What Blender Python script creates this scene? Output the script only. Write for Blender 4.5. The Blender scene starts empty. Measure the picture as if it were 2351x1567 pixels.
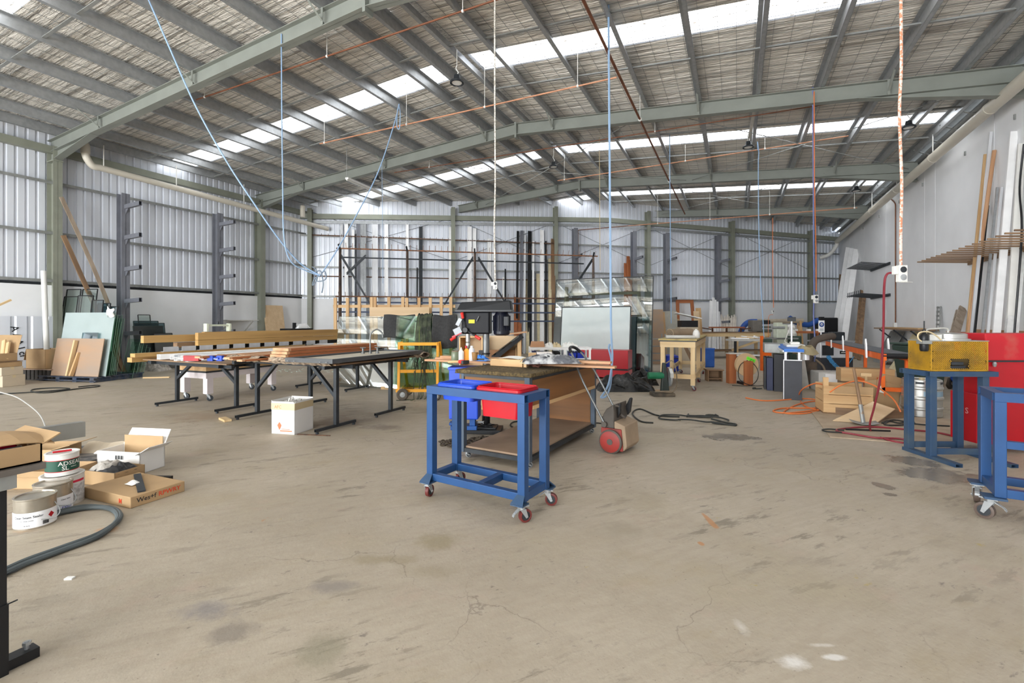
import bpy, bmesh, random
from math import *
from mathutils import Vector as V, Matrix
SC = bpy.context.scene
COL = SC.collection
RND = random.Random(7)

# ---------------------------------------------------------------- camera, world, light, exposure
TH = radians(25.3); FPX = 1090.0; CXP = 1175.5; HYP = 737.0; CH = 1.4
cd = bpy.data.cameras.new('camera'); cam = bpy.data.objects.new('camera', cd); COL.objects.link(cam)
cam.location = (0, 0, CH); cam.rotation_euler = (pi/2, 0, TH)
cd.sensor_width = 36.0; cd.lens = FPX/2351*36.0
cd.shift_y = (HYP - 783.5)/2351.0
cd.clip_start = 0.05; cd.clip_end = 200
SC.camera = cam
SC.view_settings.view_transform = 'Standard'; SC.view_settings.look = 'None'
SC.view_settings.gamma = 1.0; SC.view_settings.use_curve_mapping = False
SC.view_settings.exposure = 0.12
w = bpy.data.worlds.new('world'); SC.world = w; w.use_nodes = True
bg = w.node_tree.nodes['Background']; bg.inputs[0].default_value = (0.86, 0.93, 1.0, 1); bg.inputs[1].default_value = 3.2
SKYLIGHT_STRENGTH = 4.4
SC.cycles.max_bounces = 8; SC.cycles.diffuse_bounces = 5; SC.cycles.transparent_max_bounces = 28
SC.cycles.sample_clamp_indirect = 6.0

def door_fill(name, loc, size, energy):
    l = bpy.data.lights.new(name, 'AREA'); l.shape = 'RECTANGLE'; l.size, l.size_y = size; l.energy = energy
    l.color = (0.95, 0.98, 1.0)
    o = bpy.data.objects.new(name, l); COL.objects.link(o); o.location = loc; o.rotation_euler = (pi/2, 0, 0)
    return o
# lamps added at the unseen front openings, lifting camera-facing surfaces and the ceiling
door_fill('door_fill_lamp', (-11.2, -9.9, 2.6), (5.6, 5.0), 1500)
door_fill('door_fill_lamp', (-2.6, -9.9, 2.6), (5.6, 5.0), 1500)

bounce_sun = bpy.data.lights.new('bounce_sun', 'SUN'); bounce_sun.energy = 16.0; bounce_sun.angle = radians(.6); bounce_sun.color = (1, .95, .88)
so = bpy.data.objects.new('bounce_sun', bounce_sun); COL.objects.link(so); so.rotation_euler = (radians(48), 0, radians(-8))   # added: its patch on the floor behind the camera brightens the ceiling

# ---------------------------------------------------------------- helpers
SN, CS = sin(TH), cos(TH)
def P(px, py, d):
    a = (px-CXP)/FPX*d
    return V((CS*a-SN*d, SN*a+CS*d, CH+(HYP-py)/FPX*d))
def G(px, py, z=0.0): return P(px, py, (CH-z)*FPX/(py-HYP))
def onX(px, py, X):
    r = (px-CXP)/FPX; return P(px, py, X/(CS*r-SN))
def onY(px, py, Y):
    r = (px-CXP)/FPX; return P(px, py, Y/(SN*r+CS))
XL, XR = -16.1, 4.86
BA, BB = V((XL, 14.1-.3*15.8/20.66, 0)), V((XR, 29.9, 0))
BU = (BB-BA).normalized(); BN = V((BU.y, -BU.x, 0)); BL = (BB-BA).length
def yback(x): return 14.1+(x+15.8)*15.8/20.66
def onB(px, py, off=0.0):
    r = (px-CXP)/FPX; v = V((CS*r-SN, SN*r+CS, 0))
    return P(px, py, (BA+BN*off).dot(BN)/v.dot(BN))
def zroof(x): return 7.05-0.0726*abs(x+5.47)

class MB:
    def __init__(s): s.v = []; s.f = []; s.m = []; s.mi = 0; s.T = None
    def _add(s, vs, fs):
        n = len(s.v)
        if s.T is not None: vs = [s.T @ V(p) for p in vs]
        s.v += [tuple(p) for p in vs]
        for f in fs: s.f.append([i+n for i in f]); s.m.append(s.mi)
        return s
    def box(s, x0, x1, y0, y1, z0, z1):
        return s._add([(x0,y0,z0),(x1,y0,z0),(x1,y1,z0),(x0,y1,z0),(x0,y0,z1),(x1,y0,z1),(x1,y1,z1),(x0,y1,z1)],
            [(3,2,1,0),(4,5,6,7),(0,1,5,4),(1,2,6,5),(2,3,7,6),(3,0,4,7)])
    def cbox(s, c, sz, rz=0, rx=0, ry=0):
        M = Matrix.Translation(V(c)) @ Matrix.Rotation(rz,4,'Z') @ Matrix.Rotation(ry,4,'Y') @ Matrix.Rotation(rx,4,'X')
        a, b, c2 = sz[0]/2, sz[1]/2, sz[2]/2
        vs = [M @ V(p) for p in [(-a,-b,-c2),(a,-b,-c2),(a,b,-c2),(-a,b,-c2),(-a,-b,c2),(a,-b,c2),(a,b,c2),(-a,b,c2)]]
        return s._add(vs, [(3,2,1,0),(4,5,6,7),(0,1,5,4),(1,2,6,5),(2,3,7,6),(3,0,4,7)])
    def fr(s, p, q, up=(0,0,1)):
        p, q = V(p), V(q); d = (q-p).normalized(); u = V(up)
        if abs(d.dot(u)) > .98: u = V((0,1,0)) if abs(d.y) < .9 else V((1,0,0))
        x = d.cross(u).normalized(); y = x.cross(d).normalized()
        return p, q, d, x, y
    def bar(s, p, q, w, h=None, up=(0,0,1)):
        h = h or w; p, q, d, x, y = s.fr(p, q, up)
        vs = [c + x*a*w/2 + y*b*h/2 for c in (p, q) for a, b in ((-1,-1),(1,-1),(1,1),(-1,1))]
        return s._add(vs, [(0,1,2,3),(7,6,5,4),(0,4,5,1),(1,5,6,2),(2,6,7,3),(3,7,4,0)])
    def rhs(s, p, q, w, h=None, t=.006, up=(0,0,1)):
        # hollow rectangular section, open at both ends
        h = h or w; p, q, d, x, y = s.fr(p, q, up)
        vs = []
        for c in (p, q):
            for k in (0, t):
                vs += [c + x*a*(w/2-k) + y*b*(h/2-k) for a, b in ((-1,-1),(1,-1),(1,1),(-1,1))]
        fs = []
        for i in range(4):
            j = (i+1) % 4
            fs += [(i, 8+i, 8+j, j), (4+j, 12+j, 12+i, 4+i), (i, j, 4+j, 4+i), (8+j, 8+i, 12+i, 12+j)]
        return s._add(vs, fs)
    def ibeam(s, p, q, h, w, t=.012, tw=.009, up=(0,0,1)):
        pp, qq, d, x, y = s.fr(p, q, up)
        s.bar(pp, qq, tw, h, up)
        for k in (-1, 1): s.bar(pp+y*k*(h/2-t/2), qq+y*k*(h/2-t/2), w, t, up)
        return s
    def cyl(s, p, q, r, r2=None, n=12, cap=True):
        r2 = r if r2 is None else r2; p, q, d, x, y = s.fr(p, q)
        vs = []
        for c, rr in ((p, r), (q, r2)):
            vs += [c + (x*cos(2*pi*i/n)+y*sin(2*pi*i/n))*rr for i in range(n)]
        fs = [(i, n+i, n+(i+1)%n, (i+1)%n) for i in range(n)]
        if cap: fs += [tuple(range(n)), tuple(range(2*n-1, n-1, -1))]
        return s._add(vs, fs)
    def tube(s, pts, r, n=6, cap=True):
        pts = [V(p) for p in pts]; rings = []; x = None
        for i, p in enumerate(pts):
            d = (pts[min(i+1, len(pts)-1)]-pts[max(i-1, 0)]).normalized()
            if x is None:
                u = V((0,0,1)) if abs(d.z) < .9 else V((1,0,0)); x = d.cross(u).normalized()
            else:
                x = (x-d*x.dot(d)).normalized()
            y = x.cross(d); rings.append([p+(x*cos(2*pi*k/n)+y*sin(2*pi*k/n))*r for k in range(n)])
        vs = [p for rg in rings for p in rg]; fs = []
        for i in range(len(pts)-1):
            for k in range(n): fs.append((i*n+k, (i+1)*n+k, (i+1)*n+(k+1)%n, i*n+(k+1)%n))
        if cap: fs += [tuple(range(n)), tuple(range(len(vs)-1, len(vs)-n-1, -1))]
        return s._add(vs, fs)
    def lathe(s, prof, c=(0,0,0), n=24, M=None, cap=True):
        c = V(c); vs = []; M = M or Matrix()
        for r, z in prof: vs += [c + M @ V((r*cos(2*pi*i/n), r*sin(2*pi*i/n), z)) for i in range(n)]
        fs = []
        for k in range(len(prof)-1):
            for i in range(n): fs.append((k*n+i, k*n+(i+1)%n, (k+1)*n+(i+1)%n, (k+1)*n+i))
        if cap and prof[0][0] > 1e-5: fs.append(tuple(range(n-1, -1, -1)))
        if cap and prof[-1][0] > 1e-5: fs.append(tuple(range(len(vs)-n, len(vs))))
        return s._add(vs, fs)
    def prism(s, poly, o, u, v, w):
        # polygon (a,b) -> o+a*u+b*v, extruded along vector w
        o, u, v, w = V(o), V(u), V(v), V(w); n = len(poly)
        a = [o+u*p[0]+v*p[1] for p in poly]; b = [p+w for p in a]
        fs = [tuple(range(n-1, -1, -1)), tuple(range(n, 2*n))]+[(i, (i+1)%n, n+(i+1)%n, n+i) for i in range(n)]
        return s._add(a+b, fs)
    def quad(s, *p): return s._add(list(p), [tuple(range(len(p)))])
    def grid(s, nu, nv, fn, close=False):
        vs = [fn(i/(nu-1), j/(nv-1)) for j in range(nv) for i in range(nu)]
        fs = [(j*nu+i, j*nu+i+1, (j+1)*nu+i+1, (j+1)*nu+i) for j in range(nv-1) for i in range(nu-1)]
        return s._add(vs, fs)
    def sphere(s, c, r, n=10, sc=(1,1,1)):
        c = V(c); prof = [(sin(pi*k/(n//2+2)), -cos(pi*k/(n//2+2))) for k in range(n//2+3)]
        vs = []
        for a, z in prof: vs += [c+V((a*cos(2*pi*i/n)*r*sc[0], a*sin(2*pi*i/n)*r*sc[1], z*r*sc[2])) for i in range(n)]
        fs = [(k*n+i, k*n+(i+1)%n, (k+1)*n+(i+1)%n, (k+1)*n+i) for k in range(len(prof)-1) for i in range(n)]
        return s._add(vs, fs)
    def mesh(s, name, mats):
        me = bpy.data.meshes.new(name); me.from_pydata(s.v, [], s.f)
        for m in mats: me.materials.append(m)
        if len(mats) > 1: me.polygons.foreach_set('material_index', s.m)
        bm = bmesh.new(); bm.from_mesh(me); bmesh.ops.recalc_face_normals(bm, faces=bm.faces); bm.to_mesh(me); bm.free()
        return me

def obj(name, mb, mat, parent=None, loc=None, rz=None, bev=0, smooth=False, thick=0, sub=0, rot=None):
    mats = mat if isinstance(mat, (list, tuple)) else [mat]
    me = mb.mesh(name, mats)
    o = bpy.data.objects.new(name, me); COL.objects.link(o)
    if parent is not None: o.parent = parent
    if loc is not None: o.location = loc
    if rz is not None: o.rotation_euler = (0, 0, rz)
    if rot is not None: o.rotation_euler = rot
    if thick:
        m = o.modifiers.new('thickness', 'SOLIDIFY'); m.thickness = thick; m.offset = 0
    if sub:
        m = o.modifiers.new('smooth', 'SUBSURF'); m.levels = sub; m.render_levels = sub
    if bev:
        m = o.modifiers.new('edge', 'BEVEL'); m.width = bev; m.segments = 2; m.limit_method = 'ANGLE'; m.angle_limit = radians(40)
    if smooth:
        me.polygons.foreach_set('use_smooth', [True]*len(me.polygons))
        try: me.set_sharp_from_angle(angle=radians(35))
        except Exception: pass
    return o
def tag(o, label, cat, group=None, kind=None):
    if label: o['label'] = label
    if cat: o['category'] = cat
    if group: o['group'] = group
    if kind: o['kind'] = kind
    return o
def thing(name, label, cat, loc=(0,0,0), rz=0, group=None):
    o = bpy.data.objects.new(name, None); COL.objects.link(o); o.location = loc; o.rotation_euler = (0, 0, rz)
    o.empty_display_size = .1
    return tag(o, label, cat, group)
def solo(name, mb, mat, label, cat, group=None, **k): return tag(obj(name, mb, mat, **k), label, cat, group)
def dup(root, loc, rz=None, label=None, group=None, parent=None):
    r = root.copy(); COL.objects.link(r); r.location = loc
    if rz is not None: r.rotation_euler = (0, 0, rz)
    if label: r['label'] = label
    if group: r['group'] = group
    if parent is not None: r.parent = parent
    for ch in list(root.children):
        c = ch.copy(); COL.objects.link(c); c.parent = r
        for g in ch.children:
            d = g.copy(); COL.objects.link(d); d.parent = c
    return r
def cm(pts, n=6):
    # Catmull-Rom through the points
    pts = [V(p) for p in pts]; out = []
    for i in range(len(pts)-1):
        a, b, c, d = pts[max(i-1,0)], pts[i], pts[i+1], pts[min(i+2,len(pts)-1)]
        for k in range(n):
            t = k/n
            out.append(.5*((2*b)+(c-a)*t+(2*a-5*b+4*c-d)*t*t+(3*b-a-3*c+d)*t**3))
    return out+[pts[-1]]

# ---------------------------------------------------------------- materials
def lin(c):
    def f(u):
        u /= 255.0; return u/12.92 if u <= .04045 else ((u+.055)/1.055)**2.4
    return (f(c[0]), f(c[1]), f(c[2]), 1)
def base(name):
    m = bpy.data.materials.new(name); m.use_nodes = True; nt = m.node_tree
    return m, nt, nt.nodes['Principled BSDF'], nt.nodes.new, nt.links.new
_mc = {}
def mat(name, c, rough=.5, metal=0, var=.12, scale=6, bump=0, stretch=(1,1,1), c2=None, thr=None, bscale=None, det=4, spec=.5, alpha=None, trans=0, ior=1.45):
    if name in _mc: return _mc[name]
    m, nt, b, N, L = base(name)
    tc = N('ShaderNodeTexCoord'); mp = N('ShaderNodeMapping'); mp.inputs['Scale'].default_value = stretch
    L(tc.outputs['Object'], mp.inputs['Vector'])
    no = N('ShaderNodeTexNoise'); no.inputs['Scale'].default_value = scale; no.inputs['Detail'].default_value = det
    L(mp.outputs[0], no.inputs['Vector'])
    cr = N('ShaderNodeValToRGB'); a = lin(c)
    if c2 is not None:
        cr.color_ramp.elements[0].color = a; cr.color_ramp.elements[1].color = lin(c2)
        lo, hi = thr or (.4, .65)
    else:
        cr.color_ramp.elements[0].color = tuple(x*(1-var) for x in a[:3])+(1,)
        cr.color_ramp.elements[1].color = tuple(min(1, x*(1+var)) for x in a[:3])+(1,)
        lo, hi = .3, .7
    cr.color_ramp.elements[0].position = lo; cr.color_ramp.elements[1].position = hi
    L(no.outputs['Fac'], cr.inputs['Fac']); L(cr.outputs['Color'], b.inputs['Base Color'])
    b.inputs['Roughness'].default_value = rough; b.inputs['Metallic'].default_value = metal
    b.inputs['Specular IOR Level'].default_value = spec; b.inputs['IOR'].default_value = ior
    if trans: b.inputs['Transmission Weight'].default_value = trans
    if alpha is not None: b.inputs['Alpha'].default_value = alpha
    if bump:
        bp = N('ShaderNodeBump'); bp.inputs['Strength'].default_value = bump; bp.inputs['Distance'].default_value = .02
        if bscale:
            n2 = N('ShaderNodeTexNoise'); n2.inputs['Scale'].default_value = bscale; n2.inputs['Detail'].default_value = 3
            L(mp.outputs[0], n2.inputs['Vector']); L(n2.outputs['Fac'], bp.inputs['Height'])
        else: L(no.outputs['Fac'], bp.inputs['Height'])
        L(bp.outputs['Normal'], b.inputs['Normal'])
    _mc[name] = m
    return m
def wood(name, c, c2, axis='x', rough=.6, scale=9):
    st = {'x': (.06,1,1), 'y': (1,.06,1), 'z': (1,1,.06)}[axis]
    return mat(name+'_'+axis, c, rough, 0, c2=c2, thr=(.35,.68), scale=scale, stretch=st, bump=.08, det=6)
def glassy(name, tint, alpha=.25, rough=.02):
    # flat sheet glass: tinted see-through with a clear mirror reflection
    m, nt, b, N, L = base(name); nt.nodes.remove(b)
    out = nt.nodes['Material Output']
    tr = N('ShaderNodeBsdfTransparent'); tr.inputs[0].default_value = lin(tint)
    gl = N('ShaderNodeBsdfGlossy'); gl.inputs['Roughness'].default_value = rough; gl.inputs[0].default_value = (.95,.98,.97,1)
    fr = N('ShaderNodeFresnel'); fr.inputs[0].default_value = 1.5
    ad = N('ShaderNodeMath'); ad.operation = 'ADD'; ad.inputs[1].default_value = alpha; ad.use_clamp = True
    mx = N('ShaderNodeMixShader'); ge = N('ShaderNodeNewGeometry'); iv = N('ShaderNodeMath'); iv.operation = 'SUBTRACT'; iv.inputs[0].default_value = 1.0
    mu = N('ShaderNodeMath'); mu.operation = 'MULTIPLY'; L(ge.outputs['Backfacing'], iv.inputs[1]); L(ad.outputs[0], mu.inputs[0]); L(iv.outputs[0], mu.inputs[1])
    L(fr.outputs[0], ad.inputs[0]); L(mu.outputs[0], mx.inputs[0]); L(tr.outputs[0], mx.inputs[1]); L(gl.outputs[0], mx.inputs[2])
    L(mx.outputs[0], out.inputs[0])
    return m

M_STEELGREEN = mat('grey_green_paint', (138,141,128), .5, var=.08, scale=3)
M_RAFTER = mat('rafter_paint', (134,138,131), .5, var=.08, scale=2)
M_GALV = mat('galvanised', (170,173,175), .42, .55, var=.12, scale=12)
M_GALVD = mat('galvanised_dull', (150,152,150), .5, .4, var=.15, scale=8)
M_CLAD = mat('cladding', (226,230,238), .38, .22, var=.05, scale=2, stretch=(1,1,.2))
M_PRECAST = mat('precast_white', (238,239,241), .7, var=.035, scale=1.3, bump=.02)
M_RACK = mat('rack_grey', (122,124,132), .5, .2, var=.1, scale=4)
M_DARKSTEEL = mat('dark_steel', (52,56,60), .5, .3, var=.2, scale=8)
M_BLACK = mat('black_paint', (26,27,30), .4, .1, var=.15)
M_RUBBER = mat('rubber', (32,32,33), .75, 0, var=.2)
M_RUSTY = mat('rusty_steel', (118,84,62), .75, .2, c2=(70,52,44), scale=14)
M_COPPER = mat('copper_pipe', (188,134,102), .5, .15, var=.2, scale=4)
M_COPPERD = mat('copper_dark', (122,76,52), .6, .25, var=.25, scale=4)
M_PVC = mat('cream_pvc', (206,200,186), .45, var=.05, scale=2)
M_BLUEP = mat('blue_paint', (30,70,118), .42, .05, var=.1, scale=5)
M_BLUED = mat('blue_paint_dusty', (46,72,102), .55, .05, c2=(70,84,96), thr=(.45,.75), scale=5)
M_REDP = mat('red_paint', (178,12,28), .38, var=.06, scale=3)
M_REDPL = mat('red_plastic', (176,8,28), .35, var=.03)
M_BLUEPL = mat('blue_plastic', (34,74,190), .35, var=.03)
M_BLUEBIN = mat('blue_bin', (28,54,170), .4, var=.05)
M_WHITE = mat('white_paint', (246,246,246), .5, var=.04)
M_WHITEPL = mat('white_plastic', (226,225,220), .35, var=.04)
M_ALU = mat('aluminium', (230,232,235), .34, .3, var=.08, scale=5, stretch=(1,1,.1))
M_CHROME = mat('chrome', (120,122,122), .42, .6, var=.02)
M_STAIN = mat('stainless', (188,188,184), .3, .8, var=.12, scale=6)
M_CARD = mat('cardboard', (176,146,108), .8, var=.07, scale=5, bump=.02)
M_CARDG = mat('cardboard_grey', (196,182,160), .8, var=.06, scale=4)
M_CARDW = mat('cardboard_white', (234,233,230), .75, var=.03, scale=4)
M_PAPER = mat('paper', (238,238,234), .8, var=.03)
M_PLY = wood('plywood', (216,190,154), (198,168,130), 'x', scale=5)
M_PLYD = wood('plywood_worn', (178,146,118), (162,144,128), 'x', scale=4)
M_TAPE = mat('tape', (206,188,150), .4, var=.05)
for ax in 'xyz':
    wood('pine', (208,174,128), (184,144,98), ax); wood('pine_raw', (222,196,152), (202,170,124), ax)
    wood('merbau', (176,108,66), (146,84,50), ax); wood('oldwood', (150,120,90), (112,88,66), ax)
    wood('cedar', (204,162,124), (178,132,96), ax); wood('brownply', (132,88,46), (108,72,38), ax)
    wood('beam', (194,156,98), (164,128,78), ax); wood('greywood', (168,152,134), (128,112,96), ax)
def W(n, ax='x'): return _mc[n+'_'+ax]
M_ORANGE = mat('orange_paint', (232,104,28), .45, var=.1)
M_YELLOW = mat('yellow_paint', (236,164,32), .45, var=.08)
M_TYRE = mat('tyre', (84,76,66), .85, var=.2, scale=20, bump=.2)
M_HOSEB = mat('blue_hose', (146,174,206), .45, var=.06)
M_HOSER = mat('red_hose', (136,48,58), .5, var=.1)
M_HOSEO = mat('orange_hose', (218,118,60), .45, var=.08)
M_CABLE = mat('black_cable', (40,42,40), .55, var=.2)
M_CARPET = mat('brown_carpet', (104,88,58), .95, c2=(64,54,38), scale=40, bump=.8)
M_CARPETB = mat('beige_carpet', (176,158,136), .95, c2=(110,92,78), scale=22, bump=.8)
M_GLASSG = glassy('green_glass', (238,247,241), .05)
M_GLASSC = glassy('clear_glass', (240,246,244), .10)
M_GLASSD = glassy('dark_glass', (172,192,198), .12)
M_GLASSBIG = glassy('reflective_glass', (228,234,236), .30)
M_GLEDGE = mat('glass_edge', (44,62,58), .3)
M_GLEDGEG = mat('glass_edge_green', (122,158,138), .3)
M_RIM = mat('black_edging', (30,32,34), .5)
M_POLY = mat('dusty_poly', (190,188,182), .6)
M_DUST = mat('dust_brown', (122,108,90), .8, var=.15)
ORD = ['first','second','third','fourth','fifth','sixth','seventh','eighth','ninth','tenth','eleventh','twelfth','thirteenth','fourteenth','fifteenth','sixteenth','seventeenth','eighteenth','nineteenth','twentieth']
def text_mb(body, size, depth=.0):
    cu = bpy.data.curves.new('t', 'FONT'); cu.body = body; cu.size = size; cu.resolution_u = 2; cu.align_x = 'CENTER'; cu.align_y = 'CENTER'; cu.offset = size*.012
    o = bpy.data.objects.new('t', cu); COL.objects.link(o)
    bpy.context.view_layer.update()
    me = bpy.data.meshes.new_from_object(o)
    mb = MB(); mb.v = [tuple(v.co) for v in me.vertices]; mb.f = [list(p.vertices) for p in me.polygons]; mb.m = [0]*len(mb.f)
    bpy.data.objects.remove(o); bpy.data.meshes.remove(me); bpy.data.curves.remove(cu)
    return mb
def letter(body, size, o, u, v, mat_, parent, name='lettering', bend=None):
    t = text_mb(body, size); o, u, v = V(o), V(u), V(v)
    if bend: t.v = [tuple(bend(x, y)) for x, y, z in t.v]
    else: t.v = [tuple(o+u*x+v*y) for x, y, z in t.v]
    return obj(name, t, mat_, parent)
# ================================================================ the shell
Y0 = -10.0
# floor
SPILLS_SHADE = []
def spill_shade(px, py, rx, ry, col, soft=.25, amt=.8, wet=False):
    # rx, ry in photo pixels about the patch; turned into metres on the slab
    g, a, b_ = G(px,py), G(px+rx,py), G(px,py-ry); SPILLS_SHADE.append((g.x, g.y, (a-g).length, (b_-g).length, TH, col, soft, amt, wet))
WETC = (118,108,94)
spill_shade(1680,1003,66,7,WETC,.15,.9,True); spill_shade(1505,987,85,9,(150,138,120),.5,.7)
spill_shade(2095,1058,52,11,(122,112,98),.2,.9,True); spill_shade(2150,1090,88,15,(122,112,98),.2,.9,True); spill_shade(2028,1115,22,7,(122,112,98),.2,.9,True); spill_shade(2046,1135,16,4,(122,112,98),.2,.9,True)
spill_shade(2260,1108,95,14,(142,130,112),.4,.8); spill_shade(1625,1190,8,17,(178,128,84),.3,.8); spill_shade(1610,1247,8,5,(178,128,84),.3,.8)
spill_shade(1010,1240,60,22,(142,130,100),.7,.6); spill_shade(880,1283,95,14,(144,132,106),.7,.6); spill_shade(980,1310,90,20,(148,136,112),.8,.5)
spill_shade(1825,1518,42,20,(216,212,206),.6,.9); spill_shade(1915,1508,34,7,(216,212,206),.5,.9); spill_shade(1700,1435,16,22,(204,198,190),.8,.7); spill_shade(1890,1480,40,5,(206,200,192),.6,.7)
spill_shade(480,1400,70,26,(124,120,122),.6,.6); spill_shade(760,1345,60,18,(126,120,116),.6,.6); spill_shade(540,1450,60,26,(122,114,106),.6,.6); spill_shade(740,1490,70,50,(138,132,112),.6,.6)
spill_shade(780,968,90,14,(128,112,96),.7,.8); spill_shade(880,980,60,7,(124,112,100),.6,.7); spill_shade(470,955,110,12,(150,128,104),.8,.6); spill_shade(1150,1200,80,20,(150,140,126),.8,.5); spill_shade(1480,1150,80,30,(158,146,124),.9,.6); spill_shade(1420,1215,80,22,(150,140,122),.9,.5)  # grime near the tables, with shading by the trolley painted in
spill_shade(60,1215,30,10,(186,150,110),.8,.6); spill_shade(245,1215,25,6,(186,140,100),.6,.7)
def floor_material():
    m, nt, b, N, L = base('concrete_floor')
    tc = N('ShaderNodeTexCoord')
    def noise(sc, det=6, st=(1,1,1), rough=.6, rot=0):
        m0 = N('ShaderNodeMapping'); m0.inputs['Rotation'].default_value = (0,0,-radians(50)); L(tc.outputs['Object'], m0.inputs[0])
        mp = N('ShaderNodeMapping'); mp.inputs['Scale'].default_value = st; mp.inputs['Rotation'].default_value = (0,0,rot)
        L(m0.outputs[0], mp.inputs[0])
        n = N('ShaderNodeTexNoise'); n.inputs['Scale'].default_value = sc; n.inputs['Detail'].default_value = det; n.inputs['Roughness'].default_value = rough
        L(mp.outputs[0], n.inputs[0]); return n.outputs['Fac']
    def ramp(f, lo, hi):
        r = N('ShaderNodeMapRange'); r.inputs[1].default_value = lo; r.inputs[2].default_value = hi; r.clamp = True
        L(f, r.inputs[0]); return r.outputs[0]
    def mix(fac, a, c, amt=1.0):
        x = N('ShaderNodeMix'); x.data_type = 'RGBA'
        if amt != 1.0:
            mu = N('ShaderNodeMath'); mu.operation = 'MULTIPLY'; mu.inputs[1].default_value = amt; L(fac, mu.inputs[0]); fac = mu.outputs[0]
        L(fac, x.inputs[0])
        if isinstance(a, tuple): x.inputs[6].default_value = lin(a)
        else: L(a, x.inputs[6])
        x.inputs[7].default_value = lin(c)
        return x.outputs[2]
    c = mix(ramp(noise(.45, 5), .35, .65), (181,170,153), (163,152,135))
    c = mix(ramp(noise(2.2, 8, (1,1,1), .7), .5, .72), c, (160,148,130), .7)
    c = mix(ramp(noise(.9, 4), .52, .7), c, (172,160,134), .5)
    c = mix(ramp(noise(9, 10, (.5,2.2,1), .75), .42, .66), c, (158,145,127), .55)
    c = mix(ramp(noise(1.1, 6, (.7,1.4,1), .7), .56, .70), c, (160,146,120), .6)
    c = mix(ramp(noise(1.7, 6, (.8,1.2,1), .7, 2.0), .58, .70), c, (176,156,140), .6)
    def both(f, g):
        mu = N('ShaderNodeMath'); mu.operation = 'MULTIPLY'; L(f, mu.inputs[0]); L(g, mu.inputs[1]); return mu.outputs[0]
    # old smeared glue and oil stains, denser near the front
    patch = both(ramp(noise(4.6, 10, (.45,1.7,1), .74), .545, .60), ramp(noise(.7, 3, (1,1,1), .5), .43, .60))
    c = mix(patch, c, (122,114,100), .75)
    patch2 = both(ramp(noise(9, 8, (1,1.6,1), .7), .60, .66), ramp(noise(1.3, 2), .5, .62))
    c = mix(patch2, c, (104,98,92), .7)
    c = mix(ramp(noise(4.2, 5, (1,1,1), .65), .69, .73), c, (168,150,88), .7)
    c = mix(ramp(noise(3.1, 4, (1.3,.8,1), .65, 1.0), .71, .75), c, (176,128,88), .6)
    c = mix(ramp(noise(60, 2), .66, .72), c, (128,118,104), .6)
    c = mix(ramp(noise(26, 3), .70, .74), c, (92,86,80), .6)
    # hairline cracks
    vo = N('ShaderNodeTexVoronoi'); vo.feature = 'DISTANCE_TO_EDGE'; vo.inputs['Scale'].default_value = .75
    n3 = N('ShaderNodeTexNoise'); n3.inputs['Scale'].default_value = 3; n3.inputs['Detail'].default_value = 6
    L(tc.outputs['Object'], n3.inputs[0])
    va = N('ShaderNodeVectorMath'); va.operation = 'SCALE'; va.inputs['Scale'].default_value = .5; L(n3.outputs['Color'], va.inputs[0])
    vb = N('ShaderNodeVectorMath'); vb.operation = 'ADD'; L(tc.outputs['Object'], vb.inputs[0]); L(va.outputs[0], vb.inputs[1])
    L(vb.outputs[0], vo.inputs['Vector'])
    crk = both(ramp(vo.outputs['Distance'], .004, .0), ramp(noise(.5, 2), .5, .56))
    c = mix(crk, c, (110,100,90), .6)
    # spills and painted trolley shading, each an irregular patch at its own place on the slab
    n5 = N('ShaderNodeTexNoise'); n5.inputs['Scale'].default_value = 5; n5.inputs['Detail'].default_value = 7; n5.inputs['Roughness'].default_value = .7
    L(tc.outputs['Object'], n5.inputs[0])
    wet = None
    for (x, y, rx, ry, rz, col, soft, amt, w_) in SPILLS_SHADE:
        mp = N('ShaderNodeMapping'); mp.vector_type = 'TEXTURE'; mp.inputs['Location'].default_value = (x,y,0); mp.inputs['Rotation'].default_value = (0,0,rz); mp.inputs['Scale'].default_value = (rx,ry,1)
        L(tc.outputs['Object'], mp.inputs[0])
        ln = N('ShaderNodeVectorMath'); ln.operation = 'LENGTH'; L(mp.outputs[0], ln.inputs[0])
        ma = N('ShaderNodeMath'); ma.operation = 'MULTIPLY_ADD'; L(n5.outputs['Fac'], ma.inputs[0]); ma.inputs[1].default_value = 2.4; ma.inputs[2].default_value = -1.2
        sm = N('ShaderNodeMath'); sm.operation = 'ADD'; L(ln.outputs['Value'], sm.inputs[0]); L(ma.outputs[0], sm.inputs[1])
        f = ramp(sm.outputs[0], 1.0, 1.0-soft); c = mix(f, c, col, amt)
        if w_:
            if wet is None: wet = f
            else:
                mx = N('ShaderNodeMath'); mx.operation = 'MAXIMUM'; L(wet, mx.inputs[0]); L(f, mx.inputs[1]); wet = mx.outputs[0]
    L(c, b.inputs['Base Color'])
    r = N('ShaderNodeMapRange'); r.inputs[3].default_value = .45; r.inputs[4].default_value = .75; L(noise(1.5, 5), r.inputs[0]); 
    sb_ = N('ShaderNodeMath'); sb_.operation = 'MULTIPLY_ADD'; L(wet, sb_.inputs[0]); sb_.inputs[1].default_value = -.35; L(r.outputs[0], sb_.inputs[2]); L(sb_.outputs[0], b.inputs['Roughness'])
    bp = N('ShaderNodeBump'); bp.inputs['Strength'].default_value = .25; bp.inputs['Distance'].default_value = .01
    L(noise(14, 8), bp.inputs['Height']); L(bp.outputs[0], b.inputs['Normal'])
    b.inputs['Specular IOR Level'].default_value = .35
    return m
fl = MB(); fl.quad((XL-.3,Y0-2,0),(XR+.3,Y0-2,0),(XR+.3,31,0),(XL-.3,31,0))
M_FLOOR = floor_material()
floor = tag(obj('floor', fl, M_FLOOR), None, None, kind='structure')

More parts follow.
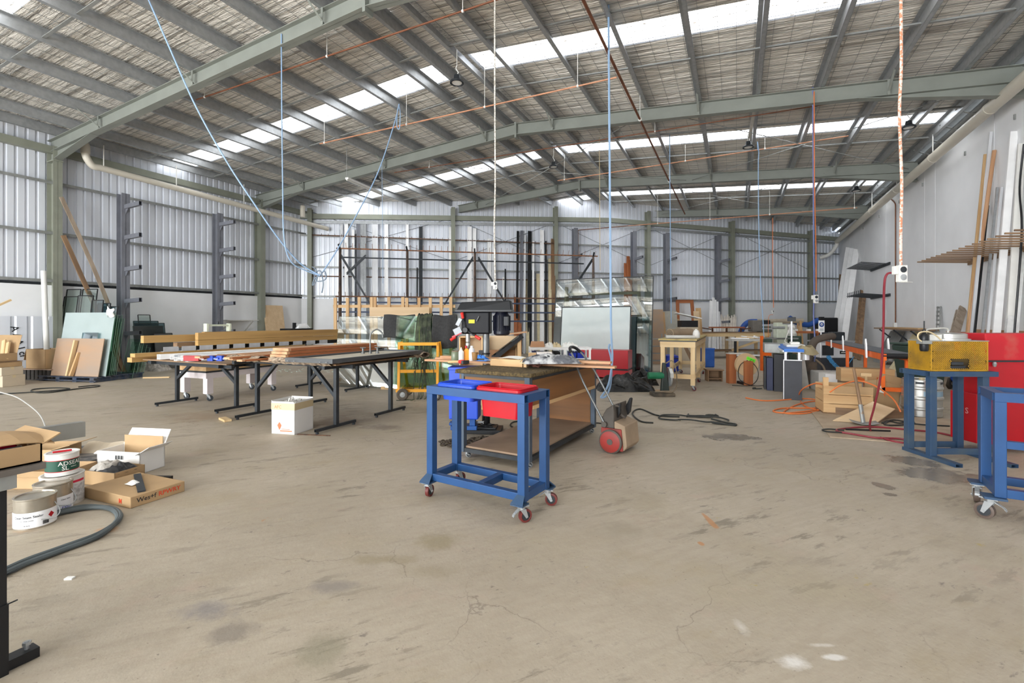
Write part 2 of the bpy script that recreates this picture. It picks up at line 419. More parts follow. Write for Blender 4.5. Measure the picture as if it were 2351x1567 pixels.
# ceiling: foil faced blanket on wire mesh
def foil_material():
    m, nt, b, N, L = base('foil_blanket')
    tc = N('ShaderNodeTexCoord')
    def noise(sc, st, det=5, rough=.6):
        mp = N('ShaderNodeMapping'); mp.inputs['Scale'].default_value = st; L(tc.outputs['Object'], mp.inputs[0])
        n = N('ShaderNodeTexNoise'); n.inputs['Scale'].default_value = sc; n.inputs['Detail'].default_value = det; n.inputs['Roughness'].default_value = rough
        L(mp.outputs[0], n.inputs[0]); return n.outputs['Fac']
    cr = N('ShaderNodeValToRGB'); e = cr.color_ramp.elements
    e[0].position = .34; e[0].color = lin((150,142,132)); e[1].position = .52; e[1].color = lin((250,244,234))  # wrinkle reflections of the foil painted in as light and dark streaks
    L(noise(2.2, (.22,7,1), 6, .7), cr.inputs[0]); L(cr.outputs[0], b.inputs['Base Color'])
    b.inputs['Metallic'].default_value = .35; b.inputs['Roughness'].default_value = .36
    ad = N('ShaderNodeMath'); ad.operation = 'ADD'
    L(noise(1.6, (.3,6,1), 6, .65), ad.inputs[0]); L(noise(7, (.4,2.5,1), 3), ad.inputs[1])
    bp = N('ShaderNodeBump'); bp.inputs['Strength'].default_value = 1.0; bp.inputs['Distance'].default_value = .12
    L(ad.outputs[0], bp.inputs['Height']); L(bp.outputs[0], b.inputs['Normal'])
    return m
M_FOIL = foil_material()
SKY = [-8.62+5.84*i for i in range(0, 6)]   # strips start at these Y (…, 3.06, 8.9, 14.74, 20.58)
SKYW = .72
SKY = [-8.72, -2.88, 2.96, 8.66, 14.5, 20.5]
xs_l = [XL-.1, -13, -10, -8, -5.82]; xs_r = [-5.16, -3, 0, 2.5, 4.56]
def clipY(x, y): return min(y, yback(x)+.05)
ceil_mb = MB()
edges = [Y0-.1]
for s in SKY: edges += [s, s+SKYW]
edges += [31.0]
def strip(mb, xs, ya, yb, dz=0.0):
    for i in range(len(xs)-1):
        a, b = xs[i], xs[i+1]
        n = 4
        for k in range(n):
            x0 = a+(b-a)*k/n; x1 = a+(b-a)*(k+1)/n
            q = [(x0, clipY(x0, ya)), (x1, clipY(x1, ya)), (x1, clipY(x1, yb)), (x0, clipY(x0, yb))]
            if q[3][1]-q[0][1] < 1e-3 and q[2][1]-q[1][1] < 1e-3: continue
            mb.quad(*[(x, y, zroof(x)+dz) for x, y in q])
for k in range(0, len(edges)-1, 2):
    strip(ceil_mb, xs_l, edges[k], edges[k+1]); strip(ceil_mb, xs_r, edges[k], edges[k+1])
strip(ceil_mb, [-5.82, -5.47, -5.16], Y0, 31, .02)
ceiling = tag(obj('ceiling', ceil_mb, M_FOIL), None, None, kind='structure')
ro = MB(); strip(ro, [XL-.5,-10,-5.47], Y0-2, 31, .13); strip(ro, [-5.47,0,XR+.5], Y0-2, 31, .13)
obj('light_leak_cover', ro, M_CLAD, ceiling)  # unseen cover added above the skylights to stop direct light leaking in
# roof sheet seen bare beside the right wall
rs = MB()
def corr(y): return .018*(1 if (y/.19) % 1 < .45 else -1)
n = int((yback(4.5)-Y0)/.095)
for i in range(n):
    y0 = Y0+i*.095; y1 = y0+.095
    if y0 > yback(4.5): break
    za, zb = zroof(4.5)+corr(y0+.02), zroof(5.0)+corr(y0+.02)
    zc, zd = zroof(4.5)+corr(y1+.02), zroof(5.0)+corr(y1+.02)
    rs.quad((4.5,y0+.02,za),(5,y0+.02,zb),(5,y1-.02,zb),(4.5,y1-.02,za))
    rs.quad((4.5,y1-.02,za),(5,y1-.02,zb),(5,y1+.02,zd),(4.5,y1+.02,zc))
obj('roof_sheet', rs, mat('roof_zinc_dark',(120,120,116),.6,.2), ceiling, thick=.002)
# skylight strips
def skylight_material(strength):
    m, nt, b, N, L = base('skylight_sheet')
    tc = N('ShaderNodeTexCoord'); mp = N('ShaderNodeMapping'); mp.inputs['Scale'].default_value = (1,3,1); L(tc.outputs['Object'], mp.inputs[0])
    n = N('ShaderNodeTexNoise'); n.inputs['Scale'].default_value = 9; n.inputs['Detail'].default_value = 8; n.inputs['Roughness'].default_value = .8; L(mp.outputs[0], n.inputs[0])
    cr = N('ShaderNodeValToRGB'); e = cr.color_ramp.elements; e[0].position = .41; e[0].color = (.12,.10,.07,1); e[1].position = .49; e[1].color = (.96,.98,1,1)
    L(n.outputs['Fac'], cr.inputs[0]); L(cr.outputs[0], b.inputs['Emission Color']); L(cr.outputs[0], b.inputs['Base Color'])
    
    sx_ = N('ShaderNodeSeparateXYZ'); L(tc.outputs['Object'], sx_.inputs[0])
    fr_ = N('ShaderNodeMath'); fr_.operation = 'PINGPONG'; fr_.inputs[1].default_value = .09; L(sx_.outputs['Y'], fr_.inputs[0])
    lt_ = N('ShaderNodeMapRange'); lt_.inputs[1].default_value = .006; lt_.inputs[2].default_value = .014; lt_.inputs[3].default_value = .12; L(fr_.outputs[0], lt_.inputs[0])
    mm_ = N('ShaderNodeMix'); mm_.data_type = 'RGBA'; mm_.blend_type = 'MULTIPLY'; mm_.inputs[0].default_value = 1; L(cr.outputs['Color'], mm_.inputs[6]); L(lt_.outputs[0], mm_.inputs[7]); L(mm_.outputs[2], b.inputs['Emission Color'])
    b.inputs['Emission Strength'].default_value = strength; b.inputs['Roughness'].default_value = .6
    return m
M_SKY = skylight_material(SKYLIGHT_STRENGTH); M_SKYF = skylight_material(SKYLIGHT_STRENGTH*1.75)   # far strips glow stronger, boosted to brighten the back wall
for s in SKY:
    for xs in ([XL+.1, -13, -10, -8, -5.86], [-5.1, -3, 0, 2.5, 4.5]):
        mb = MB()
        for k in range(4):
            ya, yb = s+SKYW*k/4, s+SKYW*(k+1)/4
            strip(mb, xs, ya, ya+.12, .045); strip(mb, xs, ya+.12, yb, .03)
        if mb.f: obj('skylight_panel', mb, M_SKYF if s > 10 else M_SKY, ceiling)
# upstand edges of the skylight openings
# safety mesh under the blanket
wm = MB()
y = Y0
while y < 29:
    if not any(s-.02 < y < s+SKYW+.02 for s in SKY):
        xmin = XL if y < 14.1 else -15.8+(y-14.1)*20.66/15.8
        for a, b in ((XL, -5.75), (-5.2, 4.5)):
            a2 = max(a, xmin)
            if a2 < b: wm.bar((a2,y,zroof(a2)-.012),(b,y,zroof(b)-.012),.005)
    y += .3
x = XL+.2
while x < 4.5:
    if not -5.8 < x < -5.15:
        wm.bar((x,Y0,zroof(x)-.012),(x,yback(x),zroof(x)-.012),.005)
    x += .3
wmo = obj('wire_mesh', wm, M_GALVD, ceiling); wmo['kind'] = 'stuff'
# purlins
PX = [-15.55,-14.8,-13.6,-12.4,-11.2,-10.0,-8.8,-7.6,-6.4,-5.75,-5.22,-4.4,-3.2,-2.0,-.8,.4,1.6,2.75,3.9,4.52]
for x in PX:
    mb = MB(); z1 = zroof(x)-.02; z0 = z1-.2; y1 = yback(x)-.05; s = 1 if x < -5.5 else -1
    mb.box(x-.003,x+.003,Y0,y1,z0,z1); mb.box(x,x+.075*s,Y0,y1,z1-.005,z1); mb.box(x-.075*s,x,Y0,y1,z0,z0+.005)
    mb.box(x-.078*s,x-.072*s,Y0,y1,z0,z0+.02)
    obj('purlin', mb, M_GALV, ceiling)
# bridging bars between purlins
bays = [6.03+5.84*i for i in range(-3, 4)]
for fy in bays:
    for t in (.335, .668):
        y = fy+5.84*t
        mb = MB()
        for i in range(len(PX)-1):
            a, b = PX[i], PX[i+1]
            if a < -5.7 < b or y > yback(a)-.2: continue
            if (b-a) < .4: continue
            mb.bar((a,y,zroof(a)-.17),(b,y,zroof(b)-.17),.05,.012); mb.bar((a,y+.025,zroof(a)-.15),(b,y+.025,zroof(b)-.15),.008,.05)
        if mb.f: obj('bridging_bar', mb, M_GALVD, ceiling)
# portal frames
FY = [6.03+5.84*i for i in range(-3, 4)]
def ztop(x): return zroof(x)-.225
for fy in FY:
    mb = MB()
    xl = XL+.02
    if fy > 14.1: xl = -15.8+(fy-14.1)*20.66/15.8+.15
    for a, b in ((xl, -5.47), (-5.47, XR-.05)):
        if a < b:
            za, zb = ztop(a)-.155, ztop(b)-.155
            mb.ibeam((a,fy,za),(b,fy,zb),.31,.17)
    # haunches
    for xa, xb in ((xl, xl+2.1), (XR-.05, XR-2.6)):
        if fy > 14.1 and xa == xl: continue
        d0 = .26
        za, zb = ztop(xa)-.31, ztop(xb)-.31
        mb.prism([(0,0),(1,zb-za),(0,-d0)], (xa,fy-.005,za), (xb-xa,0,0), (0,0,1), (0,.01,0))
        mb.bar((xa,fy,za-d0),(xb,fy,zb),.17,.012)
    # ridge splice plates
    if -5.47 > xl: mb.box(-5.50,-5.44,fy-.095,fy+.095,ztop(-5.47)-.40,ztop(-5.47)+.02)
    obj('rafter', mb, M_RAFTER, ceiling)
    # fly braces
    fb = MB()
    for x in PX[2::3]:
        if x > xl+.3: fb.bar((x,fy-.02,ztop(x)-.28),(x+.0,fy-.5,zroof(x)-.2),.04,.006); fb.bar((x,fy-.09,ztop(x)-.3),(x,fy-.09,ztop(x)),.05,.006)
    obj('fly_brace', fb, M_RAFTER, ceiling)
# rod bracing between frames 2-3 and 3-4
for (x0,y0,x1,y1) in ((-9.6,11.9,-1.6,17.7),(-2.2,11.9,-9.6,17.7),(-1.4,11.9,4.6,17.7),(4.6,11.9,-1.4,17.7),(-3.2,17.7,2.5,23.4),(2.5,17.7,-3.2,23.4)):
    mb = MB(); mb.cyl((x0,y0,zroof(x0)-.42),(x1,y1,zroof(x1)-.42),.010,n=5); obj('bracing_rod', mb, M_GALVD, ceiling)

# ---------------------------------------------------------------- walls
def ribbed(o, u, nrm, L, z0, ztf, pitch=.195, dep=.032):
    # trapezoidal sheet: flat pans with narrow channels going outward
    mb = MB(); prof = []; s = 0.0
    while s < L:
        prof += [(s,0),(s+pitch*.62,0),(s+pitch*.70,-dep),(s+pitch*.90,-dep)]; s += pitch
    prof = [(min(a,L),b) for a,b in prof]+[(L,0)]
    for (a,b),(c,d) in zip(prof, prof[1:]):
        if c-a < 1e-5: continue
        p = o+u*a+nrm*b; q = o+u*c+nrm*d
        mb.quad((p.x,p.y,z0),(q.x,q.y,z0),(q.x,q.y,ztf(q.x)),(p.x,p.y,ztf(p.x)))
    return mb
def zt(x): return zroof(x)+.03
# left wall
o = V((XL,Y0,0)); u = V((0,1,0)); nn = V((1,0,0)); LL = 14.1-Y0
wl = MB(); wl.box(XL-.12,XL+.06,Y0,14.1,0,2.33)
wall_left = tag(obj('wall_left', wl, M_PRECAST), None, None, kind='structure')
obj('cladding', ribbed(o, u, nn, LL, 2.33, zt), M_CLAD, wall_left)
def zgirt(mb, p, q, n, z, dep=.15, fl=.06):
    p, q = V((p.x,p.y,z)), V((q.x,q.y,z))
    mb.bar(p+n*dep, q+n*dep, .005, fl*1.2); mb.bar(p+n*dep/2+V((0,0,fl/2)), q+n*dep/2+V((0,0,fl/2)), dep, .005)
    return mb
for z in (2.44, 3.67, 4.97):
    obj('girt', zgirt(MB(), V((XL,Y0,0)), V((XL,14.0,0)), nn, z), M_GALVD, wall_left)
ev = MB(); ev.box(XL+.02,XL+.2,Y0,14,5.72,5.9); obj('eave_beam', ev, M_STEELGREEN, wall_left)
fb = MB()
for z in (2.36,): fb.box(XL+.0,XL+.03,Y0,14.1,2.33,2.40)
obj('dark_flashing', fb, M_DARKSTEEL, wall_left)
for fy in FY:
    if fy < 14:
        mb = MB(); mb.ibeam((XL+.2,fy,0),(XL+.2,fy,ztop(XL+.2)-.2),.34,.19,up=(1,0,0)); mb.box(XL+.03,XL+.4,fy-.1,fy+.1,ztop(XL)-.56,ztop(XL)-.54)
        obj('column', mb, M_STEELGREEN, wall_left)
# back wall
def bp(s, off=0, z=0): q = BA+BU*s+BN*off; return V((q.x,q.y,z))
wb = MB(); wb.T = None
a, b = bp(-.3,.06), bp(BL+.3,.06); c, d = bp(BL+.3,-.12), bp(-.3,-.12)
wb.prism([(0,0),(1,0),(1,1),(0,1)], bp(-.3,-.12), (b-a), BN*.18, (0,0,2.33))
wall_back = tag(obj('wall_back', wb, M_PRECAST), None, None, kind='structure')
obj('cladding', ribbed(bp(0), BU, BN, BL, 2.33, zt), M_CLAD, wall_back)
for z in (2.42, 3.62, 4.9):
    obj('girt', zgirt(MB(), bp(0), bp(BL), BN, z), M_GALVD, wall_back)
# raking top beam under the roof
tb = MB()
sr = ((-5.47)-XL)/(XR-XL)*BL
for s0, s1 in ((0, sr), (sr, BL)):
    p, q = bp(s0,.12), bp(s1,.12)
    for dz, h in ((-.62,.2),):
        pz, qz = V((p.x,p.y,min(zroof(p.x)+dz, 6.1))), V((q.x,q.y,min(zroof(q.x)+dz, 6.1)))
        tb.bar(pz, qz, .15, h)
obj('raking_beam', tb, M_STEELGREEN, wall_back)
rb = MB()
for s0, s1 in ((0, sr), (sr, BL)):
    p, q = bp(s0,.16), bp(s1,.16); rb.bar((p.x,p.y,min(zroof(p.x)-.85,5.85)),(q.x,q.y,min(zroof(q.x)-.85,5.85)),.006,.12)
obj('girt', rb, M_GALV, wall_back)
for px in (712, 1040, 1275, 1487, 1680, 1862):
    q = onB(px, 700, .22); mb = MB()
    mb.ibeam((q.x,q.y,0),(q.x,q.y,zroof(q.x)-.35),.28,.17,up=tuple(BN)); obj('column', mb, M_STEELGREEN, wall_back)
# crossing tie rods on the back wall bays
cols = [712,1040,1275,1487,1680,1862]
for a, b in zip(cols, cols[1:]):
    for (pa, za), (pb, zb) in (((a,5.9),(b,4.0)),((b,5.9),(a,4.0))):
        p, q = onB(pa,700,.04), onB(pb,700,.04); mb = MB(); mb.cyl((p.x,p.y,za),(q.x,q.y,zb),.008,n=5); obj('tie_rod', mb, M_DARKSTEEL, wall_back)
# right wall of tall precast panels
joints = [Y0,-4.0,2.2,7.8,13.25,16.5,17.3,21.2,24.4,27.2,30.2]
wr = MB(); wr.box(XR+.06,XR+.16,Y0,30.4,0,6.05)
wall_right = tag(obj('wall_right', wr, mat('joint_grey', (150,150,148), .8)), None, None, kind='structure')
for a, b in zip(joints, joints[1:]):
    mb = MB(); mb.box(XR,XR+.1,a+.008,b-.008,0,6.0); obj('panel', mb, M_PRECAST, wall_right, bev=.006)
br = MB()
for yb_ in (8.4,10.3,12.4,14.6,17.4,19.6,22,24.5): br.box(XR-.03,XR,yb_-.015,yb_+.015,5.28,5.38)
obj('wall_cleat', br, M_GALVD, wall_right)
gut = MB(); gut.box(XR-.12,XR+.16,Y0,30,6.06,6.1); obj('wall_capping', gut, M_GALVD, wall_right)
sb = MB()
y = Y0+.3
while y < 27: sb.bar((4.5,y,zroof(4.5)-.12),(XR,y,6.02),.06,.02); y += .95
obj('edge_strap', sb, M_GALVD, ceiling)
# unseen front wall behind the camera, two openings added to let light in
wf = MB()
zt_ = 7.0
for xa, xb, za, zb in ((XL,-14,0,6.5),(-8.4,-5.4,0,7),(.2,XR,0,6.7),(-14,-8.4,5.1,6.9),(-5.4,.2,5.1,7.05)): wf.box(xa,xb,Y0-.15,Y0,za,zb)
wall_front = tag(obj('wall_front', wf, M_PRECAST), None, None, kind='structure')
# ================================================================ generic pieces
def caster(parent, x, y, ztop_, r=.05, w=.035, rz=0, tyre=None, brake=False, forkmat=None):
    # swivel caster: fork part with its wheel (and brake lever) as sub-parts
    forkmat = forkmat or M_GALV; tyre = tyre or M_HOSER
    T = Matrix.Translation((x, y, 0)) @ Matrix.Rotation(rz, 4, 'Z')
    off = r*.55
    mb = MB(); mb.T = T
    mb.box(-r*.9, r*.9, -r*.7, r*.7, ztop_-.008, ztop_)
    mb.cyl((0,0,ztop_-.03),(0,0,ztop_-.008), r*.5, n=10)
    for s in (-1, 1):
        yy = s*(w/2+.006)
        mb.prism([(-r*.45,ztop_-.03),(r*.45,ztop_-.03),(off+r*.28,r*.85),(off-r*.05,r*.7)], (0,yy-.003,0), (1,0,0), (0,0,1), (0,.006,0))
    mb.box(-r*.45, r*.5, -w/2-.006, w/2+.006, ztop_-.034, ztop_-.028)
    mb.cyl((off,-w/2-.014,r),(off,w/2+.014,r), .008, n=8)
    f = obj('caster', mb, forkmat, parent)
    wl_ = MB(); wl_.T = T @ Matrix.Translation((off,0,r)) @ Matrix.Rotation(pi/2,4,'X')
    wl_.lathe([(r*.25,-w*.45),(r*.7,-w*.4),(r*.75,-w*.5),(r,-w*.42),(r,w*.42),(r*.75,w*.5),(r*.7,w*.4),(r*.25,w*.45)], n=20)
    wl_.f = wl_.f; obj('wheel', wl_, tyre, f, smooth=True)
    hub = MB(); hub.T = wl_.T; hub.lathe([(r*.22,-w*.52),(r*.66,-w*.47),(r*.66,w*.47),(r*.22,w*.52)], n=16); obj('wheel_hub', hub, M_DARKSTEEL, f, smooth=True)
    if brake:
        b = MB(); b.T = T; b.prism([(-r*.4,ztop_-.03),(-r*1.2,ztop_-.05),(-r*1.5,ztop_-.075),(-r*1.4,ztop_-.06),(-r*.4,ztop_-.02)], (0,-.014,0),(1,0,0),(0,0,1),(0,.028,0))
        obj('brake_lever', b, M_GALV, f)
    return f
def tub(name, label, loc, rz, wx, wy, h, m):
    t = thing(name, label, 'tub', loc, rz)
    def ring(sx, sy, z, rr=.035):
        pts = []
        for cx, cy, a0 in ((sx/2-rr,sy/2-rr,0),(-sx/2+rr,sy/2-rr,90),(-sx/2+rr,-sy/2+rr,180),(sx/2-rr,-sy/2+rr,270)):
            for k in range(5): a = radians(a0+k*22.5); pts.append(V((cx+rr*cos(a), cy+rr*sin(a), z)))
        return pts
    mb = MB(); rs_ = [ring(wx*.80,wy*.80,-h+.0), ring(wx*.90,wy*.84,-.012), ring(wx,wy,-.018), ring(wx,wy,0), ring(wx*.87,wy*.81,0), ring(wx*.77,wy*.75,-h+.006)]
    vs = [p for r_ in rs_ for p in r_]; n = 20; fs = []
    for k in range(5):
        for i in range(n): fs.append((k*n+i, k*n+(i+1)%n, (k+1)*n+(i+1)%n, (k+1)*n+i))
    fs += [tuple(range(n-1,-1,-1)), tuple(range(5*n, 6*n))]
    mb._add(vs, fs); obj('tub_body', mb, m, t, smooth=True)
    lip = MB()
    rg = ring(wx*.95, wy*.94, .004)
    lip.tube(rg+[rg[0]], .006, 5); obj('rim', lip, m, t, smooth=True)
    return t

# ================================================================ blue trolley with two tubs, front centre
def trolley_frame(t, L_, W_, Hh, zb, tb_=.06, mid=True):
    posts = [(-L_/2+tb_/2,-W_/2+tb_/2),(L_/2-tb_/2,-W_/2+tb_/2),(L_/2-tb_/2,W_/2-tb_/2),(-L_/2+tb_/2,W_/2-tb_/2)]
    for x, y in posts:
        mb = MB(); mb.box(x-tb_/2,x+tb_/2,y-tb_/2,y+tb_/2,zb,Hh-tb_); obj('post', mb, M_BLUEP, t, bev=.004)
    for s in (-1, 1):
        mb = MB(); y = s*(W_/2-tb_/2); mb.rhs((-L_/2,y,Hh-tb_/2),(L_/2,y,Hh-tb_/2),tb_,tb_,.005); obj('top_rail', mb, M_BLUEP, t)
        mb = MB(); mb.bar((-L_/2+tb_,y,zb+tb_/2),(L_/2-tb_,y,zb+tb_/2),tb_*.85,tb_*.95); obj('bottom_rail', mb, M_BLUEP, t, bev=.004)
        mb = MB(); x = s*(L_/2-tb_/2); mb.rhs((x,-W_/2+tb_,Hh-tb_/2),(x,W_/2-tb_,Hh-tb_/2),tb_,tb_,.005); obj('top_end_rail', mb, M_BLUEP, t)
        mb = MB(); mb.bar((x,-W_/2+tb_,zb+tb_/2),(x,W_/2-tb_,zb+tb_/2),tb_*.85,tb_*.95); obj('bottom_end_rail', mb, M_BLUEP, t, bev=.004)
    if mid:
        mb = MB(); mb.bar((.04,-W_/2+tb_,zb+tb_/2),(.04,W_/2-tb_,zb+tb_/2),tb_*.85,tb_*.95); obj('cross_rail', mb, M_BLUEP, t, bev=.004)
    return posts
TR = V((-1.76, 3.26, 0))
t = thing('trolley', 'blue steel frame trolley on casters with a blue and a red tub in its top', 'trolley', TR, radians(-7.5))
ps = trolley_frame(t, .915, .37, .885, .135)
for i, (x, y) in enumerate(ps):
    sx, sy = (1 if x > 0 else -1), (1 if y > 0 else -1)
    mb = MB(); cx, cy = x+sx*.012, y+sy*.035
    mb.prism([(-.05,0),(.05,0),(.03,.075),(-.03,.075)], (x, y+sy*.085, .132), (1,0,0), (0,-sy*.72,.62), (0,0,.008))
    mb.box(x-.05,x+.05,min(y,y+sy*.09),max(y,y+sy*.09),.125,.135)
    obj('corner_plate', mb, M_BLUED, t)
    caster(t, cx, cy, .126, .047, .032, rz=[radians(100),radians(60),radians(20),radians(80)][i], tyre=mat('wheel_red_brown', (104,44,40), .5), brake=(i in (1,2)))
c7, s7 = cos(radians(-7.5)), sin(radians(-7.5))
def tl(x, y, z): return TR+V((c7*x-s7*y, s7*x+c7*y, z))
tub('plastic_tub', 'blue plastic tub sunk in the left half of the blue trolley', tl(-.208,-.0,.904), radians(-7.5), .37, .29, .125, M_BLUEPL)
tub('plastic_tub', 'deep red plastic tub hung in the right half of the blue trolley', tl(.195,-.0,.904), radians(-7.5), .40, .29, .215, M_REDPL)

# ---------------------------------------------------------------- second blue trolley, cut by the right edge
t = thing('trolley', 'blue steel frame trolley at the right edge beside the red cabinet', 'trolley', (2.07,4.60,0), radians(-8))
ps = trolley_frame(t, .82, .42, .90, .17, .062, False)
mb = MB(); mb.bar((-.35,-.18,.54),(.35,-.18,.54),.05,.05); obj('middle_rail', mb, M_BLUEP, t)
for i, (x, y) in enumerate(ps):
    mb = MB(); sx, sy = (1 if x > 0 else -1), (1 if y > 0 else -1)
    mb.box(x-.06+sx*.03,x+.06+sx*.03,y-.06,y+.06,.155,.17); obj('corner_plate', mb, M_BLUED, t)
    caster(t, x+sx*.045, y, .156, .056, .04, rz=[radians(150),radians(60),radians(20),radians(80)][i], tyre=mat('wheel_grey', (96,82,74), .5), brake=True)

# ================================================================ brown workbench
WBO = V((-2.08, 5.01, 0)); rzb = radians(-5)
def wb_(x, y, z=0): return WBO+V((cos(rzb)*x-sin(rzb)*y, sin(rzb)*x+cos(rzb)*y, z))
t = thing('workbench', 'brown plywood workbench with steel legs, carpeted top and low shelf', 'workbench', WBO, rzb)
hx, hy = .38, .86
for x, y in ((-hx,-hy),(hx,-hy),(hx,hy),(-hx,hy)):
    mb = MB(); mb.box(x-.028,x+.028,y-.028,y+.028,.07,.87); obj('leg', mb, mat('leg_blue_grey', (72,84,98), .5, .2), t, bev=.003)
    caster(t, x*.94, y*.96, .068, .03, .025, rz=1.0, tyre=M_GALV)
mb = MB()
for s in (-1, 1): mb.bar((-hx,s*hy,.09),(hx,s*hy,.09),.04,.04); mb.bar((s*hx,-hy,.09),(s*hx,hy,.09),.04,.04); mb.bar((-hx,s*hy,.86),(hx,s*hy,.86),.05,.04); mb.bar((s*hx,-hy,.86),(s*hx,hy,.86),.05,.04)
obj('steel_frame', mb, M_DARKSTEEL, t)
mb = MB(); mb.box(-hx+.02,hx-.02,-hy+.01,hy-.01,.11,.128); obj('bottom_shelf', mb, mat('shelf_dusty', (150,126,104), .8, var=.15, scale=3), t)
mb = MB(); mb.box(-hx+.03,hx-.03,-hy-.012,-hy+.008,.655,.84); obj('end_panel', mb, W('brownply'), t)
mb = MB(); mb.box(hx+.0,hx+.03,-hy+.03,hy-.03,.60,.84); obj('side_panel', mb, W('brownply','y'), t)
mb = MB(); mb.box(hx-.03,hx+.036,-hy+.03,hy-.03,.565,.60); obj('side_batten', mb, W('pine','y'), t)
mb = MB(); mb.box(-hx-.03,-hx+.0,-hy+.03,hy-.03,.60,.84); obj('side_panel', mb, W('brownply','y'), t)
mb = MB(); mb.box(-hx+.03,hx-.03,hy-.03,hy-.012,.13,.84); obj('back_panel', mb, W('brownply'), t)
mb = MB(); mb.box(-hx-.02,-hx-.002,-hy-.03,-hy+.03,.70,.86); obj('corner_block', mb, W('oldwood','z'), t)
mb = MB(); mb.box(-hx-.03,hx+.03,-hy-.03,hy+.03,.875,.893); obj('top_board', mb, W('oldwood','y'), t)
def fuzz(u, v):
    r = RND; return V((-hx-.06+(2*hx+.12)*u, -hy-.06+(2*hy+.12)*v, .905+r.uniform(-.004,.004)))
mb = MB(); mb.box(-hx-.06,hx+.06,-hy-.06,hy+.06,.872,.912); obj('carpet_top', mb, M_CARPET, t, bev=.012)
# things on the workbench and the boards laid across it
bz = .916
def board(name, label, p, q, w_, h_, m, cat='board', group=None, up=(0,0,1)):
    # straight board as its own thing, grain along its local x
    p, q = V(p), V(q); L_ = (q-p).length; d = (q-p).normalized(); u = V(up)
    if abs(d.dot(u)) > .98: u = V((1,0,0))
    y = u.cross(d).normalized(); z = d.cross(y)
    mb = MB(); mb.box(0,L_,-w_/2,w_/2,-h_/2,h_/2)
    o = obj(name, mb, m); M = Matrix((d, y, z)).transposed().to_4x4(); M.translation = p; o.matrix_world = M
    return tag(o, label, cat, group)
lb = 'pale cedar board across the brown workbench'
def brd(x0, x1, y, z, w_, l, h_=.02, dy=0, g='cedar boards across the brown workbench'): board('timber_board', l, (x0,y,z),(x1,y+dy,z), w_, h_, W('cedar'), group=g)
for k in range(4): brd(-3.42+.06*k, -1.12-.1*k, 4.80+.11*k, bz+.012, .1, lb+', '+ORD[k]+' from the front in the bottom layer', .022, .06)
for k in range(3): brd(-3.30+.1*k, -1.45+.10*k, 4.85+.11*k, bz+.036, .1, lb+', '+ORD[k]+' from the front in the middle layer', .022, .05)
brd(-3.2, -2.4, 4.80, bz+.06, .09, 'short pale cedar board on top of the pile, at its left', .022, .02)
brd(-2.35, -1.16, 4.78, bz+.06, .09, 'short pale cedar board on top of the pile, at its right', .022, .05)
# pine box and paper
pb = wb_(-.12,-.42,bz)
t = thing('timber_box', 'short pine plank box with a folded paper on top, on the carpeted workbench', 'box', pb, rzb)
mb = MB(); mb.box(-.20,.20,-.02,.0,0,.075); obj('front_plank', mb, W('pine'), t)
mb = MB(); mb.box(-.20,.20,.12,.14,0,.075); obj('back_plank', mb, W('pine'), t)
for s in (-1, 1): mb = MB(); mb.box(.18*s-.012,.18*s+.012,0,.12,0,.07); obj('end_block', mb, W('pine','y'), t)
mb = MB(); mb.box(.215,.25,-.02,.02,0,.07); obj('loose_block', mb, W('pine','z'), t)
mb = MB(); mb.grid(8,5,lambda u,v: V((-.12+.26*u+.05*v, .0+.16*v, .078+.012*sin(u*3)+.02*v*(1-u)))); solo('paper_sheet', mb, M_PAPER, 'crumpled white paper sheet on the pine plank box', 'paper', loc=pb, rz=rzb, thick=.001)
rr = random.Random(3); mb = MB()
for i in range(26):
    a = rr.uniform(0,6.3); c = V((rr.uniform(-.06,.06), rr.uniform(-.05,.05), rr.uniform(.006,.03))); d = V((cos(a),sin(a),rr.uniform(-.3,.3)))*.02
    mb.cyl(c-d,c+d,.005,n=5)
tag(obj('scrap_screws', mb, mat('rust_red', (110,70,58), .7), loc=wb_(.19,-.36,bz)), 'little heap of rusty screws beside the pine plank box', 'screws', kind='stuff')
# clear plastic bag with dark contents
def lump(mb, cx, cy, lx, ly, h, seed, nu=26, nv=16, rough_=.25, z0=0):
    r = random.Random(seed); ph = [r.uniform(0,6.3) for _ in range(8)]
    def fn(u, v):
        x = -1+2*u; y = -1+2*v
        e = max(0, 1-abs(x)**2.4)*max(0, 1-abs(y)**2.4)
        z = h*(e**.55)*(1+rough_*(sin(x*7+ph[0]+2*sin(y*5+ph[1]))+.6*sin(y*11+ph[2]+x*4)+.5*sin((x+y)*15+ph[3])))
        return V((cx+lx*x+.02*lx*sin(y*9+ph[4]), cy+ly*y+.03*ly*sin(x*8+ph[5]), z0+max(0,z)))
    mb.grid(nu, nv, fn)
    return mb
t = thing('plastic_bag', 'clear drawstring plastic bag with dark contents, slumped on the workbench boards', 'bag', wb_(.36,-.33,bz+.052), radians(30))
mb = lump(MB(), 0,0,.30,.15,.085,5,rough_=.12); obj('bag_film', mb, mat('bag_film', (186,187,187), .18, c2=(88,90,96), thr=(.40,.56), scale=9, bump=.6, bscale=16, spec=.8), t, smooth=True)
mb = lump(MB(), -.10,-.03,.16,.09,.075,6,rough_=.15); obj('contents', mb, mat('bag_dark', (66,68,74), .3, var=.3), t, smooth=True)
mb = MB(); mb.tube(cm([(-.24,.02,.05),(-.30,-.02,.045),(-.33,-.08,.012),(-.31,-.13,.008),(-.27,-.1,.01)]),.006,6); obj('drawstring', mb, M_TAPE, t, smooth=True)
